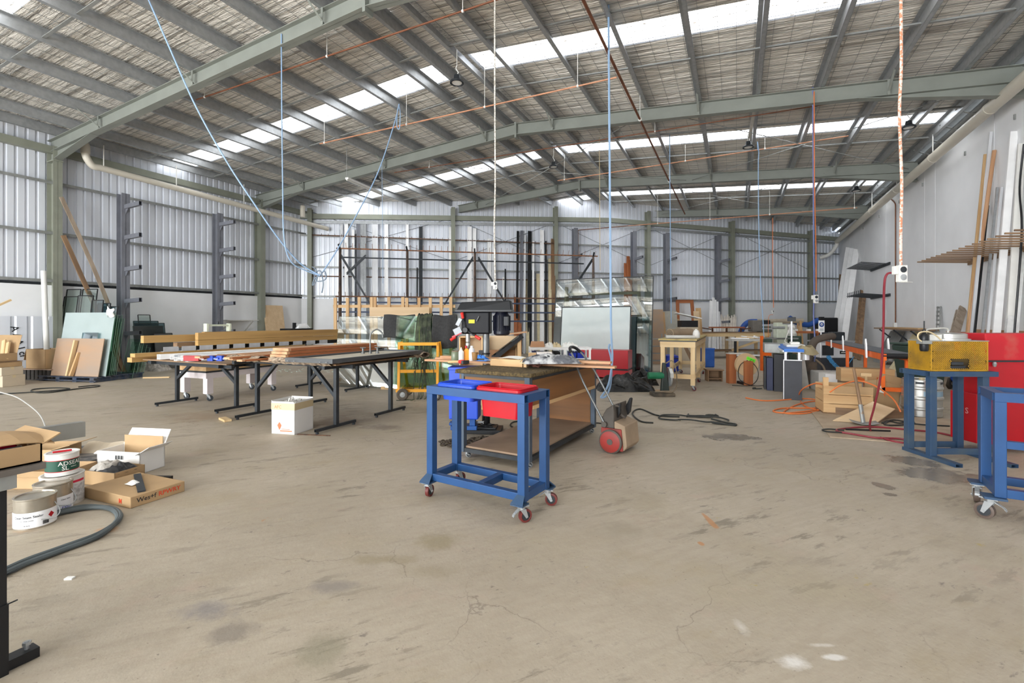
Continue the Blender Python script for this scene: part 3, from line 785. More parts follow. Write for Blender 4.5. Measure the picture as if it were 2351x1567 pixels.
# small goods standing on the boards, left of the drill press
bt = bz+.049
def bottle(name, label, cat, p, prof, m, cap=None, capm=None, n=16):
    t = thing(name, label, cat, p)
    mb = MB(); mb.lathe(prof, n=n); obj('bottle_body', mb, m, t, smooth=True)
    if cap: mb = MB(); mb.lathe(cap, n=n); obj('cap', mb, capm, t, smooth=True)
    return t
def at(px, d, z): q = P(px, 737, d); return V((q.x, q.y, z))
bottle('jar', 'dusty glass jar with brushes at the left end of the cedar boards', 'jar', at(1045,5.22,bt), [(.04,0),(.043,.01),(.043,.085),(.036,.1)], mat('jar', (110,118,96), .3), [(.04,.1),(.04,.112),(0,.112)], M_DUST)
bottle('glue_bottle', 'white squeeze bottle standing beside the orange one', 'bottle', at(1059,5.2,bt), [(.028,0),(.03,.01),(.03,.10),(.012,.125)], M_WHITEPL, [(.012,.125),(.004,.15),(0,.15)], M_WHITEPL)
t = thing('glue_bottle', 'orange flat glue bottle standing on the cedar boards', 'bottle', at(1070,5.24,bt), TH)
mb = MB(); mb.prism([(-.035,0),(.035,0),(.04,.09),(.025,.13),(.0,.14),(-.03,.10)], (0,-.02,0),(1,0,0),(0,0,1),(0,.04,0)); obj('bottle_body', mb, mat('orange_plastic', (236,148,26), .4), t, bev=.006)
mb = MB(); mb.cyl((-.0,0,.138),(-.0,0,.165),.012); obj('cap', mb, M_REDP, t)
bottle('spray_can', 'white aerosol can standing on the cedar boards', 'can', at(1083,5.22,bt), [(.03,0),(.032,.005),(.032,.12),(.026,.135),(.02,.14)], mat('can_grey', (208,204,204), .4), [(.016,.14),(.016,.165),(0,.167)], M_WHITEPL)
bottle('paper_cup', 'brown stained cup in front of the white aerosol can', 'cup', at(1090,4.98,bt+.024), [(.024,0),(.033,.085),(.031,.085),(.022,.006),(0,.006)], mat('cup_brown', (150,112,62), .6, c2=(110,78,44)))
t = thing('hand_tool', 'red handled hammer lying on the cedar boards by the cup', 'hammer', at(1058,4.95,bt), radians(-10))
mb = MB(); mb.tube([(-.2,.03,.0),(-.06,.0,.01),(.0,0,.012)],.014,7); obj('handle', mb, W('pine'), t, smooth=True)
mb = MB(); mb.tube([(-.02,0,.012),(.05,.0,.016)],.02,8); obj('grip', mb, mat('red_grip', (206,42,34), .4), t, smooth=True)
mb = MB(); mb.box(.045,.075,-.05,.05,-.008,.03); obj('head', mb, M_DARKSTEEL, t, bev=.006)
mb = lump(MB(), 0,0,.09,.05,.05,9,12,8); tag(obj('rag', mb, mat('blue_rag', (58,120,206), .8), loc=at(1104,5.24,bt), smooth=True), 'crumpled blue rag behind the brown cup', 'rag')
t = thing('putty_knife', 'putty knife lying on the cedar boards right of the cup', 'tool', at(1112,5.0,bt+.024), radians(20))
mb = MB(); mb.box(-.09,0,-.012,.012,0,.018); obj('handle', mb, M_BLACK, t)
mb = MB(); mb.prism([(0,-.01),(.07,-.03),(.07,.03),(0,.01)], (0,0,.004),(1,0,0),(0,1,0),(0,0,.002)); obj('blade', mb, M_GALV, t)

# ================================================================ drill press
DP = G(1116, 990); DP = V((DP.x, DP.y, 0)); dpz = TH+pi-radians(6)
t = thing('drill_press', 'black pillar drill press standing behind the brown workbench', 'drill press', DP, dpz)
mb = MB(); mb.prism([(-.20,-.16),(.34,-.16),(.34,.16),(-.20,.16)], (0,0,0),(1,0,0),(0,1,0),(0,0,.05)); mb.box(-.14,.28,-.11,.11,.05,.075)
for s in (-1,1): mb.box(-.1,.26,s*.06-.012,s*.06+.012,.075,.085)
obj('base', mb, M_BLACK, t, bev=.01)
mb = MB(); mb.lathe([(.075,.075),(.075,.095),(.052,.11),(.052,.2)], n=20); obj('column_foot', mb, M_BLACK, t, smooth=True)
mb = MB(); mb.cyl((0,0,.11),(0,0,1.36),.042,n=20); obj('column', mb, M_CHROME, t, smooth=True)
mb = MB(); mb.cyl((0,0,.98),(0,0,1.0),.052,n=20); mb.box(-.02,.09,-.02,.03,.94,1.03); obj('column_collar', mb, M_BLACK, t, bev=.004)
mb = MB(); mb.box(-.06,.30,-.12,.10,1.24,1.52); obj('head', mb, mat('drill_black', (15,16,21), .45, var=.1, spec=.25), t, bev=.018)
# belt cover: a long hood tapering to its nose
def hood(x0, x1, w0, w1, z0, z1):
    return [(x0,-w0,z0),(x1,-w1,z0),(x1,w1,z0),(x0,w0,z0),(x0+.02,-w0+.02,z1),(x1-.06,-w1+.03,z1-.02),(x1-.06,w1-.03,z1-.02),(x0+.02,w0-.02,z1)]
mb = MB(); mb._add(hood(-.34,.37,.13,.11,1.52,1.66), [(3,2,1,0),(4,5,6,7),(0,1,5,4),(1,2,6,5),(2,3,7,6),(3,0,4,7)])
obj('belt_cover', mb, mat('hood_black', (24,25,27), .45, var=.1, spec=.25), t, bev=.012)
mb = MB(); mb.box(-.345,.375,-.135,.135,1.515,1.545); obj('cover_lip', mb, M_BLACK, t, bev=.004)
mb = MB(); mb.lathe([(.07,1.22),(.1,1.235),(.105,1.27),(.1,1.28),(.1,1.47),(.08,1.50),(.08,1.52)], c=(-.2,0,0), n=24)
for k in range(14):
    a = 2*pi*k/14; mb.cbox((-.2+.104*cos(a), .104*sin(a), 1.375), (.016,.005,.19), rz=a)
obj('motor', mb, mat('motor_blue_black', (13,16,30), .35, var=.1, spec=.35), t, smooth=True)
mb = MB(); mb.box(-.30,-.24,.06,.13,1.34,1.46); obj('switch_box', mb, M_BLACK, t, bev=.006)
mb = MB(); mb.cyl((.235,0,1.14),(.235,0,1.24),.03,n=16); mb.lathe([(.022,1.06),(.03,1.08),(.03,1.12),(.018,1.14)], c=(.235,0,0), n=16); mb.lathe([(.004,1.025),(.014,1.045),(.02,1.062)], c=(.235,0,0), n=14); obj('chuck', mb, M_STAIN, t, smooth=True)
hubp = V((.24,.13,1.29))
mb = MB(); mb.cyl(hubp-V((0,.04,0)),hubp+V((0,.03,0)),.032,n=16); obj('feed_hub', mb, M_BLACK, t, smooth=True)
for a in (100, 215, 330):
    d = V((-cos(radians(a)),0.15,sin(radians(a)))).normalized(); 
    mb = MB(); mb.cyl(hubp+d*.02,hubp+d*.17,.007,n=8); lv = obj('feed_lever', mb, M_DARKSTEEL, t)
    mb = MB(); mb.cyl(hubp+d*.15,hubp+d*.225,.017,.02,n=12); obj('handle_grip', mb, mat('red_grip', (206,42,34), .4), lv, smooth=True)
mb = MB(); mb.cbox(hubp+V((.075,.04,.1)),(.05,.012,.10),ry=radians(-28)); mb.cbox(hubp+V((.09,.045,-.01)),(.10,.012,.08),ry=radians(25)); obj('chuck_guard', mb, mat('guard_grey', (116,119,122), .3, .2), t, bev=.003)
mb = MB(); mb.cbox(hubp+V((.1,.04,-.06)),(.13,.02,.02),ry=radians(25)); obj('guard_arm', mb, M_REDP, t)
mb = MB(); mb.box(.13,.205,.1,.103,1.375,1.42); lb_ = obj('warning_label', mb, mat('label_yellow', (214,204,22), .5), t)
mb = MB(); mb.tube([(.075,.105,1.46),(.07,.125,1.46),(.10,.13,1.40)],.006,8); obj('lock_handle', mb, M_CHROME, t, smooth=True)
# blue crate beside the drill press
t = thing('plastic_crate', 'tall blue plastic crate beside the drill press column', 'crate', at(1068,5.75,.235), TH-radians(4))
mb = MB(); mb.box(-.175,.175,-.13,.13,0,.60); obj('crate_body', mb, M_BLUEPL, t, bev=.015)
mb = MB(); mb.box(-.185,.185,-.14,.14,.585,.62); obj('rim', mb, M_BLUEPL, t, bev=.006)
mb = MB(); mb.box(-.10,-.04,-.1325,-.12,.55,.565); obj('hand_hole', mb, M_BLACK, t)
t = thing('machine_vise', 'blue machine vise lying on the drill press base', 'vise', at(1066,5.8,.088), TH)
mb = MB(); mb.box(-.16,.16,-.09,.09,0,.05); mb.box(-.18,.02,-.06,.06,.05,.085); mb.box(.07,.14,-.08,.08,.05,.145); mb.box(-.13,-.07,-.08,.08,.05,.145); obj('vise_body', mb, mat('vise_blue', (30,76,140), .5), t, bev=.008)
mb = MB(); mb.cyl((.14,0,.08),(.24,0,.08),.012,n=10); mb.cyl((.235,-.06,.08),(.235,.06,.08),.006,n=8); obj('screw_handle', mb, M_GALV, t)
# heap of chain
def chain_heap(name, label, cat, c, rx, ry, n, m, seed, h=.05):
    r = random.Random(seed); mb = MB()
    for i in range(n):
        a = r.uniform(0,6.28); q = sqrt(r.random()); x, y = rx*q*cos(a), ry*q*sin(a); z = r.uniform(.012, .014+h*(1-q))
        M = Matrix.Translation((x,y,z)) @ Matrix.Rotation(r.uniform(0,6.28),4,'Z') @ Matrix.Rotation(r.uniform(-.7,.7),4,'X')
        pts = [M @ V((.022*cos(k*pi/4), .013*sin(k*pi/4), 0)) for k in range(9)]
        mb.tube(pts, .0055, 5, cap=False)
    return tag(obj(name, mb, m, loc=c), label, cat, kind='stuff')
g = G(1062,1022); chain_heap('steel_chain', 'heap of rusty steel chain on the floor under the trolley', 'chain', (g.x,g.y,0), .30, .16, 190, mat('chain_steel', (84,74,62), .55, .4), 11)
g = G(1108,1012); chain_heap('steel_chain', 'smaller heap of steel chain touching the workbench foot', 'chain', (g.x,g.y,0), .16, .14, 90, mat('chain_steel', (84,74,62), .55, .4), 12)

# ================================================================ carpet sweeper with chrome handle
SW = V((-1.17, 5.20, 0)); swz = radians(80)
t = thing('floor_sweeper', 'red and grey push floor sweeper with a chrome handle beside the workbench', 'sweeper', SW, swz)
M_SWG = mat('sweeper_grey', (84,78,72), .6, var=.15); M_SWB = mat('sweeper_tan', (150,130,108), .8, var=.12, scale=5); M_SWR = mat('sweeper_red', (148,52,46), .6, c2=(110,60,54), scale=6)
# local x: along the axle (away from camera), local y: to the left
prof = [(-.15,.02),(.12,.02),(.13,.10),(.13,.34),(.08,.46),(.0,.52),(-.03,.44),(-.03,.36),(-.15,.32)]
mb = MB(); mb.prism([(-.13,.03),(.10,.03),(.12,.12),(.12,.26),(-.11,.26)], (-.19,0,0),(0,1,0),(0,0,1),(.38,0,0)); obj('lower_body', mb, M_SWR, t, bev=.01)
mb = MB(); mb.prism([(.12,.26),(.115,.36),(.06,.46),(-.02,.515),(-.03,.42),(-.03,.26)], (-.19,0,0),(0,1,0),(0,0,1),(.38,0,0)); obj('upper_body', mb, M_SWG, t, bev=.012)
mb = MB(); mb.prism([(-.03,.26),(-.03,.34),(-.15,.30),(-.17,.08),(-.13,.03),(-.11,.26)], (-.185,0,0),(0,1,0),(0,0,1),(.37,0,0)); obj('dust_bin', mb, M_SWB, t, bev=.01)
for s in (-1,1):
    mb2 = MB(); mb2.lathe([(.03,-.02),(.112,-.02),(.125,-.012),(.125,.012),(.112,.02),(.03,.02)], c=(s*.21,.0,.125), n=28, M=Matrix.Rotation(pi/2,4,'Y'))
    w_ = obj('wheel', mb2, mat('wheel_red', (152,46,40), .5, c2=(128,54,46), scale=5), t, smooth=True)
    mb3 = MB(); mb3.lathe([(.112,-.021),(.128,-.012),(.128,.012),(.112,.021)], c=(s*.21,.0,.125), n=28, M=Matrix.Rotation(pi/2,4,'Y'), cap=False); obj('tyre_band', mb3, M_SWG, w_, smooth=True)
    mb4 = MB(); mb4.cyl((s*.19,0,.125),(s*.235,0,.125),.032,n=14); obj('hub_cap', mb4, M_SWG, w_, smooth=True)
mb = MB()
pth = [(-.205,.07,.30),(-.205,.36,.74),(-.12,.52,.99)]
for s in (-1,1): mb.tube(cm([(s*.2,.07,.30),(s*.2,.33,.74),(s*.14,.46,.96),(s*.11,.52,1.04)],5),.012,8)
obj('handle_tube', mb, M_CHROME, t, smooth=True)
mb = MB(); mb.tube(cm([(-.11,.52,1.04),(-.07,.56,1.085),(0,.575,1.10),(.07,.56,1.085),(.11,.52,1.04)],6),.018,8); obj('handle_grip', mb, M_BLACK, t, smooth=True)
for s in (-1,1): mb = MB(); mb.cyl((s*.185,.07,.30),(s*.225,.07,.30),.03,n=14); obj('pivot_cap', mb, M_SWG, t, smooth=True)
mb = MB(); mb.tube(cm([(-.15,-.02,.5),(-.1,-.06,.48),(-.06,-.05,.40),(-.02,-.08,.36),(.05,-.06,.36)],5),.012,6); obj('brush_strap', mb, M_SWG, t, smooth=True)
mb = MB(); mb.prism([(-.06,.36),(-.09,.40),(-.11,.55),(-.09,.56),(-.04,.46)], (.1,0,0),(0,1,0),(0,0,1),(.05,0,0)); obj('brush_lift', mb, M_BLACK, t, bev=.008)
mb = MB(); mb.prism([(-.04,.36),(-.07,.42),(-.07,.53),(-.04,.5)], (-.12,0,0),(0,1,0),(0,0,1),(.05,0,0)); obj('brush_lift', mb, M_BLACK, t, bev=.008)

# ================================================================ black hose tangle and cable on the floor
def wander(seed, c, rx, ry, n, r=.011, jump=.7, z=.012):
    rr = random.Random(seed); pts = []; a = rr.uniform(0,6.28); x = y = 0
    for i in range(n):
        a += rr.uniform(-1.6,1.6); x += jump*rx*cos(a)*.55; y += jump*ry*sin(a)*.55
        x = max(-rx, min(rx, x)); y = max(-ry, min(ry, y)); pts.append((c[0]+x, c[1]+y, z+rr.uniform(0,.03)*(1-abs(x)/rx)))
    mb = MB(); mb.tube(cm(pts,6), r, 6); return mb
g = G(1600,962); mb = wander(4,(g.x,g.y),.50,.26,34)
mb2 = wander(41,(g.x+.2,g.y+.1),.34,.2,26); mb.v += []; n0 = len(mb.v); mb.v += mb2.v; mb.f += [[i+n0 for i in f] for f in mb2.f]; mb.m += mb2.m
tail = [G(1500,972),G(1470,968),G(1452,950),G(1470,940),G(1510,955),G(1560,958)]
mb.tube(cm([(p.x,p.y,.012) for p in tail],6),.011,6)
tag(obj('black_hose', mb, M_CABLE, smooth=True), 'tangle of black hose lying on the open concrete floor right of the sweeper', 'hose')
mb = MB(); pts = [G(1290,988),G(1310,990),G(1345,975),G(1370,972),G(1400,976)]; mb.tube(cm([(p.x,p.y,.01) for p in pts],6),.008,6)
pts = [G(1455,968),G(1475,969),G(1495,972)]; 
tag(obj('floor_cable', mb, M_CABLE, smooth=True), 'thin black cable on the floor between workbench and sweeper', 'cable')
mb = MB(); pts = [G(1185,985),G(1172,978),G(1178,970),G(1198,968),G(1215,970)]; mb.tube(cm([(p.x,p.y,.01) for p in pts],6),.01,6)
tag(obj('floor_cable', mb, M_CABLE, smooth=True), 'loop of black cable under the brown workbench', 'cable')
# ================================================================ left side helpers
def leansheet(name, label, cat, p, q, h, lean, th, m, group=None, z0=0.0, edge=None, parent=None, pname=None):
    # flat sheet standing on edge p->q, its top pushed by the vector lean
    p, q = V(p), V(q); p.z = q.z = z0; top = V((lean[0], lean[1], sqrt(max(.01, h*h-lean[0]**2-lean[1]**2))))
    u = (q-p); n = u.cross(top).normalized()*th
    mb = MB(); mb.prism([(0,0),(1,0),(1,1),(0,1)], (0,0,0), u, top, n)
    if edge is None:
        if m.name.endswith('glass') or m.name.endswith('front'):
            mb.m = [0,0,1,1,1,1]; m = [m, M_GLEDGEG]
        return solo(name, mb, m, label, cat, group, loc=p)
    t = thing(name, label, cat, p, 0, group); obj('pane', mb, m, t)
    e = MB(); w_ = edge[1]; un = u.normalized(); tn = top.normalized()
    for a, b in ((V((0,0,0)), u), (top, top+u)): e.bar(a+n/2, b+n/2, th*1.3 if False else w_, th*1.5, up=tuple(n.normalized()))
    for a, b in ((V((0,0,0)), top), (u, u+top)): e.bar(a+n/2, b+n/2, w_, th*1.5, up=tuple(n.normalized()))
    obj('edge_frame', e, edge[0], t)
    return t
def cbox_(name, label, cat, loc, rz, sx, sy, h, m, open_=False, flaps=(), tape=True, group=None, th=.006):
    # cardboard carton, closed or open with flaps: flaps = list of (side, angle, length)
    t = thing(name, label, cat, loc, rz, group)
    mb = MB()
    if open_:
        mb.box(-sx/2,sx/2,-sy/2,sy/2,0,.006)
        mb.box(-sx/2,sx/2,-sy/2,-sy/2+th,0,h); mb.box(-sx/2,sx/2,sy/2-th,sy/2,0,h)
        mb.box(-sx/2,-sx/2+th,-sy/2,sy/2,0,h); mb.box(sx/2-th,sx/2,-sy/2,sy/2,0,h)
    else: mb.box(-sx/2,sx/2,-sy/2,sy/2,0,h)
    obj('carton', mb, m, t, bev=0 if open_ else .006)
    for sd, ang, ln in flaps:
        a = radians(ang); d = {'f':V((0,-1,0)),'b':V((0,1,0)),'l':V((-1,0,0)),'r':V((1,0,0))}[sd]
        half = sx/2 if sd in 'fb' else sy/2; e = V((1,0,0)) if sd in 'fb' else V((0,1,0))
        o_ = d*((sy if sd in 'fb' else sx)/2)+V((0,0,h)); out = d*cos(a)*ln+V((0,0,sin(a)*ln))
        mb = MB(); mb.prism([(-half,0),(half,0),(half*.96,1),(-half*.96,1)], o_, e, out, e.cross(out).normalized()*.005)
        obj('flap', mb, m, t)
    if tape and not open_:
        mb = MB(); mb.box(-sx/2-.001,sx/2+.001,-.03,.03,h-.05,h+.0015); obj('packing_tape', mb, M_TAPE, t)
    return t

# ================================================================ cantilever racks on the left wall
def cantilever(name, label, p, outward, top, arms, ln=.72, group=None):
    a = atan2(outward.y, outward.x)
    t = thing(name, label, 'rack', p, a, group)
    mb = MB(); mb.ibeam((0,0,0),(0,0,top),.26,.2,.012,.01,up=(1,0,0)); obj('post', mb, M_RACK, t)
    mb = MB(); mb.box(-.18,.18,-.14,.14,0,.015); obj('base_plate', mb, M_RACK, t)
    for z in arms:
        mb = MB(); mb.rhs((.12,0,z),(.12+ln,0,z+.03),.08,.11,.006); mb.prism([(0,0),(.12,0),(0,-.14)], (.13,-.005,z-.05),(1,0,0),(0,0,1),(0,.01,0)); obj('arm', mb, M_RACK, t)
    return t
AR = (1.06, 1.95, 2.83, 3.7, 4.55)
for px, lb in ((283,'tall grey cantilever rack post with open arms beside the stacked glass panes'),(500,'tall grey cantilever rack post behind the timber beams')):
    q = onX(px, 737, -15.35); cantilever('cantilever_rack', lb, (q.x,q.y,0), V((1,0,0)), 4.92, AR)
# bent plank and straight plank leaning against the column
q0, q1 = onX(141,453,-15.55), V((-14.95, 7.0, 0))
pts = cm([(q1.x,q1.y,.02),(q1.x-.12,q1.y-.05,1.3),(q1.x-.32,q1.y-.35,2.6),(q0.x,q0.y,q0.z)],6)
mb = MB()
for a, b in zip(pts, pts[1:]): mb.bar(a, b+(b-a)*.05, .09, .025, up=(1,0,0))
tag(obj('bent_plank', mb, W('greywood','z')), 'thin bowed grey plank leaning from the floor to the green column', 'plank')
q0 = onX(145,540,-15.5); q1 = onX(286,850,-14.9); board('plank', 'straight brown plank leaning under the bowed one at the green column', (q1.x,q1.y,.02), q0, .1, .035, W('oldwood'), 'plank', up=(1,0,0))
# ================================================================ pallet of glass by the left column
PG = G(184,877); PG.z = 0; pgz = TH-radians(12); cp, sp = cos(pgz), sin(pgz)
def pg(x, y, z=0): return PG+V((cp*x-sp*y, sp*x+cp*y, z))
t = thing('pallet', 'dark blue timber pallet carrying the leaning glass and board sheets', 'pallet', PG, pgz)
M_PAL = mat('pallet_blue', (52,64,84), .8, c2=(84,84,88), scale=8)
for x in (-1.2,-.7,-.2,.3): mb = MB(); mb.box(x-.03,x+.09,.0,1.15,0,.10); obj('bearer', mb, M_PAL, t)
for i in range(6): mb = MB(); y = .02+.2*i; mb.box(-1.3,.46,y,y+.11,.10,.12); obj('deck_board', mb, M_PAL, t)
mb = MB(); mb.box(-1.3,.44,.0,.04,.02,.045); obj('rail', mb, M_PAL, t)
def pgs(name, label, cat, x0, x1, y, h, lean, th, m, group=None, edge=None, z0=.122, skew=0):
    L_ = V((-sp*lean, cp*lean, 0)); return leansheet(name, label, cat, pg(x0,y), pg(x1,y+skew), h, L_, th, m, group, z0, edge)
pgs('board_sheet', 'brown hardboard sheet leaning at the front of the pallet', 'board', -1.0,.40,.10,.88,.14,.016, M_PLYD)
pgs('glass_sheet', 'large pale green frosted glass sheet behind the hardboard on the pallet', 'glass', -1.04,.46,.22,1.50,.22,.012, mat('frosted_glass', (166,180,179), .25, var=.05, scale=2, spec=.7))
pgs('glass_offcut', 'small blue green glass offcut just above the hardboard', 'glass', -.33,.14,.155,1.02,.14,.006, M_GLASSD)
for i in range(5):
    pgs('glass_sheet', 'green edged glass sheet on the pallet, '+ORD[i]+' behind the frosted sheet', 'glass', -.9+.03*i,.45-.02*i,.30+.055*i,1.44-.08*(i%3),.20,.010, M_GLASSG, 'glass sheets on the pallet')
for i,(x0,x1,h,y,l) in enumerate(((-2.02,-1.56,2.12,.90,'black rimmed window pane, upper left of the group above the frosted sheet'),(-1.54,-1.06,2.12,.93,'black rimmed window pane, upper right of the group above the frosted sheet'),(-2.02,-1.56,1.93,.84,'black rimmed window pane, lower left of the group above the frosted sheet'),(-1.55,-1.06,1.95,.83,'black rimmed window pane, lower right of the group above the frosted sheet'))):
    pgs('window_pane', l, 'pane', x0,x1,y,h,.25,.012, M_GLASSC, None, (M_RIM,.022))
for i in range(3): pgs('glass_sheet', ['narrow dark edged glass sheet standing right of the window panes','second narrow dark edged glass sheet behind the first','short dark glass sheet below the white rag'][i], 'glass', -1.02+.12*i,-.66+.16*i,.82+.05*i,1.82-.08*i,.2,.012, M_GLASSD, None, (M_RIM,.02))
rg = MB()
rg.grid(9,9,lambda u,v: V(((u-.5)*.20, -.02-.05*sin(u*3.1)+.02*sin(v*9), .0-.2*v+.04*sin(u*7)+.05*sin(u*3.1))))
tag(obj('white_rag', rg, M_PAPER, loc=pg(.38,.40,1.68), rz=pgz, thick=.004, smooth=True), 'white rag draped on the top corner of the frosted sheet', 'rag')
for i in range(2):
    x = -.40+.10*i; p = pg(x,.02,.13); q = pg(x+.05,.16,.13+(.82 if i == 0 else .54))
    board('timber_offcut', ['longer pale timber offcut leaning on the hardboard sheet','shorter timber offcut leaning on the hardboard sheet'][i], p, q, .075, .045, W('pine' if i else 'pine_raw'), 'timber', up=(cp,sp,0))
for i in range(4):
    q = G(284+8*i, 868-2*i); q.z = 0; u = V((cp,sp,0))
    leansheet('glass_offcut', 'green glass offcut leaning at the pallet end, '+ORD[i]+' from the left', 'glass', q-u*.1, q+u*.26, .98-.08*i, (-.03,.2,0), .010, M_GLASSG, 'green glass offcuts by the pallet')
# ---------------------------------------------------------------- cartons left of the pallet
cl = G(-22,888); cl.z = 0; cz = TH-radians(8)
def cf(dx, dy, z=0): return cl+V((cos(cz)*dx-sin(cz)*dy, sin(cz)*dx+cos(cz)*dy, z))
t = cbox_('carton', 'lower grey tan long carton on the floor by the left edge', 'carton', cf(-.05,.2), cz, .74,.42,.235, M_CARDG)
t = cbox_('carton', 'upper grey tan carton with white delivery labels', 'carton', cf(-.06,.2,.237), cz, .68,.40,.175, M_CARDG)
mb = MB(); mb.box(-.18,.10,-.203,-.2005,.03,.14); mb.box(.12,.25,-.203,-.2005,.03,.14); obj('delivery_label', mb, M_PAPER, t)
t = cbox_('carton', 'flat open cardboard tray with two small white labels', 'carton', cf(-.08,.2,.415), cz, .66,.40,.10, M_CARD, True)
mb = MB(); mb.box(-.02,.11,-.203,-.2005,.015,.085); mb.box(.13,.26,-.203,-.2005,.015,.085); obj('delivery_label', mb, M_PAPER, t)
mb = MB(); mb.box(-.45,.30,-.26,.2,0,.012); solo('plywood_offcut', mb, W('oldwood'), 'dark ply offcut lying between the cartons', 'board', loc=cf(-.06,.22,.52), rz=cz)
t = cbox_('carton', 'brown open carton with a hand slot, topmost at the left edge', 'carton', cf(-.20,.2,.535), cz, .62,.42,.17, M_CARD, True, [('b',75,.40)])
mb = MB(); mb.box(-.03,-.005,-.215,-.2095,.05,.12); obj('hand_slot', mb, M_BLACK, t)
for i in range(2): p = cf(-.02+.09*i,.22,.56); q = cf(-.16+.10*i,.36,.98-.05*i); board('timber_offcut', ['wide pale timber offcut standing in the open brown carton','second pale timber offcut standing in the open brown carton'][i], p, q, .10, .03, W('pine_raw'), 'timber', up=(sin(cz),-cos(cz),0))
bx = P(86,840,11.3); bx.z = 0
M_UND = mat('dark_slats', (70,66,62), .8, var=.3, scale=10)
t = thing('storage_crate', 'dark slatted crate on the floor under the big brown carton', 'crate', bx+V((-.1,.30,0)), cz)
for i in range(8): mb = MB(); mb.box(-.45+.11*i,-.37+.11*i,-.36,-.34,.02,.24); obj('slat', mb, M_UND, t)
mb = MB(); mb.box(-.46,.46,-.335,.30,0,.25); obj('crate_body', mb, M_UND, t)
mb = MB(); mb.box(-.50,.48,-.40,.32,.25,.27); obj('lid_board', mb, M_PLYD, t)
cbox_('carton', 'big brown carton with torn open end, beside the pallet', 'carton', bx+V((-.02,.20,.275)), TH-radians(14), .62,.5,.46, M_CARD, True, [('l',-70,.28)])
# corrugated offcut sheet standing behind, painted letters
o_ = V((-15.86,3.2,0)); mbs = ribbed(o_, V((0,1,0)), V((1,0,0)), 3.0, .02, lambda x: 1.52, .3, .03)
t = thing('roofing_sheet', 'upright corrugated zinc sheet with black hand painted letters behind the cartons', 'roofing sheet')
obj('sheet', mbs, M_CLAD, t)
for i, (ch, yy, zz) in enumerate((('A',5.26,1.22),('A',5.30,1.04),('A',5.34,.88),('J',5.37,.74),('cr',5.41,.58))):
    letter(ch, .20, (-15.845, yy, zz), (0,.25,-.97), (0,.97,.25), M_BLACK, t)
# white pipe leaning on the column, junction box
q0 = onX(100,622,-15.6); q1 = onX(110,795,-15.0); mb = MB(); mb.cyl((q1.x,q1.y,.02),q0,.055,n=16); mb.cyl(q0,q0+V((0,0,.004)),.05,n=16)
solo('plastic_pipe', mb, M_WHITEPL, 'white plastic pipe leaning upright against the left wall', 'pipe', smooth=True)
q = onX(0,700,-14.6); board('timber_batten', 'pale batten poking in over the cartons at the left edge', q+V((-.0,-.35,-.22)), onX(25,688,-14.6), .06,.04, W('pine_raw'), 'batten')
# ================================================================ dark glass against the left wall
yA, yB = onX(312,760,-15.4).y, onX(386,760,-15.4).y
for i,(a,b,h,l) in enumerate(((.0,.92,1.28,'dark tinted glass sheet, front one leaning on the left wall'),(.06,1.0,1.36,'dark tinted glass sheet behind the front one'),(.08,.84,1.42,'teal edged glass sheet standing tallest but one by the left wall'),(.25,.62,1.60,'small clear rimmed pane poking above the dark glass'))):
    d_ = yB-yA; gm = mat('tinted_glass', (52,58,58), .12, spec=.8, var=.2, scale=2) if i < 1 else (M_GLASSD if i < 3 else M_GLASSC)
    leansheet('dark_glass' if i < 3 else 'window_pane', l, 'glass', (-15.32-.06*i, yA+d_*b,0), (-15.32-.06*i, yA+d_*a,0), h, (-.22,0,0), .012, gm, None, .0, (M_RIM if i == 3 else M_GLEDGE, .018))
leansheet('mirror_offcut', 'square smoky glass offcut with a white sticker in front of the dark glass', 'glass', (-15.24,yA+.95,0),(-15.24,yA+.45,0), 1.05,(-.15,0,0),.01, mat('smoky', (96,98,98), .15, var=.1), None, 0, (M_RIM,.016))
# plywood sheet and white shelf by the wall
a, b = onX(613,740,-15.6), onX(657,740,-15.6); leansheet('plywood_sheet', 'pale plywood sheet leaning on the left wall by the second green column', 'board', (-15.5,b.y,0),(-15.5,a.y,0), 2.02,(-.3,0,0),.016, M_PLY)
a, b = onX(515,737,-15.6), onX(590,737,-15.6); t = thing('wall_shelf', 'narrow dusty white shelf on brackets along the left wall', 'shelf', (-15.8,0,1.42))
mb = MB(); mb.box(-.22,.30,a.y,b.y,0,.025); obj('shelf_board', mb, M_POLY, t)
for yy in (a.y+.15, b.y-.2): mb = MB(); mb.bar((-.22,yy,-.40),(.25,yy,-.01),.025,.04); obj('bracket', mb, M_POLY, t)
a = onX(655,752,-13.2); b = onX(706,752,-13.2)
t = thing('low_rack', 'low black steel rack near the left corner', 'rack', (-13.2,0,0))
mb = MB(); mb.box(-.25,.25,a.y,b.y,1.10,1.16); obj('rack_top', mb, M_BLACK, t)
for yy in (a.y+.1,b.y-.1): mb = MB(); mb.box(-.04,.04,yy-.04,yy+.04,0,1.10); obj('leg', mb, M_BLACK, t)
mb = MB(); mb.box(-.03,.05,a.y+.3,a.y+.38,1.16,1.35); obj('stop_post', mb, M_BLACK, t)
for i in range(4): board('white_board', ['lowest','second','third','topmost'][i]+' white painted board stacked on the low black rack', (-13.1-.05*i,a.y+.35+.05*i,1.175+.035*i), (-13.1-.05*i,b.y-.05,1.19+.04*i), .16,.028, M_WHITE, 'board')
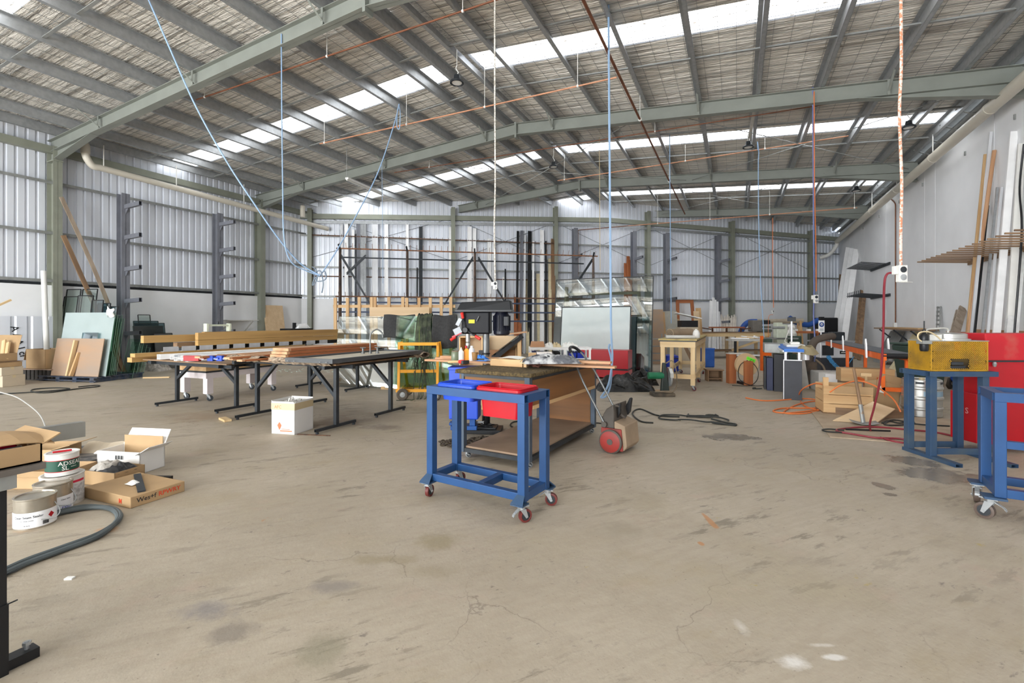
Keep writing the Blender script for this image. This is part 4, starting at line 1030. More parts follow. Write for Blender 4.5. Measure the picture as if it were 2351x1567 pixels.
# ================================================================ timber beams on the white trolley
t = thing('timber_trolley', 'white legged timber trolley on casters under the beam stack', 'trolley', (-8.72,5.90,0), radians(3))
M_WLEG = mat('off_white_leg', (214,204,204), .6, var=.06)
for x, y in ((-.30,-.66),(.30,-.66),(.30,.66),(-.30,.66)):
    mb = MB(); mb.box(x-.055,x+.055,y-.055,y+.055,.13,.46); obj('leg', mb, M_WLEG, t)
    caster(t, x, y, .13, .05, .035, rz=.6+x, tyre=M_DARKSTEEL)
mb = MB(); mb.box(-.36,.36,-.74,.74,.40,.50); obj('skirt', mb, M_WLEG, t)
mb = MB(); mb.box(-.37,.37,-.75,.75,.50,.53); obj('dark_band', mb, M_DARKSTEEL, t)
mb = MB(); mb.box(-.36,.36,-.74,.74,.53,.72); obj('top_box', mb, W('pine','y'), t)
for i in range(2): mb = MB(); mb.box(-.55,.45,-.55+1.0*i,-.45+1.0*i,.72,.80); obj('bearer', mb, W('beam'), t)
def ybeam(name, label, X, pxa, pxb, z0, z1, w_, m, group=None, cat='beam'):
    ya, yb = onX(pxa,737,X).y, onX(pxb,737,X).y
    mb = MB(); mb.box(-w_,0,0,yb-ya,0,z1-z0); return solo(name, mb, m, label, cat, group, loc=(X,ya,z0))
BW_ = W('beam','y')
ybeam('timber_beam', 'long yellow timber beam, upper front one of the stack', -8.82, 455, 790, 1.06, 1.19, .09, BW_)
ybeam('timber_beam', 'long yellow timber beam, lower front one of the stack', -8.82, 455, 790, .955, 1.055, .09, BW_)
ybeam('timber_beam', 'long yellow timber beam just behind the top front one', -8.93, 470, 815, 1.065, 1.20, .09, BW_)
ybeam('timber_beam', 'short yellow beam end jutting out left of the stack', -9.05, 330, 640, 1.03, 1.155, .09, BW_)
ybeam('timber_beam', 'back yellow beam ending furthest right of the stack', -9.16, 500, 825, 1.06, 1.18, .09, BW_)
ybeam('timber_beam', 'short dark timber block under the jutting beam', -8.99, 407, 450, .93, 1.02, .12, W('oldwood','y'))
ybeam('timber_plank', 'long low yellow plank under the steel brackets', -8.80, 310, 700, .815, .874, .14, BW_, cat='plank')
ybeam('timber_plank', 'lower plank jutting out furthest left under the stack', -8.98, 303, 480, .722, .80, .14, BW_, cat='plank')
ybeam('dark_beam', 'dark steel beam inside the timber stack', -8.97, 420, 780, .865, .95, .12, M_DARKSTEEL)
M_BRK = mat('bracket_zinc', (196,198,202), .45, .4)
for i in range(11):
    ya = onX(375+43*i-1.2*i*i*.6,737,-8.81).y
    mb = MB(); mb.box(0,.006,0,.24,0,.085); mb.box(-.08,0,0,.24,0,.006); o = solo('steel_bracket', mb, M_BRK, 'zinc angle bracket in the row under the long timber beams, '+ORD[i]+' from the left', 'bracket', 'zinc brackets under the beams', loc=(-8.81,ya,.876))
t = thing('cast_vise', 'pale green cast vise frame on top of the timber beams', 'vise', (-9.0,onX(500,755,-9.0).y,1.205))
M_VG = mat('pale_green', (196,202,184), .5)
for s in (-1,1): mb = MB(); mb.box(-.05,.05,s*.22-.022,s*.22+.022,0,.15); obj('jaw_post', mb, M_VG, t, bev=.006)
mb = MB(); mb.box(-.03,.03,-.22,.22,.10,.135); obj('cross_bar', mb, M_VG, t)
mb = MB(); mb.cyl((0,0,.13),(0,0,.19),.02,n=10); obj('screw', mb, M_DARKSTEEL, t)
# plastic sheet scraps, small pieces near the beams
q = G(350,850); mb = lump(MB(), 0,0,.42,.26,.22,31,24,16,.4); tag(obj('plastic_scrap', mb, mat('scrap_film', (206,198,190), .25, c2=(150,142,136), scale=10, bump=.6, bscale=14), loc=(q.x,q.y,0), rz=.4, smooth=True), 'crumpled clear plastic film on the floor beyond the trestles', 'plastic sheet')
q = G(345,868); board('timber_offcut', 'short pale stick on the floor below the plastic film', (q.x-.1,q.y-.1,.02), (q.x+.35,q.y+.25,.02), .06,.03, W('pine_raw'), 'timber')
# grey drum stand left of the film
q = G(318,850); t = thing('grey_stool', 'small grey steel pedestal by the end of the beams', 'pedestal', (q.x,q.y,0)); mb = MB(); mb.box(-.22,.22,-.16,.16,0,.42); obj('pedestal_body', mb, M_RACK, t); mb = MB(); mb.box(-.3,.3,-.22,.22,.42,.44); obj('pedestal_top', mb, M_GALVD, t)
# ================================================================ steel trestle tables
def trestle(name, label, posts, top, zt=.86, m=M_DARKSTEEL):
    x0,x1,y0,y1 = top; c = V(((x0+x1)/2,(y0+y1)/2,0)); t = thing(name, label, 'table', c)
    for x, y in posts:
        dx = 1 if x < c.x else -1; x, y = x-c.x, y-c.y
        mb = MB(); mb.box(x-.025,x+.025,y-.025,y+.025,.06,zt-.05); obj('post', mb, m, t)
        mb = MB(); mb.rhs((x,y-.34,.045),(x,y+.34,.045),.035,.035,.003); obj('foot_bar', mb, m, t)
        for s in (-1,1): pass
        mb = MB(); mb.cyl((x,y-.31,0),(x,y-.31,.03),.02,n=8); mb.cyl((x,y+.31,0),(x,y+.31,.03),.02,n=8); obj('levelling_foot', mb, m, t)
        mb = MB(); mb.bar((x,y,.42),(x+dx*.42,y,zt-.05),.045,.045); obj('brace', mb, m, t)
    mb = MB()
    for s in (-1,1): mb.bar((x0-c.x,s*(y1-y0)*.32,zt-.035),(x1-c.x,s*(y1-y0)*.32,zt-.035),.05,.05)
    for s in (-1,1): mb.bar((s*(x1-x0)*.40,y0-c.y,zt-.03),(s*(x1-x0)*.40,y1-c.y,zt-.03),.05,.05)
    obj('top_frame', mb, m, t)
    mb = MB(); mb.box(x0-c.x,x1-c.x,y0-c.y,y1-c.y,zt,zt+.018); obj('table_board', mb, W('oldwood'), t)
    return t
tA = trestle('trestle_table', 'dark steel trestle table with carpet padding under the tap frame', ((-4.70,4.6),(-4.74,5.72),(-6.42,4.75),(-6.45,5.75)), (-6.6,-4.45,4.35,6.05), .85)
tB = trestle('trestle_table', 'dark steel trestle table carrying the white profiles and clamps', ((-8.62,4.88),(-7.14,4.92)), (-8.9,-6.75,4.5,5.05), .755)
tC = trestle('trestle_table', 'far dark steel trestle table beyond the tap frame', ((-6.98,7.4),(-8.35,7.4)), (-8.6,-6.6,7.0,7.9), .85)
for (par, x0, x1, y0, y1) in ((tA,-.05,1.04,-.93,-.74),(tA,.3,1.22,.70,.94),(tA,-1.2,-.3,-.9,-.7)):
    mb = MB(); n_ = 10
    mb.grid(24,7,lambda u,v: V((x0+(x1-x0)*u, (y0+y1)/2-cos(v*pi*2)*(y1-y0)/2, .885+.045*sin(v*pi*2)+.006*sin(u*40+v*9))))
    obj('carpet_pad', mb, M_CARPETB, par, smooth=True)
# tap frame
TF = V((-4.66,5.05,.905)); tfz = radians(3)
t = thing('tap_display_tray', 'shallow dark grey steel frame lying across the front trestle table', 'frame', TF, tfz)
M_FR = mat('charcoal_paint', (74,76,78), .45, var=.1)
for s in (-1,1):
    mb = MB(); mb.box(s*.35-.02,s*.35+.02,-.98,.92,0,.052); obj('side_rail', mb, M_FR, t)
    mb = MB(); mb.box(-.33,.33,s*.93-.02-.03,s*.93+.02-.03,0,.052); obj('end_rail', mb, M_FR, t)
mb = MB(); mb.box(-.33,.33,-.94,.88,.01,.03); obj('infill_board', mb, mat('frame_fill', (188,180,164), .7), t)
for (x, y) in ((-.30,-1.003),(-.2,-1.003),(.2,-1.003),(.3,-1.003)):
    mb = MB(); mb.box(x-.008,x+.008,y-.002,y+.004,.012,.02); obj('screw', mb, M_CHROME, t)
# chrome tap standing on it
t = thing('mixer_tap', 'chrome gooseneck tap with two cross handles on the grey frame', 'tap', TF+V((-.1,.25,.032)), tfz+radians(35))
for s in (-1,1):
    mb = MB(); mb.lathe([(.028,0),(.026,.012),(.014,.03),(.014,.07),(.02,.075),(.0,.09)], c=(s*.10,0,0), n=14); mb.cyl((s*.10-.04,0,.082),(s*.10+.04,0,.082),.008,n=8); mb.cyl((s*.10,-.04,.082),(s*.10,.04,.082),.008,n=8); obj('cross_handle', mb, M_CHROME, t, smooth=True)
mb = MB(); mb.tube(cm([(0,0,0),(0,0,.22),(0.02,0,.30),(.09,0,.345),(.16,0,.30),(.175,0,.23)],7),.011,10); mb.lathe([(.026,0),(.024,.015),(.013,.03)], n=14); obj('spout', mb, M_CHROME, t, smooth=True)
# orange faced boards
def yb(name, label, x, y0, y1, z, w_, h_, group, face=True, dx=0):
    t = thing(name, label, 'board', (x,y0,z), -atan2(dx, y1-y0), group); L_ = y1-y0
    mb = MB(); mb.box(0,w_,0,L_,0,h_); obj('board_core', mb, W('cedar','y'), t)
    mb = MB(); mb.box(w_,w_+.004,.04,L_,.002,h_-.002); obj('stained_face', mb, W('merbau','y'), t)
    return t
for i in range(4): yb('stained_board', ['lowest','second','third','topmost'][i]+' orange stained board of the neat stack behind the tap', -5.66-.01*i, 4.35+.03*i, 6.15, .872+.043*i, .30, .038, None)
r_ = random.Random(5)
for i in range(9):
    yb('stained_board', 'orange stained board of the fanned pile, '+ORD[i%5]+' from the left in its '+('lower' if i < 5 else 'upper')+' layer', -6.62+.17*(i%5)+.03*r_.random(), 3.95+.55*r_.random(), 6.0, .872+.030*(i//5)+.0*i, .11, .026, 'fanned stained boards', dx=.12*r_.uniform(-1,1))
# white and grey profiles on table B with clamps
for i in range(7):
    x = -8.55+.16*i; ya = 4.46+.22*r_.random()-.04*i
    mb = MB(); w_ = .07+.03*(i%2); mb.rhs((0,0,w_/2),(.25*r_.uniform(-.4,.6),2.2,w_/2),w_*1.1,w_*.8,.004)
    solo('metal_profile', mb, M_WHITE if i%3 else M_ALU, ('white' if i%3 else 'grey')+' box profile on the trestle table, '+ORD[i]+' from the left of the row', 'profile', 'profiles on the trestle table', loc=(x,ya,.776))
for i,(px,lab,m) in enumerate(((452,'red bar clamp lying on the metal profiles',mat('clamp_red',(160,44,48),.5)),(484,'blue bar clamp lying on the metal profiles, left one',mat('clamp_blue',(36,70,170),.5)),(505,'blue bar clamp lying on the metal profiles, right one',mat('clamp_blue',(36,70,170),.5)))):
    q = P(px,824,6.5); t = thing('bar_clamp', lab, 'clamp', (q.x,q.y,.885), TH-.2)
    mb = MB(); mb.box(-.30,.12,-.012,.012,-.005,.012); obj('bar', mb, M_GALV, t)
    mb = MB(); mb.box(-.04 if i else -.2,.05,-.025,.025,-.03,.045); obj('jaw', mb, m, t, bev=.006)
    mb = MB(); mb.cyl((.05,0,.01),(.13,0,.01),.014,n=8); obj('screw_handle', mb, m, t)
# white carton in front, open top with torn flaps
wbx = G(664,998); t = cbox_('carton', 'white open carton with torn top and orange print on the floor before the trestle table', 'carton', (wbx.x-.14,wbx.y+.17,0), radians(12), .33,.36,.385, M_CARDW, True, [('f',85,.02),('b',80,.03),('l',75,.03),('r',85,.02)])
mb = MB(); mb.box(-.168,.168,-.1835,-.1812,.30,.385); mb.box(.166,.1672,-.18,.18,.30,.385); obj('packing_tape', mb, M_TAPE, t)
M_OPR = mat('orange_print', (226,130,90), .7); letter('AFC', .055, (-.07,-.1845,.335), (1,0,0),(0,0,1), M_OPR, t)
mb = MB(); mb.box(-.04,.13,-.1835,-.1815,.035,.048); mb.box(-.02,.10,-.1835,-.1815,.06,.066); mb.prism([(0,0),(.03,.06),(0,.1),(-.03,.06)], (-.05,-.1832,.05),(1,0,0),(0,0,1),(0,.001,0)); obj('printed_mark', mb, M_OPR, t)
mb = lump(MB(), 0,0,.14,.15,.07,17,16,12,.5,.31); obj('wrapping_scrap', mb, M_POLY, t, smooth=True)
q = G(510,962); board('timber_offcut', 'short pale offcut on the floor by the trestle foot', (q.x,q.y,.018),(q.x+.25,q.y-.08,.018),.09,.03,W('pine_raw'),'timber')
q = G(710,1000); board('steel_strip', 'thin rusty strip on the floor below the front trestle', (q.x-.18,q.y-.02,.006),(q.x+.24,q.y+.1,.006),.02,.008,M_RUSTY,'strip')
# loops of cable on the floor, far left
mb = MB(); pts = [G(0,905),G(60,902),G(130,897),G(160,893),(G(130,891)),G(80,894),G(74,900),G(110,902),G(180,893),G(225,888),G(222,885),G(180,889)]
mb.tube(cm([(p.x,p.y,.012) for p in pts],6),.012,6); tag(obj('floor_cable', mb, M_CABLE, smooth=True), 'loops of dark cable on the floor before the cartons, far left', 'cable')
# ================================================================ bench at the left edge with carton, tins and hoses
bq = V((-2.66,.87,0))
def bt_(x, y, z): return bq+V((-y, x, z))
t = thing('work_table', 'black legged steel bench cut by the left edge of the frame', 'bench', bq, pi/2)
mb = MB(); mb.box(-.125,-.024,-.045,.045,.04,.735); obj('leg', mb, M_BLACK, t)
mb = MB(); mb.box(-.13,-.02,-.05,.05,.0,.28); obj('leg_sleeve', mb, M_BLACK, t)
mb = MB(); mb.box(-.16,.0,-.06,.06,.735,.79); obj('bracket_plate', mb, M_GALVD, t)
mb = MB(); mb.rhs((-.30,-.0,.022),(.08,-.0,.022),.06,.04,.005); obj('foot_bar', mb, M_BLACK, t)
mb = MB(); mb.cyl((.05,-.0,.04),(.05,-.0,.075),.008,n=8); mb.cyl((.05,0,.06),(.05,0,.072),.015,n=6); obj('bolt', mb, M_GALV, t)
mb = MB(); mb.box(-1.0,.085,-.07,.62,.79,.815); obj('bench_top', mb, mat('worn_steel', (128,122,116), .4, .4, c2=(86,80,76), scale=5), t)
for zz in (.38,.26):
    mb = MB(); mb.tube([(-.03,-.02,zz),(-.012,-.03,zz+.012),(.012,-.03,zz+.014)],.003,5); obj('wire_end', mb, M_DARKSTEEL, t)
t = cbox_('carton', 'open brown carton of sealant tubes on the steel bench at the left edge', 'carton', bt_(-.17,.12,.817), pi/2, .50,.34,.075, M_CARD, True, [('r',28,.07)])
mb = MB(); mb.grid(12,7,lambda u,v: V((-.25+.54*u, .17-.28*v-.06*u*v, .085+.055*sin(v*2.0+.6)+.010*sin(u*9)-.05*u*u))); obj('torn_flap', mb, M_CARD, t, thick=.004)
for i in range(4): mb = MB(); mb.cyl((-.22,-.135+.052*i,.045),(.2,-.13+.052*i,.05),.024,n=12); obj('sealant_tube', mb, [M_GALV, mat('tube_red',(150,16,40),.3), M_WHITEPL, mat('tube_red',(150,16,40),.3)][i], t, smooth=True)
mb = MB(); mb.cyl((-.2,-.08,.085),(.19,-.085,.08),.024,n=12); obj('sealant_tube', mb, mat('tube_red',(150,16,40),.3), t, smooth=True)
t = thing('steel_channel', 'grey steel channel sticking out behind the bench carton', 'channel', bt_(.1,.34,.817), pi/2-radians(4))
mb = MB(); mb.box(-.25,.28,-.004,.004,0,.074); mb.box(-.25,.28,.0,.05,.07,.074); mb.box(-.25,.28,.0,.05,0,.004); obj('channel_web', mb, mat('channel_grey', (140,139,134), .4, .3), t)
t = thing('bench_clamp', 'small steel clamp handle behind the bench carton', 'clamp', bt_(-.06,.44,.817), TH); mb = MB(); mb.cyl((-.25,0,.145),(.07,0,.155),.006,n=8); obj('handle_bar', mb, M_GALV, t); mb = MB(); mb.box(-.025,.02,-.015,.015,.10,.17); obj('clamp_body', mb, M_GALVD, t)
mb = MB(); mb.cyl((0,0,0),(0,0,.12),.012,n=8); obj('clamp_post', mb, M_GALVD, t)
mb = MB(); mb.tube(cm([P(104,992,2.45),P(103,975,2.5),P(90,950,2.6),P(62,926,2.7),P(30,908,2.8),P(-30,893,2.9)],7),.0035,6); tag(obj('clear_tube', mb, mat('clear_tube', (160,158,152), .3), smooth=True), 'thin clear plastic tube arching over the bench at the left edge', 'tube')
def tin(name, label, q, r, h, body, handle=True, lid=None, rim=None, cat='tin'):
    t = thing(name, label, cat, (q.x,q.y,q.z), TH+radians(43))
    mb = MB(); mb.lathe([(r,0),(r,h-.012),(r+.004,h-.008),(r+.004,h),(r-.008,h),(r-.010,h-.008),(0,h-.008)], n=32); obj('tin_body', mb, body, t, smooth=True)
    if handle:
        mb = MB(); mb.tube(cm([(r*.9,-r*.45,h*.72),(r*1.15,-r*.6,h*.4),(r*.9,-r*.95,h*.25),(r*.3,-r*1.12,h*.30)],5),.003,5); obj('wire_handle', mb, M_GALV, t)
    return t
def band(t, r, z0, z1, a0, a1, m, name='paper_label'):
    mb = MB(); n_ = 24; mb.grid(n_,2,lambda u,v: V(((r+.0015)*sin(radians(a0+(a1-a0)*u)), -(r+.0015)*cos(radians(a0+(a1-a0)*u)), z0+(z1-z0)*v))); return obj(name, mb, m, t, smooth=True)
def cyltext(t, s, size, r, ang, z, m): return letter(s, size, (0,0,0),(1,0,0),(0,0,1), m, t, bend=lambda x, y: V(((r+.003)*sin(radians(ang)+x/r), -(r+.003)*cos(radians(ang)+x/r), z+y)))
M_TIN = mat('tin_plate', (176,168,154), .3, .7, var=.15, scale=8); M_LABEL = mat('label_white', (238,238,240), .6, var=.02); M_INK = mat('ink', (36,38,42), .7)
q = G(81,1203); t = tin('paint_tin', 'silver tin with a white hazard label, front one of the group on the floor', q, .108, .205, M_TIN)
band(t,.108,.012,.115,-85,85,M_LABEL); cyltext(t,'Clear Seam Sealer',.021,.108,-18,.085,M_INK); cyltext(t,'for sheet joints',.011,.108,-20,.062,M_INK); cyltext(t,'1.00 litre',.011,.108,-22,.03,M_INK)
mb = MB(); mb.prism([(0,-.02),(.02,0),(0,.02),(-.02,0)], (.108*sin(radians(48)),-.108*cos(radians(48))-.004,.075),(cos(radians(48)),sin(radians(48)),0),(0,0,1),(.001,.001,0)); obj('hazard_diamond', mb, M_REDP, t)
mb = MB()
for k in range(8): a = radians(22+2.2*k); mb.cbox((.111*sin(a),-.111*cos(a),.035),(.0022,.002,.024),rz=a)
obj('barcode', mb, M_INK, t)
q = G(122,1172); t = tin('paint_tin', 'silver tin with a plain white label behind the front tin', q, .108, .215, M_TIN); band(t,.108,.012,.12,-85,85,M_LABEL); cyltext(t,'IGS   EXIGS',.026,.108,28,.035,mat('ink_blue',(60,84,170),.6)); cyltext(t,'Clear Seam',.014,.108,40,.095,M_INK)
q = G(143,1153); q.z = 0; t = tin('plastic_pail', 'dusty white pail with a red stripe under the green labelled tub', q, .128, .225, mat('pail_white', (220,216,210), .55, c2=(186,180,172), scale=9), False, cat='pail'); band(t,.128,.165,.182,0,70,mat('stripe_red',(206,36,66),.5),'red_stripe'); band(t,.128,.02,.15,5,80,mat('pail_label',(206,204,202),.6,c2=(160,158,156),scale=40))
q2 = V((q.x,q.y,.228)); t = tin('adhesive_tub', 'white tub with a green label on top of the dusty pail', q2, .098, .165, M_WHITEPL, False, cat='tub'); band(t,.098,.035,.115,-80,88,mat('label_green',(22,74,58),.5)); band(t,.098,.115,.12,-80,88,M_REDP,'red_line'); band(t,.098,.03,.035,-80,88,M_REDP,'red_line'); cyltext(t,'ADSEAL',.042,.098,30,.09,M_WHITEPL); cyltext(t,'SL',.042,.098,10,.055,M_WHITEPL); cyltext(t,'sealant',.014,.098,40,.062,M_WHITEPL)
mb = MB(); mb.box(-.055,.055,-.012,.012,.163,.176); obj('lid_handle', mb, M_REDPL, t, bev=.004)
# flat carton with strip
t = thing('carton', 'flat brown carton with marker scribbles and a dark strip across it', 'carton', (-4.40,2.17,0), radians(3))
mb = MB(); mb.box(-.30,.30,-.20,.20,0,.085); obj('carton_body', mb, M_CARD, t, bev=.005)
mb = MB(); mb.bar((-.22,.14,.093),(.26,-.10,.093),.05,.012); obj('dark_strip', mb, M_DARKSTEEL, t)
letter('Wes+f', .05, (.302,-.09,.045),(0,1,0),(0,0,1), M_INK, t); letter('RPWRY', .05, (.302,.08,.045),(0,1,0),(0,0,1), mat('marker_red',(214,70,40),.7), t); letter('M', .05, (.18,-.2025,.04),(1,0,0),(0,0,1), mat('marker_red',(214,70,40),.7), t)
mb = MB(); mb.grid(6,6,lambda u,v: V((-.05+.1*u,-.05+.07*v,.092+.03*sin(u*3)*sin(v*3)))); obj('tape_scrap', mb, M_PAPER, t)
# open carton of black parts
q = G(232,1112); t = cbox_('carton', 'small open brown carton of black parts and grey film', 'carton', (q.x,q.y+.1,0), radians(12), .34,.26,.12, M_CARD, True)
mb = lump(MB(), 0.02,0,.15,.11,.05,23,18,14,.35,.10); obj('black_parts', mb, M_BLACK, t, smooth=True, sub=1)
mb = lump(MB(), -.07,.0,.10,.10,.06,24,16,12,.22,.11); obj('film_scrap', mb, mat('film_grey',(166,160,152),.45,bump=.4,bscale=30), t, smooth=True, sub=1)
for i in range(2): q = G(268,1112+4*i); board('square_tube', ['black square tube end lying right of the open carton','rusty grey square tube beside the black one'][i], (q.x+.02,q.y+.05+.1*(1-i),.02),(q.x+.30,q.y+.17+.1*(1-i),.02),.035,.03,[M_BLACK,M_GALVD][i],'tube')
# white carton with barcode, open lid
q = G(238,1092); q.z = 0; t = cbox_('carton', 'long white carton with barcode and raised brown flap', 'carton', (q.x,q.y+.22,0), radians(16), .46,.26,.20, M_CARDW, True, [('b',60,.16),('f',-20,.04),('r',30,.10)], th=.008)
mb = MB()
for k in range(9): mb.box(-.03+.010*k,-.03+.010*k+(.004 if k%3 else .007),-.1325,-.1315,.13,.165)
obj('barcode', mb, M_INK, t)
mb = MB(); mb.box(-.215,.215,.121,.126,.012,.29); obj('inner_flap', mb, M_CARD, t)
# lower cartons behind the bench
q = G(60,1135); cbox_('carton', 'long open brown carton behind the tins at the left edge', 'carton', (q.x-.2,q.y+.2,0), radians(24), .62,.30,.15, M_CARD, True, [('f',-30,.06)])
q = G(95,1075); cbox_('carton', 'torn brown carton lying under the bench end', 'carton', (q.x-.3,q.y+.1,0), radians(30), .5,.35,.16, M_CARD, True, [('r',15,.16)])
q = G(230,1045); q.z = 0; mb = MB(); mb.grid(8,4,lambda u,v: V(((u-.5)*.42,(v-.5)*.12+.05*u,.02+.10*v+.01*sin(u*9)))); tag(obj('torn_cardboard', mb, M_CARDG, loc=q, rz=.3, thick=.005), 'torn pale cardboard piece behind the white carton', 'cardboard')
q = G(150,1045); mb = MB(); mb.box(-.55,.55,-.28,.28,0,.03); solo('slate_sheet', mb, mat('flaked_sheet', (92,92,94), .5, c2=(150,146,140), scale=9, thr=(.5,.58)), 'dark flaking flat sheet on the floor behind the bench', 'sheet', loc=(q.x,q.y,0), rz=radians(20))
q = G(38,1195); mb = MB(); mb.box(-.10,.07,-.06,.06,0,.13); solo('red_case', mb, mat('case_red',(184,36,30),.5), 'small red box half hidden behind the bench leg', 'box', loc=(q.x,q.y+.12,0), rz=radians(20), bev=.006)
# pair of thick grey hoses
for i in range(2):
    pts = [(120-0*i,1187-3*i),(190,1172-4*i),(245,1170+1*i),(272-4*i,1180+4*i),(272-6*i,1200+4*i),(225,1232+5*i),(140,1264+6*i),(60,1293+7*i),(0,1320+8*i),(-80,1352+10*i)]
    P_ = [G(a,b) for a,b in pts]; mb = MB(); mb.tube(cm([(p.x,p.y,.019) for p in P_],7),.0165,8)
    tag(obj('thick_hose', mb, mat('hose_grey',(84,92,94),.55), smooth=True), ['outer thick grey hose looping on the floor below the tins','inner thick blue grey hose looping on the floor below the tins'][i], 'hose')
q = G(160,1328); mb = MB(); mb.cbox((0,0,.004),(.04,.025,.008),rz=.5); solo('white_scrap', mb, M_PAPER, 'tiny white scrap alone on the floor below the hoses', 'scrap', loc=q)
# ================================================================ right side: blue stand with yellow cage
SO = V((1.775, 6.17, 0)); sz = radians(24)
def st_(x, y, z=0): return SO+V((cos(sz)*x-sin(sz)*y, sin(sz)*x+cos(sz)*y, z))
t = thing('steel_stand', 'dusty blue steel stand holding up the yellow mesh cage', 'stand', SO, sz)
for x in (.04,.56):
    for y in (.03,.31): mb = MB(); mb.box(x-.032,x+.032,y-.032,y+.032,.03,.84); obj('post', mb, M_BLUED, t, bev=.003)
    mb = MB(); mb.rhs((x,-.28,.018),(x,.36,.018),.07,.035,.004); obj('foot_bar', mb, M_BLUED, t)
for y in (.03,.31): mb = MB(); mb.bar((.07,y,.075),(.53,y,.075),.03,.06); obj('low_rail', mb, M_BLUED, t)
for y in (.0,.34): mb = MB(); mb.rhs((-.02,y,.865),(.66,y,.865),.05,.05,.004); obj('top_rail', mb, M_BLUED, t)
for x in (-.0,.64): mb = MB(); mb.bar((x,.025,.865),(x,.315,.865),.05,.05); obj('top_end_rail', mb, M_BLUED, t)
t = thing('mesh_cage', 'yellow expanded mesh cage with a steel drum lid on the blue stand', 'cage', st_(.04,.03,.892), sz)
M_CAGE = mat('cage_yellow', (188,142,34), .6, c2=(132,102,44), thr=(.45,.75), scale=5)
def meshpanel(mb, o, u, v, L_, Hh, pitch=.020, s_=.0055, hole=None):
    o, u, v = V(o), V(u), V(v); n_ = u.cross(v)
    k = -Hh
    while k < L_:
        for sg in (1,-1):
            a0 = k if sg == 1 else k+Hh; segs = []
            ta, tb_ = 0.0, 1.0
            N_ = 12
            for i in range(N_):
                t0, t1 = i/N_, (i+1)/N_
                xa, xb = a0+sg*Hh*t0, a0+sg*Hh*t1; za, zb = Hh*t0, Hh*t1
                if min(xa,xb) < 0 or max(xa,xb) > L_: continue
                if hole and hole[0] < (xa+xb)/2 < hole[1] and hole[2] < (za+zb)/2 < hole[3]: continue
                if segs and abs(segs[-1][1][0]-xa) < 1e-6: segs[-1][1] = (xb, zb)
                else: segs.append([(xa,za),(xb,zb)])
            for (a,b),(c,d) in segs: mb.bar(o+u*a+v*b, o+u*c+v*d, .003, s_, up=tuple(n_.cross((u*(c-a)+v*(d-b)).normalized())))
        k += pitch
    return mb
mb = meshpanel(MB(), (0,0,0),(1,0,0),(0,0,1),.56,.30,hole=(.19,.38,.02,.13)); o = obj('mesh_panel', mb, M_CAGE, t); o['kind'] = 'stuff'
mb = meshpanel(MB(), (0,0,0),(0,1,0),(0,0,1),.28,.30,.016,.007); o = obj('mesh_panel', mb, M_CAGE, t); o['kind'] = 'stuff'
mb = meshpanel(MB(), (.56,0,0),(0,1,0),(0,0,1),.28,.30); o = obj('mesh_panel', mb, M_CAGE, t); o['kind'] = 'stuff'
mb = MB()
for x in (0,.56):
    for y in (0,.28): mb.bar((x,y,0),(x,y,.30),.01,.01)
for z in (.005,.30):
    for y in (0,.28): mb.bar((0,y,z),(.56,y,z),.01,.01)
    for x in (0,.56): mb.bar((x,0,z),(x,.28,z),.01,.01)
obj('cage_frame', mb, M_CAGE, t)
mb = MB(); mb.box(.06,.50,.07,.26,.0,.20); obj('inner_machine', mb, mat('oily_dark', (54,46,36), .5, c2=(96,80,48)), t, bev=.02)
mb = MB(); mb.box(.20,.36,.02,.08,.02,.05); mb.box(.22,.34,.02,.09,.06,.09); obj('press_jaw', mb, M_DARKSTEEL, t)
mb = MB(); mb.box(-.01,.57,-.01,.29,.302,.31); obj('top_plate', mb, M_GALVD, t)
mb = MB(); mb.lathe([(.17,.31),(.17,.325),(.145,.33),(.145,.375),(.12,.385),(0,.39)], c=(.30,.14,0), n=32); obj('drum_lid', mb, M_STAIN, t, smooth=True)
mb = MB(); mb.tube(cm([(-.03,.05,.36),(.0,.05,.42),(.1,.08,.43),(.24,.12,.435),(.28,.13,.42),(.28,.13,.39)],6),.009,7); obj('air_pipe', mb, M_POLY, t, smooth=True)
mb = MB(); mb.tube(cm([(-.06,.0,.28),(-.13,-.0,.33),(-.12,.0,.39),(-.03,.0,.40),(.05,0,.36),(.10,0,.315)],6),.007,7); obj('air_pipe', mb, M_TAPE, t, smooth=True)
mb = MB(); mb.lathe([(.03,.20),(.038,.22),(.038,.27),(.045,.275),(.045,.31),(.038,.315),(.04,.35),(.03,.37),(.015,.39),(.015,.42),(.006,.425),(.006,.51),(0,.512)], c=(-.055,.02,0), n=16); obj('air_regulator', mb, M_BLACK, t, smooth=True)
mb = MB(); mb.box(-.10,-.01,-.025,.065,.275,.312); obj('regulator_collar', mb, M_GALVD, t, bev=.004)
mb = MB(); mb.box(.03,.15,.05,.06,.31,.37); obj('white_card', mb, M_WHITEPL, t)
# ---------------------------------------------------------------- red cabinet
CB = G(2266,1040); CB.z = 0; cz_ = radians(25)
t = thing('steel_cabinet', 'red steel cabinet on casters with a sloped faded lid at the right edge', 'cabinet', CB, cz_)
M_REDF = mat('red_faded', (184,84,74), .6, c2=(190,30,42), thr=(.36,.5), scale=3)
mb = MB(); mb.box(.0,1.3,.0,.36,.09,.98); obj('cabinet_body', mb, M_REDP, t, bev=.008)
mb = MB(); mb.prism([(-.02,.985),(-.0,1.27),(.36,1.27),(.36,.985)], (-.02,0,0),(0,1,0),(0,0,1),(1.34,0,0)); obj('lid', mb, M_REDF, t, bev=.01)
mb = MB(); mb.box(-.01,1.3,-.012,.36,.968,.986); obj('lid_gap_rail', mb, M_DARKSTEEL, t)
mb = MB(); mb.box(-.06,.0,.05,.36,.09,.62); obj('side_box', mb, M_REDP, t, bev=.006)
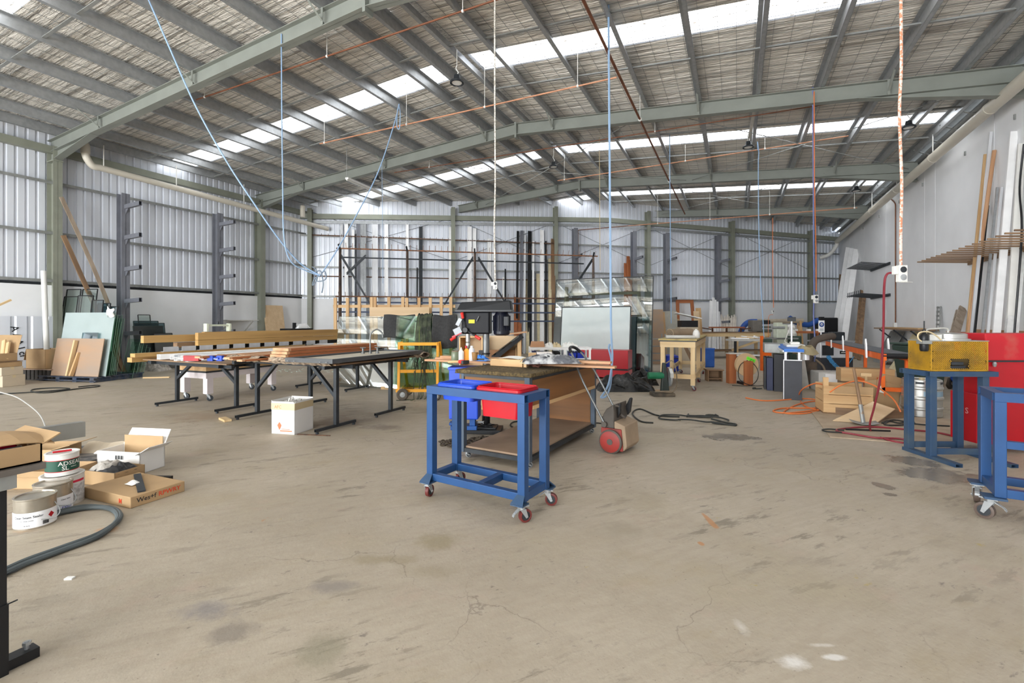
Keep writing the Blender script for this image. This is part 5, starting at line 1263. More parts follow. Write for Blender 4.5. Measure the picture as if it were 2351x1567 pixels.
mb = MB(); mb.lathe([(.012,0),(.02,.03),(.012,.05)], c=(.06,-.02,.92), n=10); obj('latch', mb, M_GALV, t)
for x, y in ((.03,.05),(1.2,.05),(-.02,.30)): caster(t, x, y, .092, .035, .028, rz=.5, tyre=M_BLACK)
letter('S', .09, (-.062,.16,.42),(0,-1,0),(0,0,1), mat('chalk_mark',(214,150,150),.8), t, 'chalk_mark')
# ---------------------------------------------------------------- keg
q = G(2126,958); t = thing('beer_keg', 'stainless steel keg on the floor behind the blue stand', 'keg', (q.x,q.y+.18,0))
R = .235
mb = MB(); mb.lathe([(R*.9,0),(R,.012),(R,.10),(R+.012,.115),(R+.012,.135),(R,.15),(R,.25),(R+.014,.265),(R+.014,.29),(R,.305),(R,.40),(R+.012,.415),(R+.012,.435),(R,.45),(R,.535),(R-.01,.545),(R-.02,.535),(R-.02,.49),(.05,.47),(.05,.50),(0,.50)], n=36); obj('keg_shell', mb, M_STAIN, t, smooth=True)
mb = MB(); mb.cyl((0,0,.49),(0,0,.56),.035,n=14); obj('keg_valve', mb, M_TAPE, t, smooth=True)
band(t, R+.001, .31,.38,-10,70, mat('keg_label',(146,176,196),.6), 'blue_label')
for a in (-20,60): 
    mb = MB(); mb.cbox(((R)*sin(radians(a)),-(R)*cos(radians(a)),.50),(.1,.006,.03),rz=radians(a)); obj('hand_slot', mb, M_DARKSTEEL, t)
# ---------------------------------------------------------------- wheelie bin, compressor
q = P(2112,880,9.3); t = thing('wheelie_bin', 'dark green wheelie bin behind the yellow cage', 'bin', (q.x,q.y,0), TH+.1)
M_BIN = mat('bin_green', (58,76,68), .6)
mb = MB(); mb._add([(-.22,-.25,.06),(.22,-.25,.06),(.22,.25,.06),(-.22,.25,.06),(-.30,-.33,.93),(.30,-.33,.93),(.30,.33,.93),(-.30,.33,.93)],[(3,2,1,0),(4,5,6,7),(0,1,5,4),(1,2,6,5),(2,3,7,6),(3,0,4,7)]); obj('bin_body', mb, M_BIN, t, bev=.03)
mb = MB(); mb.box(-.33,.33,-.37,.36,.935,.975); obj('lid', mb, M_BIN, t, bev=.012)
for s in (-1,1): mb = MB(); mb.cyl((s*.2,.25,.1),(s*.27,.25,.1),.1,n=18); obj('wheel', mb, M_RUBBER, t)
q = G(2196,893); t = thing('air_compressor', 'small blue air compressor with black wheels beyond the keg', 'compressor', (q.x+.15,q.y+.1,0), TH+.5)
mb = MB(); prof = [(0,-.36),(.09,-.34),(.13,-.28),(.13,.28),(.09,.34),(0,.36)]; mb.lathe([(r,z) for r,z in prof], c=(0,0,.25), n=22, M=Matrix.Rotation(pi/2,4,'Y')); obj('tank', mb, mat('tank_blue',(30,84,190),.35), t, smooth=True)
for (x,y) in ((-.34,-.16),(-.20,.16)):
    mb = MB(); mb.lathe([(.04,-.03),(.10,-.035),(.118,-.02),(.118,.02),(.10,.035),(.04,.03)], c=(x,y,.118), n=22, M=Matrix.Rotation(pi/2,4,'X')); w_ = obj('wheel', mb, M_TYRE, t, smooth=True)
    mb = MB(); mb.cyl((x,y-.04,.118),(x,y+.04,.118),.035,n=12); obj('hub_cap', mb, M_GALV, w_)
mb = MB(); mb.box(-.1,.15,-.09,.09,.38,.52); obj('pump', mb, M_DARKSTEEL, t, bev=.02)
# ================================================================ orange belt conveyor
t = thing('belt_conveyor', 'orange framed belt conveyor running back from the wheelie bin', 'conveyor', (2.05,8.98,0), 0)
for x in (0,.30): mb = MB(); mb.box(x-.02,x+.02,0,5.2,.80,.90); obj('side_beam', mb, M_ORANGE, t)
mb = MB(); mb.box(-.03,.33,.05,5.2,.902,.918); obj('belt', mb, mat('belt_grey',(88,90,96),.6), t)
mb = MB(); mb.cyl((-.02,.04,.87),(.32,.04,.87),.042,n=16); obj('end_roller', mb, M_BLACK, t, smooth=True)
for y in (.1,2.7):
    for x in (0,.30): mb = MB(); mb.box(x-.025,x+.025,y,y+.06,0,.80); obj('leg', mb, M_ORANGE, t)
    mb = MB(); mb.box(.0,.30,y,y+.05,.32,.38); obj('cross_bar', mb, M_ORANGE, t)
for x in (0,.30): mb = MB(); mb.box(x-.02,x+.02,.1,2.76,.32,.37); obj('stretcher', mb, M_ORANGE, t)
for i,(y,x) in enumerate(((.9,-.06),(1.3,.34),(2.9,-.05),(4.2,-.06))):
    mb = MB(); mb.prism([(-.03,-.12),(.03,-.12),(.09,.16),(.05,.2),(-.0,.1)], (x,y,.90),(0,1,0),(0,0,1),(.02,0,0)); obj('guide_fin', mb, M_WHITE, t)
# ================================================================ heap: crate, cardboard, shovel
mb = MB(); pts = [G(1862,945),G(1905,1004),G(2195,1027),G(2215,965)]
mb.prism([(p.x,p.y) for p in pts], (0,0,.001),(1,0,0),(0,1,0),(0,0,.012)); solo('plywood_sheet', mb, mat('floor_ply',(178,160,138),.8,c2=(160,142,120),scale=3), 'flat worn plywood sheet lying on the floor under the hoses', 'board')
zf = .014
KC = G(1890,950); KC.z = zf; kz = radians(4)
t = thing('wooden_crate', 'broken open pine crate in the heap on the right', 'crate', KC, kz)
mb = MB(); mb.box(0,.07,0,.04,0,.54); obj('corner_post', mb, W('pine','z'), t)
for i in range(3): mb = MB(); mb.box(.0,.62,-.015,.005,.02+.135*i,.145+.135*i); obj('front_board', mb, W('pine'), t)
mb = MB(); mb.box(.14,.62,-.02,-.016,.31,.42); obj('torn_flap', mb, M_CARD, t)
for i in range(3): mb = MB(); mb.box(.0,.62,.50,.52,.02+.135*i,.145+.135*i); obj('back_board', mb, W('pine'), t)
for i in range(2): mb = MB(); mb.box(.60,.62,.0,.5,.02+.16*i,.17+.16*i); obj('side_board', mb, W('pine','y'), t)
for i in range(2): mb = MB(); mb.box(.0,.02,.04,.5,.02+.16*i,.17+.16*i); obj('side_board', mb, W('pine','y'), t)
mb = MB(); mb.box(0,.62,0,.52,0,.018); obj('crate_floor', mb, W('oldwood'), t)
q = P(2025,880,7.3); t = cbox_('carton', 'tilted open brown carton behind the plywood offcut in the heap', 'carton', (q.x,q.y+.15,.06), radians(20), .36,.28,.38, M_CARD, True, [('f',60,.12)])
t.rotation_euler = (radians(-10), radians(14), radians(20))
mb = MB(); mb.box(-.12,-.05,-.1455,-.1402,.2,.3); obj('white_label', mb, M_PAPER, t)
q = P(1985,860,8.9); t = thing('timber_box', 'long shallow pine box behind the broken crate', 'box', (q.x,q.y,.0), radians(6))
mb = MB(); mb.box(-.42,.42,-.15,.15,.28,.52); obj('box_body', mb, W('pine'), t, bev=.004)
for s in (-1,1): mb = MB(); mb.box(s*.34-.06,s*.34+.06,-.13,.13,0,.28); obj('support_block', mb, W('oldwood'), t)
q = P(1908,870,9.6); t = thing('concrete_block', 'pale grey hollow steel box left of the pine box', 'box', (q.x,q.y,0), radians(10))
mb = MB(); mb.box(-.30,.27,-.25,.25,0.0,.38); obj('block_body', mb, mat('pale_grey_box',(190,188,182),.7), t, bev=.01)
mb = MB(); mb.box(-.20,.30,-.30,-.252,.10,.36); obj('front_plate', mb, M_WHITE, t)
for i in range(3): mb = MB(); mb.box(-.29+.19*i,-.12+.19*i,-.24,.24,.381,.386); obj('lid_tile', mb, mat('pale_grey_box',(190,188,182),.7), t)
a, b = G(1912,950), G(1962,957); board('dark_timber', 'short dark timber block in front of the broken crate', (a.x,a.y,zf+.05),(b.x+.05,b.y,zf+.05),.10,.10,W('oldwood'),'timber')
a, b = G(2008,962), G(2080,962); board('dark_timber', 'dark square beam on the floor behind the plywood offcut', (a.x,a.y+.05,zf+.06),(b.x,b.y+.1,zf+.06),.12,.115,W('oldwood'),'timber')
pA, pB, pC, pD = G(1912,966,zf+.004), G(2012,972,zf+.004), P(2055,940,6.75), P(2004,923,6.85)
mb = MB(); vs = [pA,pB,pC,pD]; up_ = V((0,0,.012)); mb._add([p for p in vs]+[p+up_ for p in vs],[(3,2,1,0),(4,5,6,7),(0,1,5,4),(1,2,6,5),(2,3,7,6),(3,0,4,7)])
solo('plywood_offcut', mb, M_PLY, 'angular plywood offcut leaning low in the heap', 'board')
# shovel
a = P(1960,850,6.62); b = G(1982,970,.03)
t = thing('shovel', 'worn steel shovel standing blade down against the heap', 'shovel', (b.x,b.y,0.0))
d = (a-b); mb = MB(); mb.cyl((0,0,.10)+0*d if False else V((0,0,.06))+d*.12, V((0,0,.06))+d, .022, .018, n=10); obj('handle', mb, W('oldwood','z'), t, smooth=True)
mb = MB(); mb.tube([V((0,0,.03)),V((0,0,.06))+d*.3],.026,8); obj('socket', mb, M_GALVD, t, smooth=True)
mb = MB(); mb.grid(7,6,lambda u,v: V(((u-.5)*.30, -.20*(v-.35), .028+.03*(2*u-1)**2+.02*v*0))); obj('blade', mb, M_GALVD, t, thick=.004, smooth=True)
a, b = P(1988,862,7.6), G(1991,928,.02)
t = thing('timber_tee', 'pale timber T handle leaning beside the shovel', 'timber', (b.x,b.y,0)); d = a-b; d.z = a.z
mb = MB(); mb.bar((0,0,.02), d, .035,.03,up=(1,0,0)); obj('shaft', mb, W('pine_raw','z'), t); mb = MB(); mb.box(d.x-.07,d.x+.07,d.y-.02,d.y+.02,d.z-.01,d.z+.04); obj('cross_head', mb, W('pine_raw'), t)
# hoses on the floor
def gtube(name, label, pts, r, m, z=.012, n=6, cat='hose', closed=False):
    P_ = [G(*p) if len(p) == 2 else P(*p) for p in pts]
    P_ = [V((q.x,q.y,z)) if len(p) == 2 else q for p, q in zip(pts, P_)]
    mb = MB(); mb.tube(cm(P_,n),r,6); return tag(obj(name, mb, m, smooth=True), label, cat)
gtube('air_hose', 'coil of orange air hose on the floor left of the broken crate', [(1712,914),(1760,921),(1850,916),(1895,925),(1880,937),(1800,938),(1775,945),(1810,949),(1885,940),(1900,928),(1870,922),(1830,930),(1800,948),(1850,950),(1900,938),(1890,944),(1850,934),(1835,915),(1840,895,8.0),(1870,880,7.6),(1895,884,7.2)], .011, M_HOSEO)
gtube('air_hose', 'single orange air hose arching over the broken crate', [(1905,900,6.9),(1930,884,6.85),(1970,874,6.9),(2010,886,6.8),(2050,915,6.75),(2068,945,6.7)], .011, M_HOSEO)
gtube('rubber_hose', 'black hose loops on the plywood sheet before the keg', [(2025,975),(2040,970),(2065,975),(2090,970),(2098,976),(2060,980),(2030,978),(2050,968),(2085,973),(2110,978),(2180,982)], .010, M_CABLE, .026)
a, b = G(1942,989), G(2044,993); board('steel_bar', 'short black bar lying on the plywood sheet', (a.x,a.y,.024),(b.x,b.y,.024),.018,.018,M_BLACK,'bar')
gtube('rubber_hose', 'thin black hose loop at the left corner of the plywood sheet', [(1940,997),(1900,995),(1888,991),(1905,989),(1938,992)], .009, M_CABLE, .026)
# ================================================================ middle right: timber workbench
def tbench(name, label, x0, x1, y0, y1, zt, lr, m='pine_raw', diag=True, whl=True):
    c = V(((x0+x1)/2,(y0+y1)/2,0)); hx, hy = (x1-x0)/2, (y1-y0)/2
    t = thing(name, label, 'workbench', c)
    zb = .11 if whl else 0
    for x in (-1,1):
        for y in (-1,-.1,1):
            mb = MB(); mb.box(x*(hx-.05)-.042,x*(hx-.05)+.042,y*(hy-.06)-.035,y*(hy-.06)+.035,zb,zt-.06); obj('leg', mb, W(m,'z'), t)
            if whl: caster(t, x*(hx-.05), y*(hy-.06), zb, .042, .03, rz=1.1*x+y, tyre=mat('wheel_maroon',(110,40,44),.5), forkmat=M_GALVD)
    for y in (-1,1):
        mb = MB(); mb.box(-hx,hx,y*(hy-.02)-.02,y*(hy-.02)+.02,zt-.14,zt-.02); obj('apron', mb, W(m), t)
        mb = MB(); mb.box(-hx+.06,hx-.02,y*(hy-.02)-.02,y*(hy-.02)+.02,.24,.33); obj('low_rail', mb, W(m), t)
    for x in (-1,1):
        mb = MB(); mb.box(x*(hx-.02)-.02,x*(hx-.02)+.02,-hy+.04,hy-.04,zt-.14,zt-.02); obj('side_apron', mb, W(m,'y'), t)
        mb = MB(); mb.box(x*(hx-.02)-.02,x*(hx-.02)+.02,-hy+.1,hy-.1,.24,.33); obj('side_rail', mb, W(m,'y'), t)
    mb = MB(); mb.box(-hx-.03,hx+.03,-hy-.03,hy+.03,zt,zt+.03); obj('bench_top', mb, mat('bench_top_yellow',(190,170,104),.6,c2=(140,120,80),scale=4), t)
    mb = MB(); mb.box(-hx-.02,hx+.02,-hy-.02,hy+.02,zt-.022,zt-.001); obj('top_packer', mb, M_DARKSTEEL, t)
    if diag: mb = MB(); mb.bar((-hx+.1,hy-.06,zt-.14),(hx*.1,hy-.06,.30),.04,.09,up=(1,0,0)); obj('brace', mb, W('oldwood','z'), t)
    return t
tb1 = tbench('timber_bench', 'pale pine workbench on casters right of the big glass sheet', -1.42,-.74,10.12,13.6,1.01,0)
bzz = 1.042
q = V((-1.05,10.75,bzz+.10)); t = thing('carpet_roll', 'rolled grey brown felt lying on the pine workbench', 'roll', q, radians(60))
mb = MB(); mb.cyl((-.42,0,0),(.30,0,0),.10,n=20); obj('roll_body', mb, mat('felt',(140,122,100),.9), t, smooth=True)
mb = MB(); 
mb.tube([V((-.425,.085*(1-k/26)*cos(k*.75),.085*(1-k/26)*sin(k*.75))) for k in range(25)],.006,5); obj('roll_end', mb, mat('felt_dark',(86,76,64),.9), t)
mb = MB(); mb.cyl((-1.32,10.25,bzz+.035),(-.78,10.45,bzz+.035),.035,n=14); solo('cardboard_tube', mb, M_POLY, 'pale cardboard tube along the front of the pine workbench', 'tube', smooth=True)
bottle('glue_bottle', 'white glue bottle with yellow label on the pine workbench', 'bottle', V((-.78,10.9,bzz)), [(.07,0),(.075,.01),(.075,.10),(.05,.16),(.02,.17)], M_WHITEPL, [(.02,.17),(.02,.19),(0,.19)], M_WHITEPL)
bottle('glue_bottle', 'small white and red bottle beside the yellow labelled one', 'bottle', V((-.98,11.1,bzz)), [(.05,0),(.055,.01),(.055,.12),(.015,.17)], M_WHITEPL, [(.015,.17),(.01,.2),(0,.2)], M_REDP)
for i in range(2): mb = MB(); mb.cyl((0,0,.05),(.22,-.16,.05),.05,n=14,cap=True); solo('offcut_roll', mb, mat('felt_brown',(96,74,58),.9), ['dark brown felt offcut roll beside the bottles','second dark felt offcut roll behind the first'][i], 'roll', loc=(-1.15+.10*i,11.2+.12*i,bzz), smooth=True)
# long timber table behind
q0, q1 = P(1575,760,18.2), P(1748,760,18.6)
t = thing('timber_table', 'long pine table on casters against the back wall', 'workbench', ((q0.x+q1.x)/2,(q0.y+q1.y)/2,0), TH+.02)
hl = (q1-q0).length/2
for s in (-1,0.2,1):
    for y in (-.4,.4): mb = MB(); mb.box(s*(hl-.1)-.05,s*(hl-.1)+.05,y-.04,y+.04,.1,.90); obj('leg', mb, W('pine_raw','z'), t); caster(t, s*(hl-.1), y, .1, .04, .03, tyre=M_DARKSTEEL)
for y in (-.45,.45): mb = MB(); mb.box(-hl,hl,y-.02,y+.02,.82,.95); obj('apron', mb, W('pine_raw'), t)
mb = MB(); mb.box(-hl,hl,-.48,.48,.95,.985); obj('table_top', mb, W('oldwood'), t)
for y in (-.4,): mb = MB(); mb.bar((.1,y,.30),(hl-.1,y,.78),.04,.08); obj('brace', mb, W('pine_raw'), t)
mb = MB(); mb.box(-hl+.1,hl-.1,-.4,.4,.26,.30); obj('low_shelf', mb, W('oldwood'), t)
def onT(f, z=.985, dy=0): a = TH+.02; return V((t0.x+cos(a)*f-sin(a)*dy, t0.y+sin(a)*f+cos(a)*dy, z))
t0 = V(((q0.x+q1.x)/2,(q0.y+q1.y)/2,0))
t = thing('low_trestle', 'brown low trestle frame standing on the long pine table', 'trestle', onT(.1), TH)
mb = MB(); mb.box(-.62,.62,-.2,.2,.15,.20); obj('trestle_top', mb, W('merbau'), t)
for s in (-1,0,1): mb = MB(); mb.bar((s*.55,0,.15),(s*.55,-.0,.0),.05,.05); obj('leg', mb, M_RUSTY, t); 
for s in (-1,1): mb = MB(); mb.bar((s*.6,0,.10),(s*.98,0,.16),.04,.04); obj('arm', mb, M_RUSTY, t)
t = thing('office_chair', 'grey upholstered seat resting on the right end of the long pine table', 'seat', onT(1.35), TH)
mb = MB(); mb.box(-.32,.05,-.2,.2,.02,.46); obj('seat_back', mb, mat('grey_fabric',(116,112,106),.9), t, bev=.03)
mb = MB(); mb.box(.06,.36,-.2,.2,.30,.46); obj('seat_cushion', mb, mat('dark_fabric',(40,46,48),.9), t, bev=.03)
mb = MB(); mb.box(.02,.42,-.22,.22,.0,.10); mb.box(.04,.40,-.2,.2,.16,.22); obj('folded_blankets', mb, mat('green_grey',(96,100,88),.9), t, bev=.03)
# blue containers near the pine bench
q = G(1540,852); t = thing('blue_drum', 'blue plastic drum liner on the floor beneath the pine workbench', 'drum', (q.x,q.y,0)); mb = MB(); mb.lathe([(.16,0),(.22,.03),(.24,.35),(.20,.44),(.12,.47),(0,.48)], n=20); obj('drum_body', mb, M_BLUEBIN, t, smooth=True)
mb = MB(); mb.tube(cm([(.2,-.1,.2),(.28,-.15,.3),(.2,-.2,.38),(-.2,-.2,.36)],5),.012,5); obj('strap', mb, M_CABLE, t)
q = G(1622,842); t = thing('blue_bin', 'upright blue bin behind the right legs of the pine workbench', 'bin', (q.x,q.y,0), TH); mb = MB(); mb.box(-.19,.19,-.16,.16,.0,.56); obj('bin_body', mb, mat('bin_blue',(48,96,178),.5), t, bev=.03); mb = MB(); mb.box(-.20,.20,-.17,.17,.54,.58); obj('rim', mb, mat('bin_blue',(48,96,178),.5), t, bev=.01)
q = G(1638,875); t = thing('step_stool', 'low brown box stool open at the front beside the pine workbench', 'stool', (q.x,q.y+.12,0), TH-.1)
M_ST = W('oldwood'); mb = MB(); mb.box(-.19,.19,-.14,.14,.25,.275); obj('seat', mb, M_ST, t)
for s in (-1,1): mb = MB(); mb.box(s*.155-.012,s*.155+.012,-.12,.12,0,.25); obj('side_panel', mb, W('oldwood','z'), t)
mb = MB(); mb.box(-.15,.15,.10,.12,.0,.25); obj('back_panel', mb, M_ST, t); mb = MB(); mb.box(-.15,.15,-.1,.1,.05,.07); obj('shelf', mb, M_ST, t)
# bench grinder saw on the floor
q = G(1525,908); t = thing('cutoff_saw', 'old green cut off saw standing on the floor before the pine workbench', 'saw', (q.x,q.y,0), TH)
mb = MB(); mb.box(-.24,.16,-.15,.15,.0,.07); obj('base', mb, mat('saw_base',(70,64,56),.8,c2=(104,92,76)), t, bev=.015)
mb = MB(); mb.prism([(-.07,.07),(.09,.07),(.05,.36),(.02,.62),(-.03,.62),(-.05,.36)], (0,-.05,0),(1,0,0),(0,0,1),(0,.10,0)); obj('column', mb, mat('saw_dark',(46,54,50),.5), t, bev=.015)
mb = MB(); mb.cyl((-.30,0,.38),(-.02,0,.38),.065,n=18); obj('motor', mb, mat('saw_green',(24,104,70),.45), t, smooth=True)
mb = MB(); mb.cyl((.07,-.02,.34),(.10,-.02,.34),.16,n=24); obj('blade', mb, M_GALV, t); mb = MB(); mb.prism([(-.17,0),(-.16,.08),(-.08,.16),(.02,.18),(.12,.12),(.17,0)], (.055,-.02,.36),(0,1,0),(0,0,1),(.06,0,0)); obj('blade_guard', mb, M_STAIN, t)
mb = MB(); mb.tube(cm([(.02,0,.60),(.14,-.02,.66),(.20,-.06,.50),(.22,-.04,.2),(.1,-.14,.09),(-.1,-.16,.10),(-.2,-.1,.09),(-.05,-.1,.1),(.1,-.13,.1)],6),.012,6); obj('power_cord', mb, M_DUST, t, smooth=True)
# black plastic heap and grinder
q = G(1428,897); mb = lump(MB(), 0,0,.56,.34,.24,51,34,22,.30); tag(obj('plastic_heap', mb, mat('black_film',(9,9,10),.28,var=.2,bump=.6,bscale=12,spec=.6), loc=(q.x,q.y+.2,0), rz=TH, smooth=True, sub=1), 'heap of crumpled black plastic sheeting on the floor before the red chest', 'plastic sheet')
q = G(1470,885); mb = lump(MB(), 0,0,.30,.26,.26,52,24,18,.28); tag(obj('plastic_heap', mb, mat('black_film',(9,9,10),.28), loc=(q.x,q.y+.3,0), rz=TH, smooth=True, sub=1), 'smaller lump of black plastic at the right end of the heap', 'plastic sheet')
mb = MB(); mb.box(-.16,.16,-.12,.12,0,.01); q = G(1505,897); solo('cardboard_flat', mb, M_CARD, 'flat brown cardboard piece on the floor left of the green saw', 'cardboard', loc=(q.x,q.y,.0), rz=.3)
# red chest
q = G(1386,868); t = thing('red_chest', 'red steel chest in front of the big glass sheet', 'chest', (q.x,q.y+.12,0), 0)
mb = MB(); mb.box(-.62,.62,-.25,.25,.04,.22); obj('lower_drawer', mb, M_REDP, t, bev=.006)
mb = MB(); mb.box(-.60,.60,-.23,.23,.22,.26); obj('gap_rail', mb, M_BLACK, t)
mb = MB(); mb.box(-.62,.62,-.25,.25,.26,.70); obj('chest_body', mb, M_REDP, t, bev=.006)
for x in (-.5,.5): mb = MB(); mb.box(x-.06,x+.06,-.2,.2,0,.04); obj('foot', mb, M_BLACK, t)
q = G(1455,862); mb = MB(); mb.cyl((-.2,0,.12),(.15,.05,.12),.1,n=16); mb.cyl((-.32,0,.12),(-.2,0,.12),.05,n=12); solo('electric_motor', mb, mat('motor_grey',(74,70,66),.5,.2), 'dusty electric motor on the floor right of the red chest', 'motor', loc=(q.x,q.y+.1,.0), rz=TH, smooth=True)
# cable reel
q = G(1718,884); t = thing('cable_reel', 'brown stand with a big fibreboard reel and a green label', 'reel', (q.x,q.y,0), TH)
mb = MB(); mb.box(-.09,.09,-.03,.03,.0,.53); obj('front_stand', mb, W('merbau','z'), t)
M_MDF = mat('fibreboard',(200,170,132),.8,var=.04)
mb = MB(); mb.lathe([(0,-.012),(.25,-.012),(.25,.012),(0,.012)], c=(.0,.06,.44), n=40, M=Matrix.Rotation(pi/2,4,'X')); obj('reel_flange', mb, M_MDF, t)
mb = MB(); mb.lathe([(0,-.012),(.25,-.012),(.25,.012),(0,.012)], c=(.03,.17,.44), n=40, M=Matrix.Rotation(pi/2,4,'X')); obj('reel_flange', mb, M_MDF, t)
mb = MB(); mb.cyl((0,.07,.44),(0,.16,.44),.14,n=20); obj('reel_core', mb, M_WHITEPL, t)
mb = MB(); mb.cbox((.08,.044,.56),(.20,.003,.07),ry=radians(22)); lab = obj('green_label', mb, mat('neon_green',(120,240,60),.6), t)
letter('FLUMM.FR', .035, (.08,.041,.56),(cos(radians(22)),0,-sin(radians(22))),(sin(radians(22)),0,cos(radians(22))), mat('label_ink',(60,130,40),.7), t)
mb = MB(); mb.box(-.28,-.12,.30,.46,.0,.66); obj('rear_cabinet', mb, W('merbau','z'), t); mb = MB(); mb.box(-.28,.14,.28,.50,.66,.68); obj('rear_shelf', mb, M_POLY, t)
mb = MB(); mb.box(-.09,.09,.02,.34,0,.06); obj('base_board', mb, M_BLACK, t)
mb = MB(); mb.tube(cm([(.0,.03,.54),(-.15,.02,.46),(-.22,.0,.30),(-.2,-.05,.12),(0,-.12,.012),(.3,-.1,.012),(.6,.1,.012)],6),.008,5); mb.tube(cm([(.05,.03,.54),(.18,.02,.40),(.22,.0,.25),(.15,-.05,.10),(-.05,-.14,.012),(-.4,-.1,.012)],6),.008,5); obj('loose_cable', mb, M_CABLE, t, smooth=True)
mb = wander(61,(0,0),.26,.14,20,.012); q = G(1762,895); tag(obj('cable_heap', mb, M_CABLE, loc=(q.x,q.y,0), smooth=True), 'heap of black cable on the floor right of the reel', 'cable')
# ================================================================ cutting machine with blue belt and grey pedestals
q = G(1822,918); MC = V((q.x,q.y,0)); mcz = 0.0
t = thing('cutting_machine', 'white cutting machine with a blue belt on dark grey pedestals', 'machine', MC, mcz)
M_PED = mat('pedestal_grey',(62,64,70),.5,.1); M_PEDN = mat('pedestal_navy',(44,50,80),.5)
mb = MB(); mb.box(-.16,.13,.0,.12,.0,.71); obj('pedestal', mb, M_PED, t, bev=.004)
mb = MB(); mb.box(-.16,-.148,-.006,.0,.0,.71); mb.box(-.16,.13,-.006,.0,.70,.715); obj('pedestal_trim', mb, M_ALU, t)
mb = MB(); mb.box(-.24,.02,1.05,1.4,.0,.74); obj('pedestal', mb, mat('pedestal_black',(36,37,41),.5), t, bev=.004)
mb = MB(); mb.box(-.36,-.25,1.15,1.5,.0,.66); obj('pedestal', mb, M_PEDN, t, bev=.004)
mb = MB(); mb.box(-.40,-.37,1.3,1.7,.0,.66); obj('pedestal', mb, mat('pedestal_dark',(40,44,48),.5), t)
mb = MB(); mb.box(-.40,-.12,1.2,1.9,.76,.94); obj('machine_housing', mb, M_GALVD, t, bev=.006)
for x in (-.12,.09): mb = MB(); mb.box(x-.018,x+.018,.04,.08,.71,.86); obj('support_post', mb, M_ALU, t)
mb = MB(); mb.box(-.17,.16,.0,2.2,.85,.875); obj('belt_frame', mb, M_ALU, t)
mb = MB(); mb.box(-.15,.16,-.01,2.2,.878,.905); mb.cyl((-.15,.02,.875),(.16,.02,.875),.03,n=12); obj('belt', mb, mat('belt_blue',(58,120,206),.5), t, smooth=True)
mb = MB(); mb.box(-.05,.26,.7,1.5,.905,.95); mb.box(.02,.18,.8,1.0,.95,1.0); obj('cutting_head', mb, M_WHITEPL, t, bev=.01)
mb = MB(); mb.cyl((.06,1.0,.95),(.06,1.0,1.40),.016,n=10); obj('mast', mb, M_ALU, t)
mb = MB(); mb.box(-.01,.13,.96,1.04,1.40,1.48); obj('control_box', mb, M_BLACK, t, bev=.006)
mb = MB(); mb.tube(cm([(.05,1.0,1.35),(-.02,1.05,1.1),(-.06,.9,1.0),(.02,.85,.96)],6),.008,6); obj('air_line', mb, M_POLY, t, smooth=True)
mb = MB(); mb.cyl((.22,.3,.70),(.22,.3,.92),.06,n=16); obj('dust_port', mb, M_ALU, t, smooth=True)
mb = MB(); mb.grid(12,8,lambda u,v: V((.22+(.10+.10*v)*cos(u*6.28)*(1+.15*sin(u*19)), .3+(.10+.10*v)*sin(u*6.28), .95-.14*v+.02*sin(u*13)))); obj('dust_sock', mb, mat('sock_tan',(150,138,108),.9), t, smooth=True)
q = G(1866,895); t = thing('dust_extractor', 'dusty brown extractor with a fat flexible hose beside the blue belt', 'extractor', (q.x,q.y+.4,0), TH)
mb = MB(); mb.box(-.20,.10,-.1,.2,.0,.55); obj('tank', mb, mat('dusty_dark',(92,80,68),.8,c2=(60,56,52)), t, bev=.02)
mb = MB(); mb.tube(cm([(-.05,0,.5),(.02,0,.8),(.10,0,.98),(.30,0,1.06),(.55,.1,1.08)],8),.075,12); obj('flex_hose', mb, mat('hose_dust',(84,74,66),.8), t, smooth=True)
mb = MB(); mb.prism([(-.28,.0),(-.10,.0),(-.22,.75),(-.34,.75)], (0,-.14,0),(1,0,0),(0,0,1),(0,.05,0)); obj('side_flap', mb, M_POLY, t)
mb = MB(); mb.tube(cm([(.08,-.05,.6),(.22,-.1,.45),(.25,-.08,.25),(.1,-.1,.1)],6),.02,7); obj('loose_hose', mb, M_DUST, t, smooth=True)
# saw cabinet with spiral air hose
q = P(1912,835,12.4); t = thing('saw_cabinet', 'grey machine cabinet with dark base and a spiral blue air hose', 'machine', (q.x,q.y,0), TH-.1)
mb = MB(); mb.box(-.40,.38,-.2,.3,0,.46); obj('base', mb, M_PED, t, bev=.006)
mb = MB(); mb.box(-.42,.36,-.22,.3,.46,.86); obj('housing', mb, M_ALU, t, bev=.01)
mb = MB(); mb.box(-.38,-.1,-.225,-.215,.52,.78); obj('open_recess', mb, M_DARKSTEEL, t)
mb = MB(); mb.box(.05,.22,-.228,-.215,.56,.64); obj('name_plate', mb, M_BLACK, t); mb = MB(); mb.box(.08,.19,-.231,-.226,.59,.61); obj('plate_strip', mb, M_PAPER, t)
mb = MB(); mb.box(-.46,.40,-.26,.34,.86,.90); obj('saw_table', mb, M_GALV, t)
mb = MB(); mb.box(-.05,.25,-.1,.15,.90,1.12); obj('saw_motor', mb, M_DARKSTEEL, t, bev=.02)
sp_ = []
ctr = cm([(-.25,-.26,.50),(-.16,-.30,.34),(-.02,-.30,.20),(.05,-.30,.17)],20)
for i, p in enumerate(ctr): sp_.append(p+V((.045*cos(i*1.9),.045*sin(i*1.9),.02*sin(i*1.9+1))))
mb = MB(); mb.tube(cm(sp_,4)+[V((.2,-.29,.28)),V((.36,-.27,.50))],.010,6); obj('spiral_hose', mb, mat('spiral_blue',(80,160,214),.4), t, smooth=True)
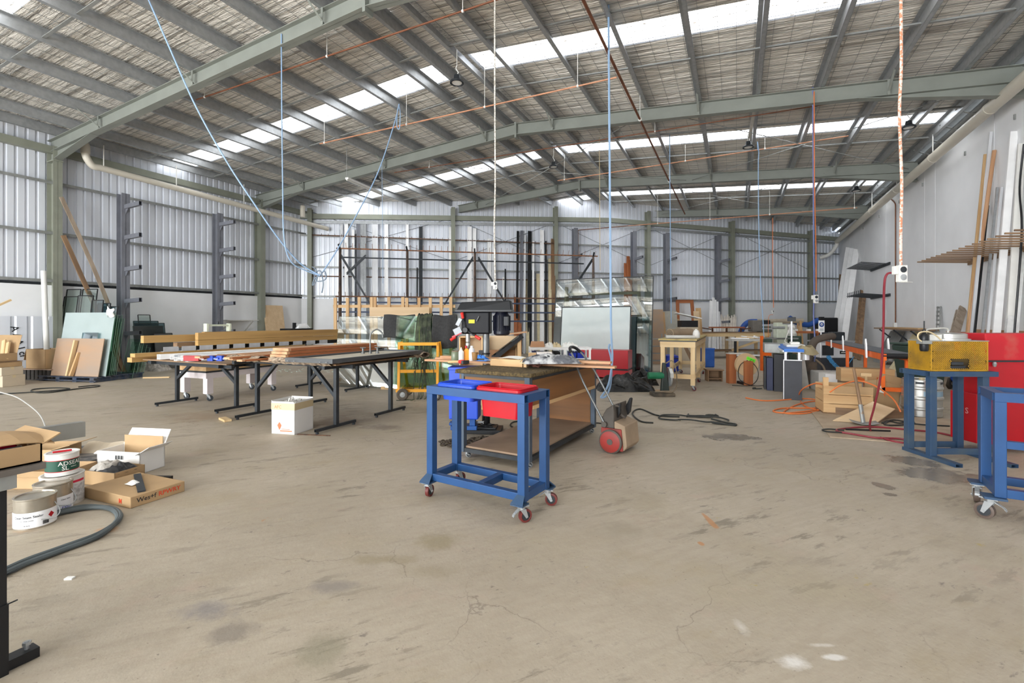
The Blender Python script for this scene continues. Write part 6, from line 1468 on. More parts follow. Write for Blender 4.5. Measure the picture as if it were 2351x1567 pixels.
# safety sign on a post
q = P(1886,748,12.9); t = thing('safety_sign', 'white sign with a blue disc pictogram on a thin post', 'sign', (q.x,q.y,0), TH)
mb = MB(); mb.cyl((0,.02,0),(0,.02,1.2),.016,n=10); obj('post', mb, M_ALU, t)
mb = MB(); mb.box(-.08,.08,-.006,.006,1.10,1.42); obj('sign_plate', mb, M_WHITE, t)
mb = MB(); mb.lathe([(0,-.002),(.066,-.002),(.066,.002),(0,.002)], c=(0,-.009,1.31), n=28, M=Matrix.Rotation(pi/2,4,'X')); obj('blue_disc', mb, mat('sign_blue',(24,70,150),.5), t)
mb = MB(); mb.sphere((0,-.011,1.315),.034,12,(1,.06,1.15)); obj('head_symbol', mb, M_PAPER, t)
mb = MB(); mb.box(-.018,.018,-.0155,-.0135,1.29,1.31); mb.box(-.026,.026,-.0155,-.0135,1.322,1.334); obj('mask_symbol', mb, mat('sign_blue',(24,70,150),.5), t)
mb = MB(); 
for i in range(3): mb.box(-.05,.05,-.009,-.006,1.19-.025*i,1.20-.025*i)
obj('text_line', mb, M_GALVD, t)
mb = MB(); mb.box(-.05,.06,-.03,.05,1.43,1.52); obj('switch_box', mb, M_BLACK, t, bev=.006)
# far right corner machines
q = P(1900,775,20.0); t = thing('spindle_moulder', 'dark machine with a blue extraction duct in the far right corner', 'machine', (q.x,q.y,0), TH)
mb = MB(); mb.box(-.5,.4,-.4,.4,0,.95); obj('machine_base', mb, M_PED, t, bev=.02); mb = MB(); mb.box(-.4,.25,-.3,.3,.95,1.55); obj('machine_head', mb, M_BLACK, t, bev=.04)
mb = MB(); mb.tube(cm([(-.4,0,1.45),(-.8,0,1.25),(-1.3,0,1.35),(-1.62,0,1.55)],7),.11,12); obj('flex_duct', mb, mat('duct_blue',(40,84,160),.5), t, smooth=True)
a, b = P(1738,738,19.5), P(1842,736,19.5); mb = MB(); mb.cyl(a,b,.10,n=14); dd = solo('extraction_duct', mb, mat('duct_beige',(170,158,140),.6), 'beige extraction pipe running along the back wall', 'duct', smooth=True)
mb = MB(); mb.tube(cm([a,a+V((-.3,-.05,-.02)),a+V((-.5,-.1,-.2)),a+V((-.62,-.1,-.5))],6),.11,12); obj('flex_duct', mb, mat('duct_blue',(40,84,160),.5), dd, smooth=True)
for s in (.1,.9): p_ = a+(b-a)*s; mb = MB(); mb.box(p_.x-.03,p_.x+.03,p_.y-.03,p_.y+.03,0,p_.z-.09); obj('support_post', mb, W('pine','z'), dd)
for i,(px,lb) in enumerate(((1786,'pale green band saw frame, left of the two'),(1797,'pale green band saw frame, right of the two'))):
    q = P(px,770,15.0); t = thing('band_saw', lb, 'saw', (q.x,q.y,0), TH)
    mb = MB(); mb.box(-.09,.09,-.12,.12,0,1.36-.06*i); obj('pillar', mb, M_VG, t, bev=.02)
    mb = MB(); mb.box(-.35,.35,-.25,.25,.84,.88); obj('saw_table', mb, M_GALVD, t)
    mb = MB(); mb.cyl((-.25,-.13,1.2),(-.02,-.13,1.2),.04,n=12); obj('tension_wheel', mb, M_GALV, t)
q = P(1815,770,15.6); t = thing('drill_machine', 'cream milling head with a hand wheel behind the blue belt', 'machine', (q.x,q.y,0), TH)
mb = MB(); mb.box(-.25,.25,-.2,.2,0,.92); obj('machine_base', mb, M_BIN, t, bev=.02); mb = MB(); mb.lathe([(.16,.92),(.18,1.0),(.12,1.12),(.14,1.2),(.1,1.28),(0,1.3)], n=18); obj('machine_head', mb, M_WHITEPL, t, smooth=True)
q = P(1850,775,16.5); t = thing('timber_trestle', 'brown timber trestle with small white blocks on it', 'trestle', (q.x,q.y,0), TH)
mb = MB(); mb.box(-.5,.5,-.06,.06,.98,1.06); obj('beam', mb, W('merbau'), t)
for s in (-1,1): mb = MB(); mb.bar((s*.4,0,1.0),(s*.5,0,0),.06,.06); obj('leg', mb, W('merbau','z'), t)
for s in (-.35,.1,.42): mb = MB(); mb.box(s-.05,s+.05,-.05,.05,1.06,1.13); obj('white_block', mb, M_WHITE, t)
t = thing('timber_stand', 'pale timber A frame at the end of the beige duct', 'trestle', (lambda q: (q.x,q.y,0))(P(1838,770,18.2)), TH)
for s in (-1,1): mb = MB(); mb.bar((s*.12,0,0),(0,0,1.42),.05,.05,up=(1,0,0)); obj('leg', mb, W('pine','z'), t)
# profile bench in the middle distance with plastic bits
q = P(1722,800,14.5); t = thing('glazing_stand', 'grey steel stand topped with loose white trims behind the reel', 'stand', (q.x,q.y,0), TH)
mb = MB(); mb.box(-.65,.55,-.22,.22,.80,.86); obj('stand_top', mb, M_POLY, t)
for s in (-1,1): mb = MB(); mb.box(s*.45-.03,s*.45+.03,-.03,.03,0,.80); obj('leg', mb, M_DARKSTEEL, t)
mb = MB(); mb.box(-.5,.4,-.03,.03,.34,.38); obj('stretcher', mb, M_WHITE, t)
for i in range(5): mb = MB(); mb.cbox((-.3+.15*i,.02*i,.88+.02*(i%3)),(.5,.05,.025),rz=.3*(i-2),ry=.05*i); obj('trim_piece', mb, W('pine_raw') if i%2 else M_WHITE, t)
q = G(1749,850); t = thing('orange_post', 'narrow orange machine upright beside the reel', 'post', (q.x,q.y,0), TH); mb = MB(); mb.box(-.03,.03,-.04,.04,0,.98); obj('upright', mb, M_ORANGE, t); mb = MB(); mb.box(.03,.26,-.03,.03,.42,.52); obj('side_arm', mb, M_ORANGE, t)
mb = MB(); mb.box(.0,.28,-.04,.06,.53,.9); obj('machine_block', mb, M_BIN, t, bev=.01)
# ================================================================ right wall: racks and leaning lengths
def pegrack(name, label, ya, yb, z, n_, ln, m, rise=.12, thick=.03, wallm=None):
    t = thing(name, label, 'rack', (XR,ya,z))
    mb = MB(); mb.box(-.04,0,0,yb-ya,-.05,.05); obj('wall_rail', mb, wallm or m, t)
    for i in range(n_): mb = MB(); y = (yb-ya)*(i+.5)/n_; mb.bar((-.04,y,0),(-.04-ln,y,rise),thick,thick); obj('peg', mb, m, t)
    return t
pegrack('peg_rack', 'brown timber peg rack high on the right wall', 9.2,14.4,2.74,18,.95,W('oldwood'),.06,.028)
pegrack('peg_rack', 'black steel peg rack, upper of two far along the right wall', 20.6,23.2,3.42,11,.8,M_DARKSTEEL,.10,.022)
t = pegrack('peg_rack', 'black steel peg rack, lower of two far along the right wall', 20.6,23.2,2.32,11,.8,M_DARKSTEEL,.08,.022)
for i in range(8): mb = MB(); mb.box(-.86,-.84,.1+.3*i,.12+.3*i,.0,.2); obj('peg_stop', mb, M_DARKSTEEL, t)
t = thing('wall_rail', 'thin timber rail low on the right wall behind the cage', 'rail', (XR,0,1.15)); mb = MB(); mb.box(-.06,0,10.0,14.0,-.07,.07); obj('rail_board', mb, W('cedar','y'), t); mb = MB(); mb.cyl((-.35,9.0,.0),(-.35,14.6,.0),.012,n=6); obj('rail_pipe', mb, M_COPPER, t)
for yy in (9.8,12,14.2): mb = MB(); mb.cyl((-.35,yy,0),(0,yy,0),.01,n=6); obj('rail_stay', mb, M_COPPER, t)
def wallpole(name, label, top, foot, w_, h_, m, rnd=False, group=None, dx=.0, cat='pole'):
    p = onX(top[0], top[1], XR-.04); q = onX(foot[0], foot[1], XR-.45-dx)
    d = (q-p); k = p.z/(p.z-q.z); q = p+d*k; q.z = .01
    mb = MB()
    if rnd: mb.cyl((0,0,0), p-q, w_/2, n=10)
    else: mb.bar((0,0,0), p-q, w_, h_, up=(0,1,0))
    return solo(name, mb, m, label, cat, group, loc=q, smooth=rnd)
wallpole('timber_pole', 'long round brown pole leaning on the right wall', (2283,345),(2226,750), .07,.07, W('cedar','z'), True)
wallpole('steel_profile', 'thin black profile leaning beside the long brown pole', (2268,472),(2238,760), .035,.035, M_BLACK)
wallpole('metal_profile', 'bright aluminium profile leaning behind the long brown pole', (2275,303),(2232,752), .05,.04, M_ALU)
wallpole('timber_batten', 'yellowish batten leaning left of the aluminium profile', (2262,354),(2222,752), .05,.03, W('pine','z'))
wallpole('white_plank', 'wide white plank leaning on the right wall', (2328,302),(2288,764), .11,.04, M_WHITE)
wallpole('metal_profile', 'short grey profile leaning under the peg rack, left one', (2300,430),(2268,762), .04,.03, M_ALU)
wallpole('metal_profile', 'short grey profile leaning under the peg rack, right one', (2290,430),(2256,762), .04,.03, M_GALV)
wallpole('white_plank', 'white plank at the right edge leaning behind the black strip', (2345,330),(2318,764), .10,.04, M_WHITEPL)
mb = MB(); p = [onX(2351,330,XR-.1),onX(2341,430,XR-.15),onX(2346,520,XR-.3),onX(2338,650,XR-.4),onX(2316,764,XR-.5)]; p[-1].z = .02; mb.tube(cm(p,6),.016,6); tag(obj('rubber_strip', mb, M_BLACK, smooth=True), 'bowed black rubber strip hanging down the right wall at the edge', 'strip')
wallpole('plastic_wrap', 'plastic wrapped white profile bundle at the right edge', (2340,560),(2322,764), .16,.08, mat('wrap_white',(222,222,220),.25,bump=.5,bscale=12))
wallpole('grey_board', 'grey timber board leaning on the right wall, larger of a pair', (2211,706),(2196,757), .16,.03, W('greywood','z'))
wallpole('grey_board', 'grey timber board leaning on the right wall, smaller of a pair', (2199,713),(2188,757), .08,.03, W('greywood','z'))
t = thing('louvre_strip', 'stack of small grey slats leaning on the right wall', 'slats', onX(2149,757,XR-.3)); t.location.z = 0
p1 = onX(2156,703,XR-.03)-V(t.location); p0 = V((0,0,0))
for i in range(16): c = p0+(p1-p0)*((i+.5)/16+.02); mb = MB(); mb.box(c.x-.02,c.x+.02,c.y-.10,c.y+.10,c.z-.03,c.z+.015); obj('slat', mb, M_GALVD, t)
for s in (-1,1): mb = MB(); mb.bar(p0+V((.0,s*.11,0)),p1+V((0,s*.11,0)),.02,.02,up=(1,0,0)); obj('stile', mb, M_GALVD, t)
# far leaning white boards and brown boards in the corner
for i in range(3):
    wallpole('white_board', ['white wide board leaning in the far right corner, left of three','white wide board leaning in the far right corner, middle of three','white wide board leaning in the far right corner, right of three'][i], (1948+9*i,568+2*i),(1914+12*i,780), .22,.03, M_WHITE, dx=.5, cat='board')
for i in range(5): wallpole('brown_board', 'brown board leaning in the far right corner, '+ORD[i]+' from the left', (1930+6*i+ (30 if i>2 else 0),630+12*i),(1922+9*i+(18 if i>2 else 0),780), .12,.03, W('oldwood','z'), dx=.2, group='brown boards in the far corner', cat='board')
# sheets on the floor by the wall
a, b = onX(2004,800,XR-.55), onX(2032,800,XR-.55); leansheet('steel_sheet', 'dull steel sheet leaning low on the right wall', 'sheet', (XR-.55,b.y,0),(XR-.55,a.y,0), 1.18,(.5,0,0),.008, M_GALVD)
a, b = onX(2040,800,XR-.8), onX(2064,800,XR-.8); leansheet('cream_board', 'cream coloured board leaning beside the steel sheet', 'board', (XR-.8,b.y,0),(XR-.8,a.y,0), 1.25,(.6,0,0),.02, mat('cream_board',(226,214,176),.6))
t = thing('wall_shelf', 'long timber shelf on brackets along the right wall', 'shelf', (XR,0,1.16)); mb = MB(); mb.box(-.5,0,16.2,20.5,-.02,.02); obj('shelf_board', mb, W('oldwood','y'), t)
for yy in (16.8,18.4,20): mb = MB(); mb.bar((-.45,yy,-.03),(-.03,yy,-.42),.03,.04); obj('bracket', mb, M_DARKSTEEL, t)
for i in range(3): mb = MB(); mb.box(-.4+.1*i,-.32+.1*i,16.4+.2*i,20.0-.4*i,.021,.05); obj('loose_batten', mb, W('pine','y'), t)
# conduit down the right wall with a small outlet
q = onX(2056,480,XR-.03); mb = MB(); mb.cyl((XR-.03,q.y,1.35),(XR-.03,q.y,5.2),.018,n=8); mb.tube(cm([(XR-.03,q.y,5.2),(XR-.03,q.y+.1,5.4),(XR-.03,q.y+.8,5.75)],5),.018,8)
t = thing('conduit', 'brown conduit pipe running down the right wall to an outlet', 'conduit', (0,0,0)); obj('pipe', mb, M_COPPERD, t, smooth=True); mb = MB(); mb.box(XR-.09,XR,q.y-.07,q.y+.07,1.1,1.35); obj('outlet_box', mb, M_WHITEPL, t, bev=.01)
# ================================================================ back wall: cantilever racks, profile rack, leaning lengths
for px, ty, lb in ((1320,524,'dark grey cantilever rack post behind the big glass sheet, left one'),(1455,531,'dark grey cantilever rack post behind the big glass sheet, right one'),(1530,535,'dark grey cantilever rack post behind the brown door frame'),(1648,540,'dark grey cantilever rack post above the white leaning boards')):
    q = onB(px, ty, .42); cantilever('cantilever_rack', lb, (q.x,q.y,0), BN, q.z, (1.35,2.42,3.3,4.25), .75)
def lean(name, label, px, ty, wpx, m, group=None, off=.14, foot=.75, shape='c', slant=0, cat='profile'):
    p = onB(px, ty, off); d = (p-V((0,0,0))).dot(V((-SN,CS,0))); w_ = wpx/FPX*d
    f = onB(px+slant, 800, foot); f = V((f.x,f.y,.01)); L_ = p-f
    mb = MB()
    u = BU; n_ = BN
    if shape == 'c':
        for s in (-1,1): mb.bar(u*s*(w_/2-.006), L_+u*s*(w_/2-.006), .012,.05,up=tuple(n_))
        mb.bar((0,0,0), L_, w_, .006, up=tuple(n_))
        mb.bar(u*0+n_*.0, L_, .012,.03,up=tuple(n_))
    else: mb.bar((0,0,0), L_, w_, min(w_,.05), up=tuple(n_))
    return solo(name, mb, m, label, cat, group, loc=f)
MW, MA, MK, MG_, MCR = M_WHITE, M_ALU, M_BLACK, M_RACK, mat('cream_profile',(216,204,172),.5)
LST = [(784,514,6,MA,'pale grey'),(795,512,8,MW,'white'),(811,527,5,MW,'narrow white'),(817,537,3,MK,'thin black'),(823,513,9,MG_,'dark grey'),(834,513,13,M_GALV,'wide galvanised'),(861,512,13,MA,'wide aluminium'),(887,513,8,MW,'white'),
 (935,513,6,MW,'white'),(937,597,4,MW,'short white'),(958,614,3,MK,'short thin black'),(966,520,8,M_DARKSTEEL,'dark bronze'),(1033,521,5,MW,'narrow white'),(1036,597,5,MW,'short white'),(1078,520,10,MW,'tall white'),(1089,524,8,MW,'tall white'),
 (1123,548,9,MW,'white'),(1133,550,9,MA,'pale'),(1157,636,8,MW,'short white'),(1160,617,3,MK,'short thin black')]
for i,(px,ty,wd,m,nm) in enumerate(LST): lean('metal_profile', nm+' metal profile leaning on the back wall, '+ORD[i]+' from the left corner', px, ty, wd, m)
LST2 = [(1189,530,5,MK,'black'),(1198,529,6,MG_,'dark grey'),(1205,540,4,MA,'pale grey'),(1216,530,8,MK,'black'),(1224,553,4,MW,'narrow white'),(1244,528,9,MW,'broad white'),(1253,553,3,MK,'thin black'),(1262,593,7,MCR,'cream'),(1210,640,7,MCR,'short cream'),(1218,620,8,MG_,'mottled grey'),(1236,628,10,MCR,'broad cream')]
for i,(px,ty,wd,m,nm) in enumerate(LST2): lean('metal_profile', nm+' profile in the dense bundle right of the drill press, '+ORD[i]+' from its left', px, ty, wd, m, foot=.9+.06*(i%3), slant=-3+i*.6)
for i,(px,ty,wd) in enumerate(((1268,548,6),(1272,552,5))): lean('brown_board', 'brown timber board leaning on the back wall column, '+['left','right'][i]+' one', px, ty, wd, W('oldwood','z'), shape='b', cat='board')
for i,(px,ty,wd) in enumerate(((1436,604,7),(1442,588,7),(1448,596,6))): lean('brown_board', 'orange brown board leaning behind the big glass sheet, '+['left','middle','right'][i]+' one', px, ty, wd, W('merbau','z'), shape='b', cat='board')
for i in range(2): lean('timber_post', ['orange timber post standing behind the drill press, left one','orange timber post standing behind the drill press, right one'][i], 1184+9*i, 682+6*i, 8, W('merbau','z'), shape='b', foot=1.5, cat='post')
# rail with spikes on the wall
def spiked(t, p, q, n_, up, m, w_=.04, sp=.16, r=.008):
    mb = MB(); mb.bar(p, q, w_, w_); obj('rail', mb, m, t)
    me = None; s_ = MB(); s_.bar((0,0,0), up*sp, .012,.012,up=(1,0,0)); first = None
    for i in range(n_):
        c = V(p)+(V(q)-V(p))*((i+.5)/n_)
        if first is None: first = obj('spike', s_, m, t, loc=c)
        else:
            o = first.copy(); COL.objects.link(o); o.parent = t; o.location = c
t = thing('spiked_rail', 'rusty spiked storage rail fixed along the back wall behind the profiles', 'rail', (0,0,0))
p, q = onB(716,539,.2), onB(1272,560,.2); q.z = p.z; spiked(t, p, q, 40, BN*.8+V((0,0,.35)), M_RUSTY)
t = thing('spiked_rail', 'thin rusty rail lower on the back wall behind the profiles', 'rail', (0,0,0)); p, q = onB(713,633,.16), onB(1272,642,.16); q.z = p.z; mb = MB(); mb.bar(p,q,.04,.04); obj('rail', mb, M_RUSTY, t)
# free standing A frame profile rack
RO = 2.1
def rb_(px, z, off=RO): q = onB(px, 737, off); return V((q.x,q.y,z))
t = thing('profile_rack', 'long rusty A frame profile rack standing before the back wall', 'rack', (0,0,0))
a, b = rb_(772,4.12), rb_(1372,4.12); spiked(t, a, b, 44, BN*.5+V((0,0,.8)), mat('rust_orange',(150,100,66),.7,.1,c2=(96,68,52),scale=12), .045, .24)
a2, b2 = rb_(778,3.86,RO-.55), rb_(1340,3.86,RO-.55); mb = MB(); mb.bar(a2,b2,.05,.05); obj('back_rail', mb, M_DARKSTEEL, t)
a, b = rb_(770,2.33), rb_(1378,2.33); spiked(t, a, b, 44, BN*.5+V((0,0,.8)), M_RUSTY, .05, .2)
for zz,o in ((2.12,RO-.2),(1.75,RO-.2),(1.4,RO-.2)): mb = MB(); mb.bar(rb_(772,zz,o), rb_(1290,zz,o), .05,.06); obj('shelf_rail', mb, mat('rail_blue_grey',(62,74,98),.5), t)
for px in (781,935,1090,1362):
    for o in (RO,RO-.55):
        q = rb_(px,0,o); top = rb_(px, 4.12 if o == RO else 3.86, o-(0 if o == RO else 0)); mb = MB(); mb.bar(q+BN*(.18 if o == RO else -.18), top, .07,.07,up=(1,0,0)); obj('post', mb, mat('post_rust',(104,84,72),.6,.3,c2=(72,66,64)), t)
    mb = MB(); mb.bar(rb_(px,4.12), rb_(px,3.86,RO-.55), .06,.05); mb.bar(rb_(px-2,4.12)+BN*.2+V((0,0,.12)), rb_(px,4.1), .06,.05); obj('top_tie', mb, M_DARKSTEEL, t)
for (p0,z0),(p1,z1) in (((779,4.0),(852,2.0)),((1086,3.95),(1015,1.9)),((1098,3.95),(1172,1.8)),((1360,4.0),(1285,1.9)),((840,3.9),(796,3.2))):
    for o in (RO,RO-.5): mb = MB(); mb.bar(rb_(p0,z0,o), rb_(p1,z1,o), .05,.05); obj('brace', mb, M_DARKSTEEL, t)
# pine lattice frame and ply strip
d0 = 14.6
pl = P(908,737,d0); t = thing('pine_frame', 'pale pine stud frame standing before the profile rack', 'frame', (pl.x,pl.y,0), TH)
def fx(px): return (px-908)/FPX*d0
for px in (770,798,825,853,861,893,925,934,962,988,1013,1035): mb = MB(); x = fx(px); mb.box(x-.045,x+.045,-.03,.03,.3,2.12+(.02 if px%2 else 0)); obj('stud', mb, W('pine','z'), t)
for z in (.34,1.86): mb = MB(); mb.box(fx(764),fx(1045),.03,.06,z-.045,z+.045); obj('rail', mb, W('pine'), t)
for px in (770,900,1035): mb = MB(); x = fx(px); mb.box(x-.05,x+.05,-.3,.3,0,.3); obj('foot_block', mb, W('oldwood','y'), t)
pl = P(917,737,14.2); t = thing('plywood_strip', 'wide pale plywood strip on edge before the pine stud frame', 'board', (pl.x,pl.y,0), TH); mb = MB(); mb.box(-.89,.89,-.01,.01,1.52,1.82); obj('strip', mb, M_PLY, t)
for s in (-1,1): mb = MB(); mb.box(s*.7-.04,s*.7+.04,.01,.05,0,1.6); obj('prop', mb, W('pine','z'), t)
# ================================================================ glass on the yellow A frame trolley
YC = P(962,737,8.55); YC.z = 0; t = thing('glass_trolley', 'yellow steel A frame glass trolley with pneumatic wheels behind the cables', 'trolley', YC, TH+radians(4))
for x in (-.36,.33):
    mb = MB(); mb.bar((x,-.02,.14),(x,.06,1.02),.055,.045,up=(1,0,0)); obj('upright', mb, M_YELLOW, t)
    mb = MB(); mb.bar((x+.10,-.36 if False else .42,.14),(x+.03,.10,1.02),.05,.045,up=(1,0,0)); obj('slanted_leg', mb, M_YELLOW, t)
for z in (.50,.99): mb = MB(); mb.bar((-.36,.02,z),(.33,.02,z),.04,.055); obj('cross_bar', mb, M_YELLOW, t)
mb = MB(); mb.bar((-.36,.42,.16),(.42,.42,.16),.05,.05); obj('base_rail', mb, M_YELLOW, t); mb = MB(); mb.bar((-.40,-.05,.16),(.42,-.05,.16),.05,.05); obj('base_rail', mb, M_YELLOW, t)
for x in (-.30,.36): mb = MB(); mb.bar((x,-.1,.16),(x,.44,.16),.05,.05); obj('base_rail', mb, M_YELLOW, t)
for (x,y,r) in ((-.27,-.14,.105),(.33,-.16,.07),(-.27,.46,.105),(.36,.46,.105)):
    mb = MB(); mb.lathe([(r*.45,-.03),(r*.8,-.035),(r,-.015),(r,.015),(r*.8,.035),(r*.45,.03)], c=(x,y,r), n=24, M=Matrix.Rotation(pi/2,4,'X'), cap=False); w_ = obj('wheel', mb, M_TYRE, t, smooth=True)
    mb = MB(); mb.lathe([(0,-.028),(r*.5,-.024),(r*.5,.024),(0,.028)], c=(x,y,r), n=18, M=Matrix.Rotation(pi/2,4,'X')); obj('wheel_hub', mb, M_GALVD, w_, smooth=True)
def ylocal(px, d, z=0): q = P(px,737,d); return V((q.x,q.y,z))
bk = V((-SN,CS,0))
def gsheet(name, label, pxl, pxr, d, h, lean_, m, edge=None, z0=.19, th=.012, dr=None):
    return leansheet(name, label, 'glass', ylocal(pxl,d), ylocal(pxr,dr or d), h, bk*lean_, th, m, None, z0, edge)
for i in range(3): gsheet('glass_sheet', ['front','middle','rear'][i]+' green tinted glass sheet leaning on the yellow trolley', 902+4*i, 1046-3*i, 8.66+.06*i, 1.34, .30, (M_GLASSG if i else glassy('green_glass_front',(226,241,230),.05)))
gsheet('clear_glass', 'large clear glass sheet leaning left of the yellow trolley, mirroring the roof', 766, 915, 10.0, 1.52, .34, M_GLASSBIG, z0=.02, dr=9.7)
pl = G(900,893); t2 = thing('glass_offcut_board', 'orange plywood base board under the clear glass', 'board', (pl.x,pl.y+.3,0), TH); mb = MB(); mb.box(-.35,.5,-.3,.3,0,.06); obj('base_board', mb, W('pine'), t2)
mb = MB(); r9 = random.Random(9)
for i in range(90):
    c = V((r9.uniform(-1.5,1.5), r9.uniform(-.5,.5), .006)); a = r9.uniform(0,3.1); s_ = r9.uniform(.02,.07)
    mb.cbox(c,(s_,s_*.6,.006),rz=a)
q = G(760,850); tag(obj('broken_glass', mb, mat('broken_glass',(196,216,208),.15,spec=.8), loc=(q.x,q.y,0), rz=TH), 'scatter of broken glass on the floor beyond the trestle tables', 'broken glass', kind='stuff')
# blankets and cable hank draped over the sheets
def drape(name, label, px, d, w_, drop_f, drop_b, ztop_, m, seed):
    r = random.Random(seed); ph = [r.uniform(0,6) for _ in range(5)]; q = ylocal(px,d,ztop_)
    def fn(u, v):
        x = (u-.5)*w_*(1+.05*sin(v*5+ph[0])); s_ = v*(drop_f+drop_b)-drop_f
        y = -.03-.008*sin(u*13+ph[1]) if s_ < 0 else .04; z = -abs(s_)
        y += (.025*sin(u*9+ph[2]+v*3))*(min(1,abs(s_)*3)) - (abs(s_)*.22 if s_ < 0 else -abs(s_)*.05)
        return V((x, y, z+.012*sin(u*7+ph[3])))
    mb = MB(); mb.grid(22,20,fn); return tag(obj(name, mb, m, loc=q, rz=TH, smooth=True, thick=.012), label, 'blanket')
M_BLK = mat('blanket_charcoal',(50,50,50),.95,var=.2,scale=30,bump=.3)
drape('moving_blanket', 'charcoal blanket draped over the right end of the green glass', 1022, 8.92, .46, .62, .3, 1.52, M_BLK, 1)
drape('moving_blanket', 'charcoal blanket folded over the left end of the green glass', 918, 9.15, .58, .44, .25, 1.52, M_BLK, 2)
mb = MB(); r7 = random.Random(17)
q = ylocal(978,8.98,1.50)
for i in range(34):
    x0 = r7.uniform(-.14,.14); x1 = x0+r7.uniform(-.10,.10); zb = r7.uniform(-1.48,-.7)
    pts = [(x0+.02,.12,-.5),(x0+.01,.10,-.12),(x0,.02,.02+r7.uniform(0,.03)),(x0-.01,-.12,-.12),(x0+r7.uniform(-.04,.04),-.26,-.55),(x1,-.38,min(-.8,zb+.3)),(x1+r7.uniform(-.08,.08),-.45,zb)]
    if zb < -1.25: pts[-1] = (pts[-1][0],pts[-1][1],-1.488); pts.append((pts[-1][0]+r7.uniform(-.5,.2), -.5-r7.uniform(0,.2), -1.49))
    mb.tube(cm(pts,5),.0075,5)
tag(obj('cable_hank', mb, mat('cable_green_black',(46,50,42),.6,c2=(84,92,70),scale=9), loc=q, rz=TH, smooth=True), 'thick hank of dark cable hung over the green glass down to the floor', 'cable', kind='stuff')
# ================================================================ big glass sheet with white backed pane
t = thing('glass_rack', 'olive steel rack behind the big glass sheet', 'rack', onY(1385,737,13.6), 0); t.location.z = 0
M_OLV = mat('olive_paint',(148,142,112),.6)
for x in (-1.12,1.02): mb = MB(); mb.bar((x,-.3,0),(x,.02,2.42),.16,.06,up=(1,0,0)); obj('post', mb, M_OLV, t); mb = MB(); mb.bar((x,.9,0),(x,.05,2.2),.06,.06,up=(1,0,0)); obj('rear_leg', mb, M_OLV, t)
mb = MB(); mb.bar((-1.12,-.02,2.2),(1.02,-.02,2.2),.06,.08); obj('top_bar', mb, M_OLV, t); mb = MB(); mb.bar((-1.12,-.25,.25),(1.02,-.25,.25),.06,.08); obj('low_bar', mb, M_OLV, t)
a, b = onY(1268,737,12.75), onY(1495,737,12.75)
leansheet('glass_sheet', 'very large clear glass sheet with black rim mirroring the skylights', 'glass', a, b, 2.60, V((0,.365,0)), .014, M_GLASSBIG, None, .03, (M_RIM,.022))
a, b = onY(1284,737,11.98), onY(1444,737,11.98)
tt = leansheet('backed_glass', 'white backed glass panel with black rim standing before the big sheet', 'glass', a, b, 1.76, V((0,.25,0)), .02, mat('backed_glass',(196,206,206),.06,spec=.9,var=.02), None, .03, (M_RIM,.026))
a, b = onY(1446,737,12.4), onY(1488,737,12.4); leansheet('dark_glass', 'dark tinted glass sheet to the right of the white backed panel', 'glass', a, b, 1.5, V((0,.21,0)), .012, M_GLASSD, None, .03)
a, b = onY(1268,737,12.5), onY(1300,737,12.5); leansheet('dark_glass', 'dark tinted glass sheet at the left foot of the big glass sheet', 'glass', a, b, 1.5, V((0,.21,0)), .012, mat('tinted_glass',(52,58,58),.12), None, .03)
# ================================================================ bin bench behind the brown workbench
q = ylocal(1282,9.2); t = thing('storage_bench', 'white steel bench with a row of blue bins behind the brown workbench', 'bench', q, TH)
mb = MB(); mb.box(-.57,.60,-.25,.25,.86,.90); obj('bench_top', mb, M_WHITE, t)
for x in (-.55,.10,.57):
    for y in (-.23,.23): mb = MB(); mb.box(x-.02,x+.02,y-.02,y+.02,0,.86); obj('leg', mb, M_WHITE, t)
for z in (.70,.45): mb = MB(); mb.box(-.55,.57,-.24,.24,z-.02,z); obj('shelf', mb, M_WHITE, t)
for i in range(7):
    x = -.50+.15*i
    if i in (2,4): continue
    mb = MB(); mb._add([(x-.06,-.22,.702),(x+.06,-.22,.702),(x+.06,.1,.702),(x-.06,.1,.702),(x-.065,-.24,.80),(x+.065,-.24,.80),(x+.065,.12,.82),(x-.065,.12,.82)],[(3,2,1,0),(4,5,6,7),(0,1,5,4),(1,2,6,5),(2,3,7,6),(3,0,4,7)])
    o = solo('storage_bin', mb, M_BLUEBIN if i != 3 else M_BLACK, ('small blue bin' if i != 3 else 'small black bin')+' on the white steel bench, '+ORD[i if i<2 else (2 if i==3 else i-2)]+' from the left', 'bin', 'bins of the white steel bench'); o.location = q; o.rotation_euler = (0,0,TH)
for i in range(5): p_ = ylocal(1217+.6*i,9.2,.912+.022*i); d_ = V((CS,SN,0)); board('timber_offcut', 'short red brown board stacked on the left of the bin bench, '+ORD[i]+' from the bottom', p_, p_+d_*(.28-.01*i), .12,.02,W('cedar'),'timber')
for i,(x,m,n_) in enumerate(((-.18,M_WHITEPL,'white plastic scrap on the bin bench'),(-.05,M_TAPE,'tangle of pale packing strip on the bin bench'),(.22,M_PAPER,'crumpled white bag on the right of the bin bench'))):
    mb = lump(MB(), 0,0,.10 if i < 2 else .17,.08,.06,70+i,14,10,.5); o = tag(obj('scrap_pile', mb, m, loc=q+V((CS*x,SN*x,.901)), rz=TH, smooth=True), n_, 'scrap')
